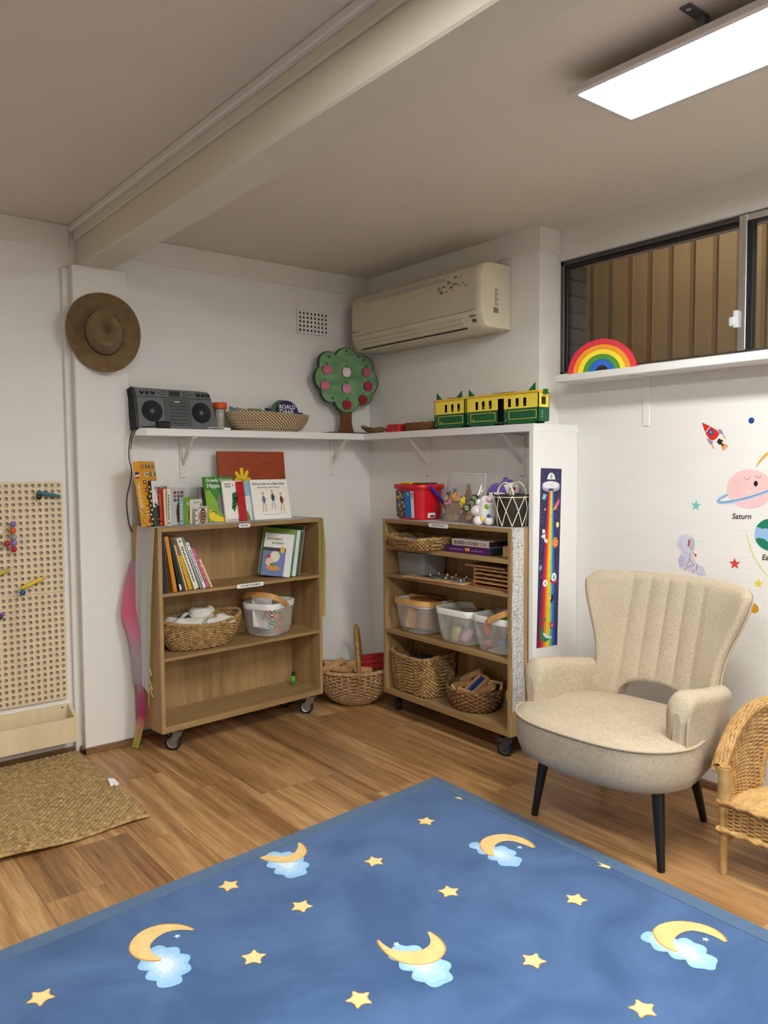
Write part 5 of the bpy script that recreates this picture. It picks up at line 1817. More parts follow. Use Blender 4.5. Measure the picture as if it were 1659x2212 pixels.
ph_ = aA+math.radians(46)
def RB(u, v, lab, t_, d_, h_, c_, sp=None, lean=-.27, lart=None, z=Z1, sart=None):
    # leaning right: pivot on the lower right edge
    o = book(lab, AW(u, v, z + t_*math.sin(-lean)), ph_, t_, d_, h_, c_, sp, lean=lean, back=-.10, lart=lart, sart=sart, group=gp)
RB(.738, .026, 'thin white book with a cartoon cover facing out in the right corner', .006, .150, .222, C(228, 228, 228), lart=duck)
def grassy(mb, d, h):
    mb.box(0, d, 0, h*.55, 0, .0003, M((60, 112, 42), .5, .3, 30, name='grassy_print')); mb.marks(d*.80, h*.88, d*.2, h*.02, C(206, 222, 160), 6)
RB(.755, .032, 'wide green grassy-covered book behind the cartoon book', .018, .170, .245, C(112, 146, 44), C(84, 130, 52), lart=grassy)
RB(.783, .036, 'thin white spined book between the two green books', .006, .195, .243, C(214, 222, 214))
RB(.793, .040, 'teal spined book near the right end of the upper shelf', .015, .195, .243, C(40, 110, 98))
RB(.816, .052, 'dark green taller book behind the right corner stack', .006, .195, .262, C(48, 74, 34), lart=lambda mb, d, h: mb.box(0, d, h*.90, h*.92, 0, .0005, C(190, 200, 190)))
RB(.827, .058, 'orange-brown thin book against the right side of the upper shelf', .006, .185, .268, C(190, 104, 52), C(206, 160, 120))

# -- second shelf of bookcase A
SEAG = jute('seagrass', (120, 88, 48), (196, 160, 104))
SEAGD = jute('dark_seagrass', (92, 62, 34), (158, 116, 70))
def oval_basket(loc, rz, label, a0, b0, a1, b1, h, cols, rows, mat, amp, rim=.008, wave=0.0, skew=0.0, exp_=2.0, cat='basket', name='woven_basket', slant=0.0):
    t = thing(name, label, cat, loc, rz)
    def sh(a, b_, an):
        c, s = math.cos(an), math.sin(an)
        p = 2/exp_
        return a*abs(c)**p*(1 if c >= 0 else -1), b_*abs(s)**p*(1 if s >= 0 else -1)
    def P(u, v):
        f = math.sin(v*PI/2)**.8
        a, b_ = a0+(a1-a0)*f, b0+(b1-b0)*f
        x, y = sh(a, b_, 2*PI*u)
        z = .004 + (h+wave*math.cos(4*PI*u)+slant*math.sin(2*PI*u))*v
        l = math.hypot(x, y) or 1
        return (x, y, z), (x/l, y/l, 0)
    mb = MB()
    mb.strands(P, cols, rows, amp*.62, (h/rows)*.60, mat, sub=4, vary=.22, stakes=amp*.7, n=7)
    mb.grid(lambda u, v: (lambda p, n: (p[0]-n[0]*amp*.8, p[1]-n[1]*amp*.8, p[2]))(*P(1-u, v)), cols, 8, mat, closed_u=True)
    n = 40
    mb.add([(*sh(a0, b0, 2*PI*k/n), .003) for k in range(n)], [tuple(range(n))], mat)
    mb.build('basket_body', t)
    mb = MB()
    N = cols*3
    for ph0 in (0, PI):
        pts = []
        for k in range(N):
            u = k/N
            (x, y, z), nn = P(u, 1)
            w_ = 2*PI*k*cols*.5/N
            pts.append((x+nn[0]*rim*.5*math.cos(w_+ph0), y+nn[1]*rim*.5*math.cos(w_+ph0), z+rim*.5*math.sin(w_+ph0)))
        mb.tube(pts, rim*.72, mat, 7, closed=True)
    mb.build('rim', t)
    return t
Z2 = .4505
oval_basket(AW(.272, .122, Z2), aA, 'large oval seagrass basket of white cloths on the middle shelf', .150, .078, .215, .108, .135, 54, 19, SEAG, .0055, .010, .010, slant=.012)
LIN = M((214, 210, 200), .85, .06, 12, bump=.2, bscale=80, name='white_cotton')
def cloth_lump(loc, sx, sy, sz, label, seed, pat=None, rot=0):
    r = random.Random(seed)
    k1, k2, k3 = r.uniform(2, 5), r.uniform(2, 5), r.uniform(0, 6)
    mb = MB()
    def P(u, v):
        x, y = (u-.5)*2, (v-.5)*2
        rr = max(abs(x), abs(y))
        z = (1-rr**4)*(.75+.25*math.sin(k1*x+k3)*math.cos(k2*y)) + .12*math.sin(7*x+k3)*(1-rr)+.10*math.sin(9*y+2*x)*(1-rr)
        q = 1-.18*(x*x*y*y)
        return (x*sx*q, y*sy*q, z*sz)
    mb.grid(P, 26, 22, LIN)
    if pat:
        for i, (u, v, s_, c) in enumerate(pat):
            mb.grid(lambda a, b_: (lambda p: (p[0], p[1]-.0012, p[2]+.0022))(P(u+(a-.5)*s_, v+(b_-.5)*s_)), 6, 6, c)
    return tag(mb.build('folded_cloth', None, loc, rot), label, 'cloth', 'cloths in the seagrass basket')
cloth_lump(AW(.185, .125, Z2+.112), .105, .075, .052, 'grey patterned cloth at the left in the oval basket', 2, [(.3, .4, .16, C(90, 94, 100)), (.55, .35, .14, C(60, 70, 84)), (.7, .5, .12, C(90, 94, 100)), (.45, .6, .1, C(70, 74, 84))], .2)
cloth_lump(AW(.300, .155, Z2+.118), .085, .055, .075, 'white checked cloth at the back of the oval basket', 5, [(.4, .4, .05, C(170, 170, 170)), (.6, .5, .05, C(170, 170, 170))], -.2)
cloth_lump(AW(.335, .085, Z2+.112), .095, .070, .048, 'white cloth with an olive print at the front of the oval basket', 9, [(.55, .45, .22, C(150, 134, 52)), (.2, .35, .10, C(70, 66, 60)), (.35, .25, .14, C(206, 160, 120))], .1)
# -- mesh baskets
MESHW = see_through('white_mesh', (232, 232, 228), .0, .5, holes=.0090, hthr=.20)
RIMW = M((236, 235, 230), .4, .02, 20, name='white_enamel')
BEECH = wood('bent_beech', (186, 136, 70), (216, 170, 104), (1, 1, .3), 10)
def mesh_basket(loc, rz, label, handle, w0=.20, d0=.185, w1=.262, d1=.225, h=.175, group='white mesh baskets'):
    t = thing('mesh_basket', label, 'basket', loc, rz, group)
    mb = MB()
    R0 = [ring(rrect(w0+(w1-w0)*f-.0, d0+(d1-d0)*f, .055, 7), .002+(h-.03)*g) for f, g in ((0, .03), (.25, .10), (.5, .28), (.75, .6), (1, 1))]
    mb.loft([ring(rrect(w0-.05, d0-.05, .04, 7), .001), ring(rrect(w0-.015, d0-.015, .05, 7), .003)] + R0, MESHW)
    mb.add(ring(rrect(w0-.05, d0-.05, .04, 7), .001), [tuple(range(32))], RIMW)
    mb.build('mesh_body', t)
    mb = MB()
    o = [(w1+.004, d1+.004, h-.030), (w1+.008, d1+.008, h-.002), (w1+.006, d1+.006, h), (w1, d1, h), (w1-.002, d1-.002, h-.004), (w1-.004, d1-.004, h-.030)]
    mb.loft([ring(rrect(a, b_, .058, 7), z) for a, b_, z in o+[o[0]]], RIMW)
    mb.build('rim', t)
    if handle is not None:
        ang_, axis = handle
        mb = MB()
        L = w1/2+.008 if axis == 'x' else d1/2+.008
        H_ = (d1/2 if axis == 'x' else w1/2) + .012
        pts = []
        for k in range(33):
            a = PI*k/32
            c, s = math.cos(a), math.sin(a)
            x = L*(abs(c)**.55)*(1 if c >= 0 else -1)
            q = H_*abs(s)**.55
            pts.append((x, q))
        vs, fs = [], []
        ca, sa = math.cos(ang_), math.sin(ang_)
        for (x, q) in pts:
            for dt in (-.0135, .0135):
                for off in (0, .004):
                    yy, zz = q*ca-dt*sa, q*sa+dt*ca
                    xo = x*(1+off/L)
                    e = (xo, yy*(1+off/H_), h-.016+zz) if axis == 'x' else (yy*(1+off/H_), xo, h-.016+zz)
                    vs.append(e)
        for k in range(32):
            a = 4*k
            for i, j in ((0, 1), (1, 3), (3, 2), (2, 0)):
                fs.append((a+i, a+j, a+4+j, a+4+i))
        fs += [(0, 2, 3, 1), (128, 129, 131, 130)]
        mb.add(vs, fs, BEECH)
        hd = mb.build('handle', t)
        mb = MB()
        for s in (-1, 1):
            if axis == 'x':
                mb.tube([(s*(L+.002), 0, h-.016), (s*(L+.008), 0, h-.016)], .0055, SILVER, 10)
            else:
                mb.tube([(0, s*(L+.002), h-.016), (0, s*(L+.008), h-.016)], .0055, SILVER, 10)
        mb.build('rivets', hd)
    return t
mesh_basket(AW(.672, .118, Z2), aA+.42, 'white mesh basket of bright plastic letters on the middle shelf', (math.radians(152), 'y'), w0=.19, d0=.165, w1=.245, d1=.20)
letters = 'ABCDEFGHKMRSTXYZ'
lc = [((236, 196, 40), 'yellow'), ((60, 150, 90), 'green'), ((226, 90, 100), 'red'), ((70, 110, 190), 'blue'), ((240, 140, 50), 'orange'), ((150, 120, 190), 'purple')]
r = random.Random(21)
for k in range(22):
    L_ = letters[k % 16]
    c, cn = lc[k % 6]
    mb = MB()
    vs, fs = text_geo(L_)
    mb.M = Matrix.Scale(.074, 4)
    mb.add([(x, y, .07) for x, y in vs], fs, C(*c)); mb.add([(x, y, -.07) for x, y in vs], [tuple(reversed(f)) for f in fs], C(*c))
    for f in fs[:0]:
        pass
    mb.M = Matrix()
    lx, ly = .076*math.cos(k*2.4)*(.45+.55*(k % 3)/2), .062*math.sin(k*2.4)*(.45+.55*(k % 3)/2)
    cs, sn = math.cos(.42), math.sin(.42)
    o = mb.build('plastic_letter', None, AW(.672+lx*cs-ly*sn, .128+lx*sn+ly*cs, Z2+.030+.0042*k))
    o.rotation_euler = (1.2+r.uniform(-.5, .5), r.uniform(-.5, .5), r.uniform(-2, 2))
    tag(o, '%s plastic letter %s inside the mesh basket on the middle shelf' % (cn, L_), 'letter', 'plastic letters in the mesh basket')
mb = MB(frame((0, 0, 0), (1, 0, 0), (0, 0, 1)))
mb.box(-.085, .075, -.09, .075, -.001, .001, see_through('perforated_card', (240, 240, 236), .0, .5, holes=.020, hthr=.42))
mb.box(-.07, .07, -.06, .075, -.0016, -.0012, M((70, 70, 70), .6, .1, name='sheet_dark')) if False else None
o = mb.build('perforated_sheet', None, AW(.628, .105, Z2+.125)); o.rotation_euler = (-.30, .28, aA+.25)
tag(o, 'white perforated plastic sheet standing in the mesh basket of letters', 'sheet')
# -- bottom shelf
gm = thing('glue_stick', 'small green stick with black cap alone on the bottom shelf', 'marker', AW(.856, .163, .1365))
mb = MB(); mb.lathe([(0, 0), (.0105, 0), (.0105, .050), (0, .050)], C(84, 186, 40), 16); mb.build('barrel', gm)
mb = MB(); mb.lathe([(.0098, .050), (.0098, .068), (.007, .070), (0, .070)], BLACK, 16); mb.build('cap', gm)

# ================================================================ BOOKCASE B
aB = BF[2]
ZBT = 1.0385
bk_ = thing('toy_bucket', 'red plastic toy bucket with a printed label and blue handle', 'bucket', BW(.155, .120, ZBT), aB)
mb = MB()
REDP = M((206, 12, 34), .3, .04, 12, coat=.3, name='red_bucket_plastic')
mb.loft([ring(rrect(.205, .160, .05, 7), .001), ring(rrect(.228, .180, .055, 7), .160)], REDP, cap0=True)
mb.loft([ring(rrect(.242, .194, .06, 7), .156), ring(rrect(.248, .200, .062, 7), .160), ring(rrect(.248, .200, .062, 7), .178), ring(rrect(.240, .192, .06, 7), .181)], REDP, cap1=True)
mb.build('body', bk_)
mb = MB(); mb.box(-.085, .0, -.06, .05, .1815, .190, C(236, 206, 60), .003); mb.box(.005, .08, -.05, .06, .1815, .188, C(60, 70, 50), .003); mb.build('lid_studs', bk_)
mb = MB()
hp = []
for k in range(25):
    a = PI*k/24
    hp.append((.128*math.cos(a) if False else 0, 0, 0))
mb.tube([(.124, -.030, .170), (.130, .000, .140), (.131, .034, .105), (.129, .060, .078), (.118, -.112, .074), (.0, -.118, .072), (-.118, -.112, .074), (-.128, -.094, .085), (-.130, -.058, .120), (-.127, -.012, .165)][:4], .0085, C(40, 52, 176), 8, flat=1.3)
mb.build('handle', bk_)
mb = MB(frame((0, -.0856, .08), (1, 0, 0), (0, -.010/.16, 1)))
LB = C(20, 116, 206)
mb.box(-.080, .062, -.070, .066, .000, .0012, LB)
mb.box(.040, .062, -.070, .066, .0012, .0016, WHT)
for k in range(6):
    mb.box(.044, .058, .03+.005*k, .033+.005*k, .0016, .002, BLK)
mb.box(-.080, -.008, -.070, .066, .0012, .0016, C(70, 64, 70))
rr_ = random.Random(5)
for k in range(70):
    x, y = -.076+.064*rr_.random(), -.066+.125*rr_.random()
    s_ = .004+.009*rr_.random()
    mb.box(x, x+s_, y, y+s_, .0016, .0018+.0004*rr_.random(), C(*rr_.choice([(200, 40, 40), (230, 190, 50), (60, 90, 190), (40, 40, 44), (90, 150, 70), (180, 180, 190), (150, 60, 90)])))
mb.text('15', .016, .050, .020, WHT, .0018)
mb.build('label', bk_)
mb = MB(frame((.1088, 0, .08), (0, 1, 0), (.0115/.16, 0, 1)))
mb.box(-.030, .020, -.070, -.045, .0002, .0012, WHT); mb.box(-.016, .014, -.066, -.058, .0012, .0016, BLK)
mb.build('barcode_label', bk_)
# clear bag of small toys
CLB = see_through('clear_vinyl', (226, 224, 220), .14, .12, gloss=1.0)
bg = thing('clear_bag', 'clear vinyl zip bag full of wooden blocks and small toys', 'bag', BW(.475, .140, ZBT), aB+.15)
mb = MB()
def bagP(sd):
    def f(u, v):
        x = (u-.5)*.245*(1-.03*v)
        d_ = .055*(1-v)**.7*(1-(2*u-1)**6)*(1+.15*math.sin(9*u))+.002
        return (x, sd*d_+.02*v, .002+.232*v+.003*math.sin(6*u)*v)
    return f
mb.grid(bagP(-1), 24, 16, CLB); mb.grid(bagP(1), 24, 16, CLB)
mb.build('vinyl', bg)
WP = see_through('white_piping', (226, 224, 218), .75, .4)
mb = MB(); f = bagP(-1)
mb.tube([f(0, 0)]+[f(0, j/10) for j in range(1, 11)]+[f(i/16, 1) for i in range(1, 17)]+[f(1, 1-j/10) for j in range(1, 11)], .0032, WP, 6)
mb.tube([f(i/16, .93) for i in range(17)], .0022, WP, 6)
mb.build('piping', bg)
rr_ = random.Random(11)
def inbag(x, y, z): 
    c, s = math.cos(.15), math.sin(.15)
    return BW(.475+c*x-s*y, .140+s*x+c*y, ZBT+z)
WB = [wood('block_pine', (178, 130, 82), (214, 170, 120), (1, .2, 1), 14), wood('block_dark', (150, 96, 58), (186, 128, 84), (1, .2, 1), 14)]
pos_name = ['left', 'left of centre', 'centre', 'right of centre', 'right']
for k in range(22):
    col_, row_ = k % 6, k//6
    x = -.092+.037*col_+rr_.uniform(-.004, .004); y = rr_.choice([-.026, .012])*(1-.12*row_); z = .020+.030*row_
    s_ = .0145
    mb = MB()
    mb.box(-s_, s_, -s_, s_, -s_, s_, WB[k % 2], .001)
    if k % 3 == 0:
        mb.M = frame((0, -s_, 0), (1, 0, 0), (0, 0, 1)); mb.box(-.011, .011, -.011, .011, 0, .0005, C(40, 76, 52)); mb.box(-.008, .008, -.008, .008, .0005, .0008, CRM); mb.text('ABERSTHM'[k % 8], 0, 0, .014, C(40, 76, 52), .0010)
    o = mb.build('toy_block', None, inbag(x, y, z)); o.rotation_euler = (rr_.uniform(-.3, .3), rr_.uniform(-.5, .5), aB+rr_.uniform(-.8, .8))
    tag(o, 'wooden block in layer %d, column %d from the left inside the clear bag' % (row_+1, col_+1), 'block', 'wooden blocks in the clear bag')
def toyfig(x, y, z, c, label, parts, nm='toy_figure'):
    mb = MB()
    for (px, py, pz, r_, sx, sy, sz) in parts:
        mb.ball((px, py, pz), r_, C(*c), 10, sx, sy, sz)
    o = mb.build(nm, None, inbag(x, y, z), aB)
    tag(o, label, 'toy', 'toys in the clear bag')
toyfig(.012, .02, .122, (176, 112, 50), 'brown pointed toy standing tallest in the clear bag', [(0, 0, 0, .026, 1, .7, .8), (.002, 0, .022, .018, 1, .7, 1), (.002, 0, .046, .010, 1, .8, 1.7)])
toyfig(-.048, -.015, .118, (236, 156, 40), 'orange round toy left of centre in the clear bag', [(0, 0, 0, .020, 1, .8, 1), (.008, 0, .018, .010, 1, 1, 1)])
toyfig(.014, -.032, .104, (240, 214, 50), 'yellow flower-shaped toy at the centre of the clear bag', [(0, 0, 0, .013, 1, .8, 1), (.012, 0, .010, .010, 1, .7, 1), (-.010, 0, -.012, .010, 1, .7, 1.3), (.010, 0, -.006, .010, 1, .7, 1)])
toyfig(-.082, -.028, .086, (226, 130, 166), 'pink toy at the left of the clear bag', [(0, 0, 0, .018, 1.5, .7, .6), (.018, 0, .010, .010, 1, .8, 1.6)])
toyfig(-.100, .0, .122, (70, 110, 120), 'teal and dark toy at the upper left of the clear bag', [(0, 0, 0, .014, 1, .8, 1.5), (.014, 0, .018, .009, 1, 1, 1)])
toyfig(-.066, .012, .142, (52, 50, 60), 'dark grey figure with round ears in the clear bag', [(0, 0, 0, .012, 1, .8, 1), (-.008, 0, .014, .005, 1, 1, 1), (.008, 0, .014, .005, 1, 1, 1)])
toyfig(.060, -.012, .124, (110, 150, 80), 'green toy at the right of the clear bag', [(0, 0, 0, .014, 1.2, .8, .8), (.012, 0, -.010, .010, 1, 1, 1)])
for k in range(3):
    x, y, z = [(.078, -.02, .096), (.055, -.034, .074), (.085, -.01, .118)][k]
    mb = MB(); s_ = .015
    mb.box(-s_, s_, -s_, s_, -s_, s_, C(36, 66, 44), .001)
    mb.M = frame((0, -s_, 0), (1, 0, 0), (0, 0, 1)); mb.box(-.011, .011, -.011, .011, 0, .0006, C(214, 222, 196)); mb.text('EBS'[k], 0, 0, .017, C(36, 66, 44), .0012)
    o = mb.build('letter_block', None, inbag(x, y, z)); o.rotation_euler = (.2, .25*(-1)**k, aB+.1)
    tag(o, 'dark green letter block %s at the right inside the clear bag' % 'EBS'[k], 'block', 'letter blocks in the clear bag')
# plush toys
PLW = M((238, 234, 232), .95, .03, 60, bump=.6, bscale=220, sheen=.4, name='white_plush')
PLP = M((92, 70, 156), .95, .08, 60, bump=.5, bscale=220, sheen=.4, name='purple_plush')
PLK = M((232, 196, 212), .95, .05, 60, sheen=.3, name='pink_plush')
p1 = thing('plush_toy', 'white plush toy with coloured spots sitting in front of the clear bag', 'plush toy', BW(.690, .080, ZBT), aB, 'plush toys')
mb = MB(); mb.ball((.01, .0, .055), .055, PLW, 20, .9, .9, 1.0); mb.ball((-.030, -.020, .062), .034, PLW, 16, 1.25, 1, .85); mb.ball((-.004, .0, .105), .030, PLW, 14); mb.build('body', p1)
for (x, y, z, r_, c, nm) in ((-.004, -.048, .020, .024, PLW, 'foot'), (.05, -.03, .020, .022, PLW, 'foot'), (-.028, -.02, .104, .016, PLW, 'ear'), (.028, -.01, .118, .015, PLK, 'ear')):
    mb = MB(); mb.ball((x, y, z), r_, c, 14, 1.1, 1, .9); mb.build(nm, p1)
for (x, z, y, c) in ((.036, .085, -.034, (140, 190, 40)), (.052, .040, -.036, (50, 100, 170)), (.020, .030, -.050, (240, 214, 90))):
    mb = MB(); mb.ball((x, y, z), .0135, M(c, .95, .05, 60, sheen=.3), 12, 1, .5, 1); mb.build('spot', p1)
p2 = thing('plush_toy', 'white-faced plush toy wearing a purple hood beside the rope-netted basket', 'plush toy', BW(.705, .140, ZBT), aB, 'plush toys')
mb = MB(); mb.ball((0, 0, .055), .05, PLW, 18, .9, .8, 1.1); mb.ball((0, -.005, .138), .046, PLW, 20, 1, .9, 1); mb.build('body', p2)
mb = MB()
mb.grid(lambda u, v: (.050*math.cos(2*PI*u)*math.cos(v*PI/2*.98), .002+.048*math.sin(2*PI*u)*math.cos(v*PI/2*.98), .140+.052*math.sin(v*PI/2)-(.012 if math.sin(2*PI*u) > 0 else -.010)*(1-v)), 28, 10, PLP, closed_u=True)
mb.build('hood', p2)
for x in (-.020, .016):
    mb = MB(); mb.ball((x, -.044, .140), .0052, BLACK, 10, 1, .6, 1.5); mb.build('eye', p2)
mb = MB(); mb.ball((-.004, -.049, .124), .006, C(226, 150, 130), 8, 1.3, .6, .6); mb.build('nose', p2)
p3 = thing('plush_toy', 'white plush toy with a purple cap and orange beak at the back', 'plush toy', BW(.758, .188, ZBT), aB, 'plush toys')
mb = MB(); mb.ball((0, 0, .060), .048, PLW, 18, 1, .8, 1.2); mb.ball((-.02, 0, .160), .046, PLW, 20, 1.2, .9, .85); mb.build('body', p3)
mb = MB(); mb.ball((-.035, -.004, .192), .030, PLP, 16, 1.2, 1, .6); mb.ball((-.046, -.004, .206), .014, PLP, 12); mb.build('cap', p3)
mb = MB(); mb.ball((.030, -.036, .168), .013, C(220, 110, 70), 10, 1.5, .8, .8); mb.build('beak', p3)
mb = MB(); mb.ball((.030, -.012, .120), .040, PLP, 14, 1, .8, .7); mb.build('scarf', p3)
# rope-net basket
ropew = M((226, 218, 190), .8, .06, 60, bump=.4, bscale=500, name='cream_rope')
DKW = M((38, 33, 26), .75, .25, 12, bump=.5, bscale=160, stretch=(1, 1, 6), name='black_woven_wood')
rp = thing('rope_basket', 'black tapered basket wrapped in a cream rope net', 'basket', BW(.840, .092, ZBT), aB)
mb = MB(); mb.lathe([(0, .002), (.056, .001), (.058, .004), (.078, .140), (.076, .143), (.070, .14), (.052, .012), (0, .012)], DKW, 40); mb.build('body', rp)
def conev(an, z, off=.003):
    r_ = .058+.020*(z/.14)+off
    return (r_*math.cos(an), r_*math.sin(an), z)
mb = MB()
for k in range(8):
    a0 = 2*PI*k/8
    for s in (-1, 1):
        pts = [conev(a0+s*(PI/4)*(j/24)*1.0, .136*(1-abs(math.sin(0))-j/24)+.002, .0035) for j in range(25)]
        mb.tube(pts, .0024, ropew, 6)
mb.tube([conev(2*PI*k/40, .132) for k in range(40)], .0022, ropew, 6, closed=True)
mb.build('rope_net', rp)
mb = MB()
for q in (-1, 1):
    pts = [(.050*math.cos(PI*k/20), q*.050-.008*q, .130+.066*math.sin(PI*k/20)) for k in range(21)]
    mb.tube(pts, .0046, ropew, 8)
mb.build('rope_handle', rp)
# top shelf of B
Zs1 = .8975
tb = oval_basket(BW(.262, .030, Zs1), aB-.13, 'shallow wicker tray basket poking out of the top shelf', .145, .090, .172, .112, .052, 52, 6, SEAG, .006, .009, .004, exp_=4.5, name='tray_basket')
mb = MB(); mb.box(-.055, .055, -.06, .06, -.003, .003, C(52, 50, 96)); mb.box(-.04, .03, -.04, .04, .003, .0036, C(150, 150, 180)); mb.box(-.05, -.02, -.055, -.03, .003, .0038, C(196, 80, 50))
tag(mb.build('puzzle_box', None, BW(.205, .030, Zs1+.046), aB-.1), 'purple-blue puzzle box lying in the left of the tray basket', 'box')
mb = MB(); mb.box(-.07, .07, -.055, .055, -.003, .003, WB[0])
tag(mb.build('puzzle_board', None, BW(.335, .040, Zs1+.040), aB-.2), 'plain wooden puzzle board lying in the tray basket', 'puzzle')
PURB = M((84, 22, 106), .4, .06, 14, name='purple_box_card')
gb = thing('game_box', 'long purple game box under the white one on the top shelf', 'game box', BW(.452, .040, Zs1), aB+.02)
mb = MB(); mb.box(0, .300, 0, .175, .001, .033, PURB, .001); mb.box(.300, .3005, .0, .175, .002, .032, C(40, 60, 50)); mb.M = frame((0, -.0003, 0), (1, 0, 0), (0, 0, 1))
mb.marks(.075, .016, .09, .006, C(196, 160, 206), 14); mb.marks(.215, .016, .08, .006, C(196, 160, 206), 12, seed=4); mb.box(.135, .165, .012, .026, 0, .0008, C(236, 170, 60)); mb.build('box', gb)
gb = thing('game_box', 'white game box with round pictures resting on the purple box', 'game box', BW(.486, .050, Zs1+.0336), aB+.015)
mb = MB(); mb.box(0, .245, 0, .17, 0, .031, C(236, 232, 226), .001); mb.box(.245, .2456, .004, .166, .003, .028, C(70, 60, 70)); mb.M = frame((0, -.0003, 0), (1, 0, 0), (0, 0, 1))
for k in range(9):
    mb.ngon(.022+.019*k, .015, .0095, .0095, C(*[(60, 50, 60), (190, 40, 40), (40, 40, 60), (60, 60, 70), (190, 150, 40), (110, 130, 60), (120, 120, 130), (50, 60, 80), (200, 40, 40)][k]), .0005, 14)
    mb.ngon(.022+.019*k, .015, .005, .005, C(226, 214, 200), .0008, 10)
mb.marks(.214, .019, .045, .006, C(150, 60, 60), 8); mb.marks(.214, .010, .045, .006, C(150, 60, 60), 8, seed=6); mb.build('box', gb)
mb = MB(); mb.box(0, .045, 0, .10, .001, .050, WB[0], .001)
tag(mb.build('wooden_block', None, BW(.815, .060, Zs1), aB), 'plain wooden block at the right end of the top shelf', 'block')
# second shelf of B
Zs2 = .7485
GRYT = see_through('smoky_plastic', (170, 172, 174), .62, .25, gloss=.8)
sb = thing('storage_tub', 'grey translucent plastic tub on the left of the second shelf', 'tub', BW(.165, .130, Zs2), aB)
mb = MB(); mb.loft([ring(rrect(.20, .165, .025, 5), .001), ring(rrect(.215, .18, .028, 5), .108)], GRYT, cap0=True); mb.build('tub_body', sb)
mb = MB(); mb.loft([ring(rrect(.222, .187, .03, 5), .108), ring(rrect(.226, .19, .03, 5), .112), ring(rrect(.222, .187, .03, 5), .119)], GRYT, cap0=True, cap1=True); mb.build('lid', sb)
pz = thing('peg_puzzle', 'wooden peg puzzle with a colourful picture sticking out of the second shelf', 'puzzle', BW(.395, .075, Zs2), aB+.07)
mb = MB(); mb.box(-.205, .205, -.088, .088, .001, .009, WB[0], .001)
rr_ = random.Random(8)
for k in range(60):
    x, y = rr_.uniform(-.19, .15), rr_.uniform(-.078, .055)
    mb.box(x, x+rr_.uniform(.02, .05), y, y+rr_.uniform(.015, .03), .009, .0094+.0002*(k % 4), C(*rr_.choice([(120, 140, 160), (190, 180, 90), (60, 70, 84), (150, 110, 90), (110, 150, 150), (70, 60, 90), (170, 180, 186)])))
mb.build('board', pz)
for k, (x, y) in enumerate(((-.14, .0), (-.07, -.02), (.055, -.04), (.06, .0), (.15, -.01), (-.08, .05), (-.03, .06), (.0, .03), (.11, .05), (.17, -.055), (-.15, .055), (.02, .07))):
    mb = MB(); mb.tube([(x, y, .009), (x, y, .015)], .0022, SILVER, 6); mb.ball((x, y, .018), .0052, M((226, 224, 220), .2, .03, 30, name='knob_white'), 8); mb.build('knob', pz)
rk = thing('puzzle_rack', 'wooden rack of tray puzzles at the right of the second shelf', 'rack', BW(.640, .045, Zs2), aB)
RKW = wood('rack_wood', (150, 92, 48), (188, 128, 78), (1, .2, 1), 12)
mb = MB(); mb.box(0, .008, 0, .17, .001, .090, RKW, .001); mb.build('side_panel', rk)
mb = MB(); mb.box(.250, .258, 0, .17, .001, .090, RKW, .001); mb.build('side_panel', rk)
mb = MB(); mb.box(.008, .250, 0, .17, .001, .007, RKW, .001); mb.build('base', rk)
mb = MB(); mb.box(.008, .250, .160, .168, .007, .085, RKW, .001); mb.build('back_panel', rk)
for k in range(4):
    z = .0195+.0195*k
    mb = MB(); mb.box(.010, .248, -.002, .157, z, z+.0065, WB[0], .0006)
    for q in range(7):
        x = .022+.031*q
        mb.box(x, x+.024, .01, .14, z+.0065, z+.009, C(*[(196, 120, 90), (90, 120, 80), (190, 170, 90), (110, 60, 70)][(q+k) % 4]))
    tag(mb.build('tray_puzzle', None, BW(.640, .045, Zs2), aB), ['lowest', 'second lowest', 'second highest', 'highest'][k]+' tray puzzle slotted in the wooden rack', 'puzzle', 'tray puzzles in the rack')
mb = MB(); mb.box(-.055, .200, 0, .16, .001, .010, M((186, 140, 104), .5, .25, 40, name='printed_puzzle'), .001)
for k in range(10):
    mb.box(-.045+.0235*k, -.031+.0235*k, .01, .14, .010, .0112, C(*[(206, 190, 170), (160, 90, 90), (120, 130, 150)][k % 3]))
tag(mb.build('tray_puzzle', None, BW(.640, .045, Zs2+.091), aB), 'printed tray puzzle lying on top of the wooden rack', 'puzzle')
# third shelf: three mesh baskets
Zs3 = .4525
mesh_basket(BW(.195, .122, Zs3), aB, 'white mesh basket with its wooden handle folded down at the left', (-.10+PI, 'x'), h=.172)
mesh_basket(BW(.520, .120, Zs3), aB+.05, 'white mesh basket without a visible handle in the middle of the three', None, h=.172)
mesh_basket(BW(.778, .122, Zs3), aB, 'white mesh basket with its wooden handle tilted up at the right', (math.radians(25), 'y'), h=.172)
for k, (u, v, z, c, sz) in enumerate(((.115, .15, .165, 0, (.05, .03, .018)), (.19, .10, .155, 1, (.045, .035, .022)), (.25, .13, .150, 1, (.04, .03, .02)), (.20, .18, .165, 1, (.06, .02, .02)), (.16, .08, .07, 0, (.05, .03, .05)), (.24, .1, .07, 1, (.04, .04, .05)))):
    mb = MB(); mb.box(-sz[0], sz[0], -sz[1], sz[1], -sz[2], sz[2], wood('toy_brown', (126, 74, 36), (166, 106, 58), (1, .3, 1), 12) if c else WB[0], .003)
    o = mb.build('wooden_toy', None, BW(u, v, Zs3+z)); o.rotation_euler = (0, .05*k, aB+.3*k)
    tag(o, ['pale wooden piece at the back left of the left mesh basket', 'brown wooden piece at the front of the left mesh basket', 'brown wooden piece at the right of the left mesh basket', 'long brown wooden piece at the back of the left mesh basket', 'pale wooden piece low in the left mesh basket', 'brown wooden piece low in the left mesh basket'][k], 'toy', 'wooden pieces in the left mesh basket')
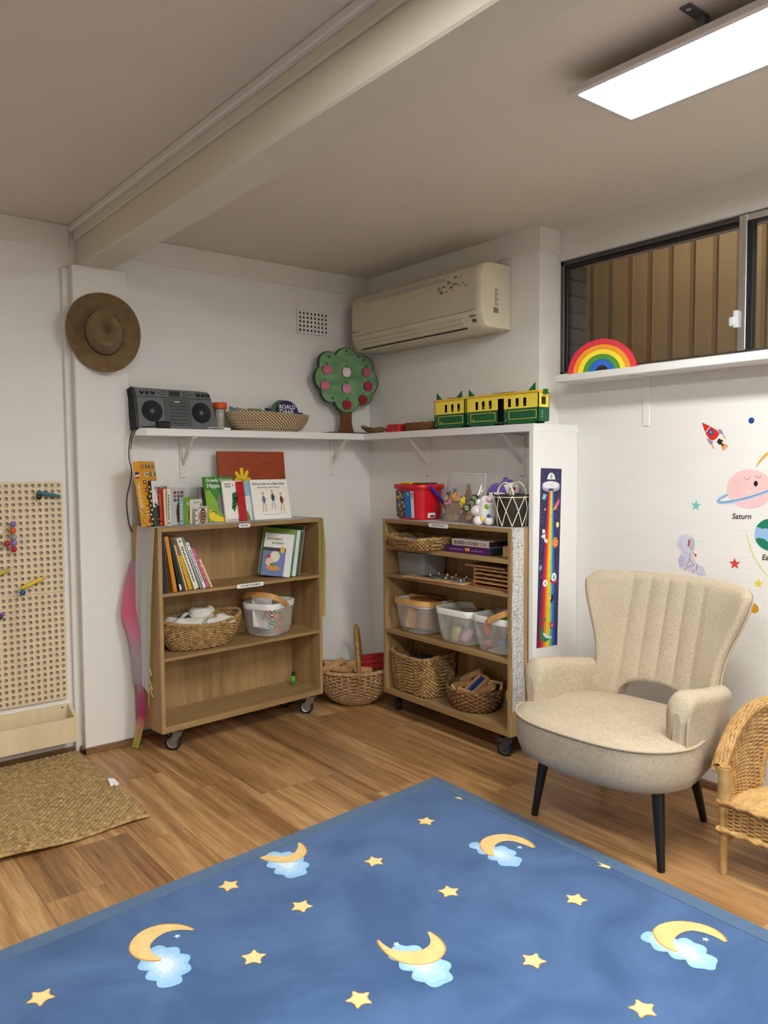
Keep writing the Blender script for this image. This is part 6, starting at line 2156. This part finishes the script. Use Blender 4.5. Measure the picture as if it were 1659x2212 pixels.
for k, (x, y, z, c, cn) in enumerate(((-.06, .0, .05, (190, 180, 176), 'pale grey'), (.03, -.03, .05, (150, 146, 160), 'lilac grey'), (.0, .05, .07, (120, 116, 110), 'dark grey'), (.05, -.05, .045, (206, 150, 186), 'pink'), (-.02, -.05, .04, (196, 186, 130), 'straw'), (.06, .03, .13, (60, 60, 56), 'charcoal'))):
    mb = MB(); mb.ball((0, 0, 0), .034, C(*c), 12, 1.3, .8, .8)
    o = mb.build('soft_toy_part', None, BW(.520+x, .120+y, Zs3+z)); o.rotation_euler = (0, .3*k, .7*k)
    tag(o, cn+' bundle seen through the middle mesh basket', 'bundle', 'bundles in the middle mesh basket')
for k, (x, y, z, c, cn, sz) in enumerate(((-.07, -.05, .10, (226, 120, 50), 'orange', (.025, .012, .035)), (-.04, -.02, .13, (60, 140, 70), 'green', (.035, .02, .016)), (-.01, .02, .14, (70, 150, 60), 'bright green', (.03, .02, .016)), (.03, -.05, .05, (90, 110, 170), 'blue', (.03, .02, .02)), (-.06, -.05, .035, (210, 140, 110), 'peach', (.025, .02, .016)), (.05, .0, .07, (70, 76, 84), 'dark grey', (.04, .03, .03)), (.02, .04, .06, (120, 124, 130), 'mid grey', (.05, .03, .04)))):
    mb = MB(); mb.ball((0, 0, 0), 1.0, C(*c), 10, *sz)
    o = mb.build('plastic_toy', None, BW(.775+x, .122+y, Zs3+z), aB)
    tag(o, cn+' plastic toy inside the right mesh basket', 'toy', 'plastic toys in the right mesh basket')
# bottom shelf
Zs4 = .1365
oval_basket(BW(.190, .115, Zs4), aB, 'deep square-sided seagrass basket on the bottom shelf', .140, .092, .168, .108, .205, 44, 23, SEAG, .006, .010, .006, exp_=4.5, slant=.012)
mb = MB(); mb.ball((0, 0, 0), .1, M((40, 42, 52), .9, .3, 30, name='dark_cloth'), 18, 1.35, .8, .3)
tag(mb.build('dark_cloth', None, BW(.195, .122, Zs4+.150), aB), 'dark cloth bundle down inside the deep seagrass basket', 'cloth')
oval_basket(BW(.565, .122, Zs4), aB, 'low round woven basket of wooden frames on the bottom shelf', .108, .085, .150, .117, .098, 38, 10, SEAGD, .005, .006, .002, name='bread_basket')
BLUEP = M((24, 62, 150), .2, .05, 20, coat=.3, name='blue_acrylic')
def wframe(u, v, z, w_, h_, rot, label, pane=None, t_=.024):
    o = thing('wooden_frame_block', label, 'block', BW(u, v, Zs4+z), 0, 'wooden window blocks')
    o.rotation_euler = rot
    fwd = .013
    mb = MB()
    mb.box(-w_, w_, -h_, -h_+fwd, -t_/2, t_/2, WB[0], .0015); mb.box(-w_, w_, h_-fwd, h_, -t_/2, t_/2, WB[0], .0015)
    mb.box(-w_, -w_+fwd, -h_+fwd, h_-fwd, -t_/2, t_/2, WB[0], .0015); mb.box(w_-fwd, w_, -h_+fwd, h_-fwd, -t_/2, t_/2, WB[0], .0015)
    mb.build('frame', o)
    if pane:
        mb = MB(); mb.box(-w_+fwd, w_-fwd, -h_+fwd, h_-fwd, -.002, .002, pane); mb.build('pane', o)
    return o
wframe(.600, .105, .120, .036, .062, (.62, .10, aB-.15), 'wooden frame block with a blue window on top of the round basket', BLUEP)
def plank(u, v, z, l, rot, label, w_=.016, t_=.012):
    mb = MB(); mb.box(-l, l, -w_, w_, -t_, t_, WB[0], .0015)
    o = mb.build('wooden_plank', None, BW(u, v, Zs4+z)); o.rotation_euler = rot
    tag(o, label, 'block', 'wooden planks in the round basket')
plank(.522, .150, .150, .072, (.3, -.55, aB+.15), 'long plain plank sloping at the back left of the round basket', .020)
plank(.505, .095, .108, .055, (.2, -.35, aB+.35), 'short plank leaning at the left of the round basket', .016)
plank(.655, .095, .100, .070, (.5, -.62, aB+.35), 'long plank sloping up at the right of the round basket', .016)
plank(.565, .055, .090, .036, (.1, .05, aB+.1), 'small plank lying at the front of the round basket', .013)
plank(.505, .045, .084, .036, (.1, .35, aB-.5), 'thin plank at the front left of the round basket', .008)
wframe(.668, .160, .105, .036, .040, (1.1, .1, aB+.6), 'plain wooden frame block at the back right of the round basket')
tm = thing('stacking_toy', 'yellow, blue and red stacking toy at the right of the bottom shelf', 'toy', BW(.862, .070, Zs4), aB)
for nm, c, z0, z1, r_ in (('red_base', (200, 20, 30), 0, .078, .022), ('blue_ring', (20, 96, 180), .078, .112, .024), ('yellow_head', (238, 206, 30), .112, .165, .024)):
    mb = MB(); mb.lathe([(0, z0), (r_*.8, z0), (r_, z0+.006), (r_, z1-.012), (r_*.6, z1), (0, z1)], C(*c), 18); mb.build(nm, tm)
# wicker shopping basket on the floor in the corner
WICB = jute('willow', (128, 92, 56), (206, 168, 122), 90)
fbk = thing('wicker_basket', 'round-bottomed wicker basket with arched handle on the floor in the corner', 'basket', (-.285, -.215, 0), -.66)
def bowlP(u, v):
    an = 2*PI*u
    f = math.sin(v*PI/2)
    a, b_ = .06+.155*f, .05+.095*f
    ex = 2.6
    c, s = math.cos(an), math.sin(an)
    x = a*abs(c)**(2/ex)*(1 if c >= 0 else -1); y = b_*abs(s)**(2/ex)*(1 if s >= 0 else -1)
    z = .004 + .185*(1-math.cos(v*PI/2))**.85 + .022*v*(c*c)
    l = math.hypot(x, y) or 1
    return (x, y, z), (x/l*.8, y/l*.8, -.3)
mb = MB(); mb.strands(bowlP, 44, 24, .0036, .0040, WICB, sub=4, stakes=.0046, n=6, vary=.15)
mb.add([bowlP(k/40, 0)[0] for k in range(40)], [tuple(range(40))], WICB); mb.build('basket_body', fbk)
mb = MB()
rim_ = [bowlP(k/90, 1)[0] for k in range(90)]
mb.tube([(p[0], p[1], p[2]+.004) for p in rim_], .011, WICB, 8, closed=True)
for k in range(90):
    a, b_ = Vector(rim_[k]), Vector(rim_[(k+1) % 90])
    mb.tube([a+Vector((0, 0, .004)), a*.5+b_*.5+Vector((0, 0, .004))], .0128, WICB, 7)
mb.build('rim', fbk)
HB = wood('handle_cane', (120, 82, 38), (176, 132, 72), (1, 1, 3), 12)
mb = MB()
hp = [(.03, -.148, .15), (.028, -.146, .24), (.022, -.13, .33), (.015, -.085, .395), (.012, 0, .425), (.015, .085, .395), (.022, .13, .33), (.028, .146, .24), (.03, .148, .15)]
sp_ = spline(hp, 6)
mb.tube(sp_, .0125, HB, 10)
for k in range(3, len(sp_)-3, 2):
    mb.tube([sp_[k], sp_[k]*.55+sp_[k+1]*.45], .0140, HB, 10)
mb.build('handle', fbk)
def inb(x, y, z):
    c, s = math.cos(-.66), math.sin(-.66)
    return (-.285+c*x-s*y, -.215+s*x+c*y, z)
for k, (x, y, z, l, rz_, ry, c, lab) in enumerate(((-.115, -.02, .218, .070, .5, -.35, 0, 'long pale plank rising at the left of the wicker basket'), (-.06, -.045, .200, .060, -.3, .05, 0, 'pale plank lying at the front left of the wicker basket'),
        (-.02, .03, .205, .055, .9, -.1, 0, 'pale plank across the middle of the wicker basket'), (-.12, .05, .205, .05, .1, .1, 0, 'pale plank at the back left of the wicker basket'), (.05, -.05, .198, .05, 0, .1, 0, 'pale plank at the front right of the wicker basket'))):
    mb = MB(); mb.box(-l, l, -.020, .020, -.010, .010, WB[0], .002)
    o = mb.build('wooden_plank', None, inb(x, y, z)); o.rotation_euler = (.15, ry, -.66+rz_)
    tag(o, lab, 'block', 'wooden planks in the wicker basket')
REDW = M((156, 16, 22), .5, .1, 14, name='red_painted_wood')
for k in range(3):
    mb = MB(); mb.box(-.062, .062, -.012, .012, -.012, .012, REDW, .002)
    o = mb.build('red_train_track', None, inb(.105, .03+.02*k-.03, .205+.024*k)); o.rotation_euler = (0, -.04, -.66+.1*k)
    tag(o, ['lowest', 'middle', 'topmost'][k]+' red wooden bar at the right of the wicker basket', 'block', 'red bars in the wicker basket')

# ================================================================ CLOTHS
def dyed(name, stops, transl=.35, opacity=.92):
    m = see_through(name, (220, 220, 220), opacity, .85, transl=transl)
    t = m.node_tree
    cr = [n for n in t.nodes if n.type == 'VALTORGB'][0]
    tc = [n for n in t.nodes if n.type == 'TEX_COORD'][0]
    sp = node(t, 'ShaderNodeSeparateXYZ'); t.links.new(tc.outputs['Object'], sp.inputs[0])
    for l_ in list(cr.inputs['Fac'].links):
        t.links.remove(l_)
    t.links.new(sp.outputs[2], cr.inputs['Fac'])
    e = cr.color_ramp.elements
    e[0].position, e[0].color = stops[0][0], [*lin(stops[0][1]), 1]
    e[1].position, e[1].color = stops[-1][0], [*lin(stops[-1][1]), 1]
    for p, c in stops[1:-1]:
        x = e.new(p); x.color = [*lin(c), 1]
    return m
VOILE = dyed('grey_voile', [(0.2, (238, 234, 240)), (.5, (226, 234, 238)), (.8, (230, 238, 240)), (1, (232, 230, 236))])
VOILT = dyed('lilac_voile', [(0, (216, 210, 218)), (1, (218, 212, 220))], transl=.1, opacity=.97)
HEM = M((206, 200, 116), .8, .08, 20, name='yellow_hem')
PINKV = dyed('pink_voile', [(0, (196, 196, 100)), (.05, (206, 200, 110)), (.11, (232, 170, 140)), (.17, (206, 66, 136)), (.25, (210, 100, 154)), (.32, (204, 192, 208)), (.45, (208, 188, 206)), (.54, (228, 150, 176)), (.64, (232, 110, 146)), (.74, (232, 130, 156)), (.86, (206, 160, 180)), (1, (150, 130, 160))])
sf = thing('rainbow_scarf', 'sheer rainbow scarf draped over the top and left side of the book bookcase', 'scarf', (AF[0], AF[1], 0), AF[2])
W_A = .931
mb = MB()
mb.grid(lambda u, v: (-.004+(W_A+.008)*u, .006+.235*v+.006*math.sin(9*u), 1.0440+.0008*math.sin(14*u+5*v)), 40, 8, VOILT)
mb.build('top_cloth', sf)
def dropP(u, v):
    # u 0 front .. 1 back ; v 0 top .. 1 bottom
    zb_ = .215 + .165*u
    z = 1.0445 + (zb_-1.0445)*v
    y = .014 + .172*u + .075*v*(1-u)*1.1 - .01*v*u
    x = -.006 - .014*math.sin(PI*min(1, v*1.1))*(.4+.6*u) - .007*math.sin(11*u+1.2)*v - .012*v*u
    return (x, y, z)
mb = MB(); mb.grid(dropP, 22, 34, VOILE); mb.build('left_drop', sf)
mb = MB()
mb.grid(lambda u, v: (lambda p: (p[0]-.0012, p[1]-.001, p[2]))(dropP(.055*u, v)), 2, 40, HEM)
for z, l in ((.40, .02), (.34, .03), (.31, .035)):
    p = dropP(0, (1.0445-z)/(1.0445-.215))
    mb.tube([p, (p[0]-.004, p[1]-l, z-.02-l*.5)], .0022, HEM, 5)
mb.build('hem', sf)
def pinkP(u, v):
    z = .88 + (.30-.88)*v
    tri = v/.42 if v < .42 else max(0, (1-v)/.58)
    wd = .004 + .060*tri**1.1
    x = -.014 - wd*u - .006*math.sin(8*v)*u
    y = .150 + .075*u + .02*math.sin(5*v+u)
    return (x, y, z)
mb = MB(); mb.grid(pinkP, 12, 30, PINKV); mb.build('pink_fold', sf)
def tailP(u, v):
    z = .30 + (.012-.30)*v
    wd = .062-.008*v+.012*math.sin(4*v)
    x = -.012 - .030*v*v - .012*math.sin(2.6*PI*u)
    y = .205 - wd*u - .045*v*(1-v)
    return (x, y, z)
mb = MB(); mb.grid(tailP, 14, 24, PINKV); mb.build('tail', sf)
mb = MB()
mb.grid(lambda u, v: (W_A+.003+.010*math.sin(PI*v)*(1-.5*u)+.004*math.sin(6*v), -.010+.21*u-.014*v*(1-u), 1.0445-(.525-.03*u)*v), 10, 26, HEM)
mb.build('right_drop', sf)
def lace():
    m, t, b = nt('silver_lace')
    tc = node(t, 'ShaderNodeTexCoord')
    vo = node(t, 'ShaderNodeTexVoronoi', feature='DISTANCE_TO_EDGE'); vo.inputs['Scale'].default_value = 55
    nz = node(t, 'ShaderNodeTexNoise'); nz.inputs['Scale'].default_value = 85; nz.inputs['Detail'].default_value = 4; nz.inputs['Distortion'].default_value = 2.5
    t.links.new(tc.outputs['Object'], vo.inputs['Vector']); t.links.new(tc.outputs['Object'], nz.inputs['Vector'])
    s = math_(t, 'ADD', nz.outputs['Fac'], math_(t, 'MULTIPLY', vo.outputs[0], .9))
    cr = node(t, 'ShaderNodeValToRGB')
    cr.color_ramp.elements[0].position = .42; cr.color_ramp.elements[1].position = .56
    cr.color_ramp.elements[0].color = [*lin((104, 100, 98)), 1]; cr.color_ramp.elements[1].color = [*lin((204, 201, 198)), 1]
    t.links.new(s, cr.inputs['Fac']); t.links.new(cr.outputs['Color'], b.inputs['Base Color']); b.inputs['Roughness'].default_value = .6
    return m
LACE = lace()
LACET = M((206, 203, 200), .6, .05, 40, name='silver_cloth_top')
lc_ = thing('lace_cloth', 'silver-white lace cloth over the puzzle bookcase hanging down its right side', 'cloth', (BF[0], BF[1], 0), BF[2])
W_B = .922
mb = MB(); mb.grid(lambda u, v: (.02+(W_B-.018)*u, .004+.20*v+.004*math.sin(12*u), 1.0370+.0005*math.sin(20*u+5*v)), 40, 8, LACET); mb.build('top_cloth', lc_)
mb = MB(); mb.grid(lambda u, v: (W_B+.0022+.0016*math.sin(16*u+3*v)*min(1, v*4), .005+.077*u+.004*math.sin(9*v)*(1-u), 1.037-(.815+.012*u)*v), 14, 40, LACE); mb.build('side_drop', lc_)

# ================================================================ WALL STICKERS AND GROWTH CHART
def wst():
    return MB(frame((R-.0004, 0, 0), (0, -1, 0), (0, 0, 1)))
def fy(P): return [(-a, b_) for a, b_ in P]
RED_, LIL, BLU, FLA = C(206, 44, 42), C(140, 136, 176), C(70, 130, 196), C(236, 150, 90)
st_g = 'space wall stickers'
mb = wst()
mb.poly(fy([(-2.013, 1.479), (-2.047, 1.463), (-2.079, 1.444), (-2.088, 1.429), (-2.078, 1.414), (-2.064, 1.405), (-2.048, 1.409), (-2.031, 1.433)]), RED_, .0004)
mb.strip(fy([(-2.052, 1.464), (-2.036, 1.444), (-2.028, 1.436)]), .003, WHT, .0007)
mb.ngon(2.053, 1.438, .0105, .0105, C(40, 40, 80), .0008); mb.ngon(2.053, 1.438, .0075, .0075, BLU, .0010)
mb.poly(fy([(-2.081, 1.448), (-2.095, 1.447), (-2.103, 1.434), (-2.106, 1.424), (-2.096, 1.430), (-2.088, 1.432)]), LIL, .0006)
mb.poly(fy([(-2.034, 1.416), (-2.052, 1.405), (-2.062, 1.402), (-2.060, 1.386), (-2.046, 1.396)]), LIL, .0006)
mb.poly(fy([(-2.086, 1.412), (-2.105, 1.404), (-2.092, 1.385), (-2.078, 1.399)]), C(46, 34, 34), .0008)
for a in (-.5, -.25, 0, .25, .5):
    mb.strip([(2.097, 1.392), (2.097+.030*math.sin(.75+a), 1.392-.030*math.cos(.75+a))], .004, FLA, .0006)
for x, y in ((2.104, 1.424), (2.058, 1.386)):
    mb.strip([(x, y), (x+.010, y-.014)], .005, FLA, .0005)
tag(mb.build('wall_sticker'), 'red rocket sticker on the white wall under the window ledge', 'sticker', st_g)
def dot(y, z, r_, c, lab):
    mb = wst(); mb.ngon(-y, z, r_, r_*1.02, C(*c), .0004, 28); tag(mb.build('wall_sticker'), lab, 'sticker', st_g)
dot(-2.215, 1.476, .0115, (22, 74, 136), 'dark blue dot sticker high on the white wall')
dot(-2.240, .757, .0180, (206, 150, 40), 'mustard orange dot sticker right of the armchair back')
for y, z, c, cn, a0 in ((-1.994, 1.144, (120, 200, 186), 'mint green star sticker left of the pink planet', .25), (-2.160, .922, (214, 66, 44), 'red star sticker right of the astronaut', .35), (-2.2545, .854, (226, 204, 60), 'small yellow star sticker above the mustard dot', .3)):
    mb = wst(); s_ = .024 if c[0] != 226 else .0185
    mb.star(-y, z, s_, C(*c), .0004, a0, .42); tag(mb.build('wall_sticker'), cn, 'sticker', st_g)
mb = wst()
RG, RGD = C(160, 196, 232), C(66, 116, 176)
cy_, cz_ = 2.212, 1.2155
tl = .30
def el(a, k=1.0, b_=.020):
    x, y = .132*k*math.cos(a), b_*k*math.sin(a)
    return (cy_+x*math.cos(tl)-y*math.sin(tl), cz_-.012+x*math.sin(tl)+y*math.cos(tl))
mb.strip([el(a*PI/20) for a in range(0, 21)], .009, RG, .0003); mb.strip([el(a*PI/20, .97, .016) for a in range(0, 21)], .0022, RGD, .0005)
mb.ngon(cy_, cz_, .090, .0745, C(238, 196, 196), .0006, 48)
mb.strip([el(PI+a*PI/20) for a in range(-1, 22)], .011, RG, .0009); mb.strip([el(PI+a*PI/20, .985, .019) for a in range(-1, 22)], .0026, RGD, .0011)
mb.strip([(2.194, 1.259), (2.198, 1.252), (2.204, 1.250), (2.210, 1.253), (2.214, 1.261)], .0016, BLK, .0010)
mb.strip([(2.234, 1.266), (2.239, 1.260), (2.246, 1.258), (2.252, 1.261), (2.256, 1.267)], .0016, BLK, .0010)
mb.ngon(2.237, 1.236, .0080, .0108, BLK, .0010)
tag(mb.build('wall_sticker'), 'pink sleepy planet sticker with a pale blue ring', 'sticker', st_g)
mb = wst(); mb.text('Saturn', 2.185, 1.108, .0300, C(60, 52, 58), .0005, sx=.98, rot=.03, shear=.18); tag(mb.build('wall_sticker'), 'handwritten Saturn lettering sticker below the pink planet', 'sticker', st_g)
mb = wst()
ey_, ez_, er = 2.298, 1.044, .062
mb.ngon(ey_, ez_, er, er*.98, C(150, 186, 226), .0004, 44)
def arc_poly(a0, a1, inner):
    return [(ey_+er*math.cos(a0+(a1-a0)*k/14), ez_+er*.98*math.sin(a0+(a1-a0)*k/14)) for k in range(15)] + inner
GRN = C(24, 122, 96)
mb.poly(arc_poly(PI*.42, PI*.86, [(ey_-.045, ez_+.026), (ey_-.034, ez_+.020), (ey_-.022, ez_+.024), (ey_-.010, ez_+.022), (ey_+.012, ez_+.034)]), GRN, .0008)
mb.poly(arc_poly(PI*1.10, PI*1.46, [(ey_-.004, ez_-.040), (ey_-.012, ez_-.026), (ey_-.024, ez_-.018), (ey_-.044, ez_-.014)]), GRN, .0008)
mb.ngon(ey_+.03, ez_+.004, .020, .026, GRN, .0008, 12)
tag(mb.build('wall_sticker'), 'blue and green Earth sticker at the right photo edge', 'sticker', st_g)
mb = wst(); mb.text('Earth', 2.298, .957, .0295, C(60, 52, 58), .0005, rot=.03, shear=.18); tag(mb.build('wall_sticker'), 'handwritten Earth lettering sticker below the Earth', 'sticker', st_g)
mb = wst()
mb.strip(fy([(-2.2, 1.06), (-2.205, 1.04), (-2.212, 1.018), (-2.222, .988), (-2.235, .957), (-2.258, .922), (-2.272, .905), (-2.288, .89), (-2.32, .865)]), .006, C(222, 210, 150), .0004, taper=True)
tag(mb.build('wall_sticker'), 'thin pale yellow curved line sticker left of the Earth', 'sticker', st_g)
mb = wst(); mb.strip(fy([(-2.236, 1.298), (-2.246, 1.314), (-2.257, 1.328), (-2.268, 1.340), (-2.28, 1.35), (-2.30, 1.362), (-2.325, 1.372)]), .011, C(222, 166, 76), .0004, taper=True)
tag(mb.build('wall_sticker'), 'orange comet tail sticker above the pink planet', 'sticker', st_g)
mb = wst()
SU, SUD = C(206, 206, 226), C(146, 146, 180)
mb.poly(smooth_poly(fy([(-1.932, .947), (-1.917, .914), (-1.926, .881), (-1.952, .879), (-1.983, .868), (-2.012, .859), (-2.041, .862), (-2.032, .893), (-2.003, .904), (-1.988, .932), (-1.973, .952)]), 1), SU, .0004)
mb.poly(fy([(-1.930, .935), (-1.917, .915), (-1.926, .885), (-1.946, .890), (-1.950, .930)]), C(190, 190, 216), .0006)
mb.ngon(1.952, .986, .0405, .0365, SU, .0007, 36); mb.ngon(1.979, .985, .0125, .028, C(176, 190, 206), .0009, 20)
mb.strip([(1.938, 1.018), (1.930, .99), (1.938, .955)], .0014, SUD, .0010)
mb.strip([(1.968, 1.004), (1.964, .975)], .0075, C(196, 70, 60), .0011)
for P in ([(1.975, .952), (1.968, .925), (1.990, .900)], [(1.990, .900), (1.960, .890), (1.948, .875)], [(1.972, .925), (1.956, .895)]):
    mb.strip(P, .0022, C(170, 80, 110), .0009)
for P in ([(2.003, .904), (2.000, .880)], [(1.984, .868), (1.990, .884)]):
    mb.strip(P, .0026, C(206, 60, 60), .0009)
mb.strip([(1.980, .956), (1.992, .944)], .002, BLK, .0009); mb.ngon(1.996, .942, .0042, .0055, C(206, 50, 50), .0010)
for P in ([(1.920, .915), (1.945, .915)], [(1.924, .895), (1.948, .9)], [(2.041, .862), (2.030, .893), (2.005, .903)], [(1.93, .945), (1.973, .950)]):
    mb.strip(P, .0013, SUD, .0009)
tag(mb.build('wall_sticker'), 'lilac seated astronaut sticker just above the armchair back', 'sticker', st_g)

gc = thing('growth_chart', 'tall rainbow space growth chart on the white shelf end panel', 'growth chart', (-.0615, -1.4024, .895))
mb = MB(frame((0, 0, 0), (1, 0, -.03), (.03, 0, 1)))
GW, GH = .0715, .4025
NAVY = C(40, 32, 82)
mb.box(-GW, GW, -GH, GH, -.0004, .0004, NAVY)
def gx(nx): return -GW+2*GW*nx
def gy(ny): return GH-2*GH*ny
stripes = [(C(150, 20, 60), 0, .16), (C(206, 40, 50), .16, .30), (C(236, 130, 40), .30, .43), (C(244, 206, 36), .43, .62), (C(190, 206, 70), .62, .70), (C(70, 170, 190), .70, .80), (C(30, 110, 190), .80, .91), (C(22, 66, 150), .91, 1)]
t0, t1, b0, b1 = .385, .645, .045, .90
for c, a, b_ in stripes:
    mb.poly([(gx(b0+(b1-b0)*a), -GH), (gx(b0+(b1-b0)*b_), -GH), (gx(t0+(t1-t0)*b_), gy(.10)), (gx(t0+(t1-t0)*a), gy(.10))], c, .0006)
for k in range(62):
    y = gy(.14+.0125*k); f = (.14+.0125*k-.10)/.90
    x = gx((t0+(t1-t0)*.5)*(1-f)+(b0+(b1-b0)*.5)*f)
    mb.box(x-.001, x+(.005 if k % 5 == 0 else .003), y-.0006, y+.0006, .0006, .0009, BLK)
    if k % 7 == 3:
        mb.ngon(x+.010, y, .0024, .0024, BLK, .0008, 8)
rr_ = random.Random(4)
for k in range(46):
    mb.ngon(gx(rr_.choice([rr_.uniform(.04, .22), rr_.uniform(.80, .96)])), gy(rr_.uniform(.02, .78)), .0014, .0014, WHT, .0005, 6)
UF = C(222, 222, 230)
mb.ngon(gx(.5), gy(.105), .062, .020, C(166, 168, 186), .0008, 30); mb.ngon(gx(.5), gy(.092), .058, .017, UF, .0010, 30); mb.ngon(gx(.5), gy(.118), .022, .006, C(80, 60, 90), .0012)
mb.poly([(gx(.5)+.028*math.cos(a*PI/14), gy(.066)+.034*math.sin(a*PI/14)) for a in range(15)], WHT, .0012); mb.box(gx(.5)-.030, gx(.5)+.030, gy(.070), gy(.061), .0012, .0014, C(50, 50, 56))
mb.ngon(gx(.5), gy(.045), .008, .010, C(110, 190, 180), .0014, 14)
for dx in (-.003, .003):
    mb.ngon(gx(.5)+dx, gy(.042), .0014, .0018, BLK, .0016, 6)
mb.ngon(gx(.19), gy(.158), .012, .014, C(90, 180, 190), .0010); mb.strip([(gx(.08), gy(.168)), (gx(.30), gy(.148))], .003, C(206, 230, 230), .0012)
mb.poly([(gx(.90), gy(.165)), (gx(.94), gy(.19)), (gx(.80), gy(.222)), (gx(.70), gy(.205))], C(214, 90, 140), .0010); mb.poly([(gx(.72), gy(.205)), (gx(.80), gy(.225)), (gx(.62), gy(.235))], C(240, 170, 60), .0012)
mb.star(gx(.24), gy(.228), .008, C(236, 190, 200), .0010)
mb.ngon(gx(.86), gy(.315), .010, .0125, C(240, 220, 120), .0010)
for (x, y, a, b_) in ((.20, .352, .010, .012), (.22, .375, .010, .014), (.13, .378, .006, .005), (.28, .40, .006, .010), (.36, .405, .006, .010)):
    mb.ngon(gx(x), gy(y), a, b_, WHT, .0012)
mb.ngon(gx(.77), gy(.415), .020, .024, C(230, 120, 50), .0010); mb.strip([(gx(.66), gy(.405)), (gx(.88), gy(.412))], .003, C(246, 190, 120), .0012); mb.strip([(gx(.66), gy(.422)), (gx(.88), gy(.430))], .003, C(246, 190, 120), .0012)
mb.ngon(gx(.09), gy(.552), .010, .013, C(110, 150, 210), .0010)
mb.ngon(gx(.75), gy(.610), .017, .020, C(232, 240, 244), .0010); mb.ngon(gx(.75), gy(.612), .008, .010, C(120, 190, 180), .0012); mb.strip([(gx(.55), gy(.628)), (gx(.70), gy(.640)), (gx(.92), gy(.636))], .010, C(190, 30, 60), .0014)
mb.ngon(gx(.33), gy(.640), .016, .016, C(240, 236, 226), .0010); mb.ngon(gx(.33), gy(.640), .004, .005, C(60, 100, 90), .0012)
mb.poly(smooth_poly([(gx(.60), gy(.735)), (gx(.68), gy(.70)), (gx(.78), gy(.72)), (gx(.70), gy(.748)), (gx(.62), gy(.76))]), BLK, .0010); mb.ngon(gx(.60), gy(.728), .004, .006, WHT, .0012)
GRD = C(30, 128, 88)
mb.poly(smooth_poly([(gx(.24), gy(.86)), (gx(.16), gy(.92)), (gx(.20), gy(.965)), (gx(.42), gy(.975)), (gx(.66), gy(.955)), (gx(.50), gy(.945)), (gx(.34), gy(.93)), (gx(.28), gy(.88))]), GRD, .0010)
mb.ngon(gx(.32), gy(.845), .010, .009, GRD, .0012, 10); mb.poly(smooth_poly([(gx(.28), gy(.915)), (gx(.42), gy(.925)), (gx(.62), gy(.945)), (gx(.80), gy(.952)), (gx(.50), gy(.957)), (gx(.30), gy(.935))]), C(232, 236, 232), .0014)
mb.box(gx(.62), gx(.78), gy(.900), gy(.865), .0010, .0014, C(160, 30, 80)); mb.box(gx(.66), gx(.74), gy(.892), gy(.873), .0014, .0018, C(236, 150, 170))
mb.build('poster', gc)
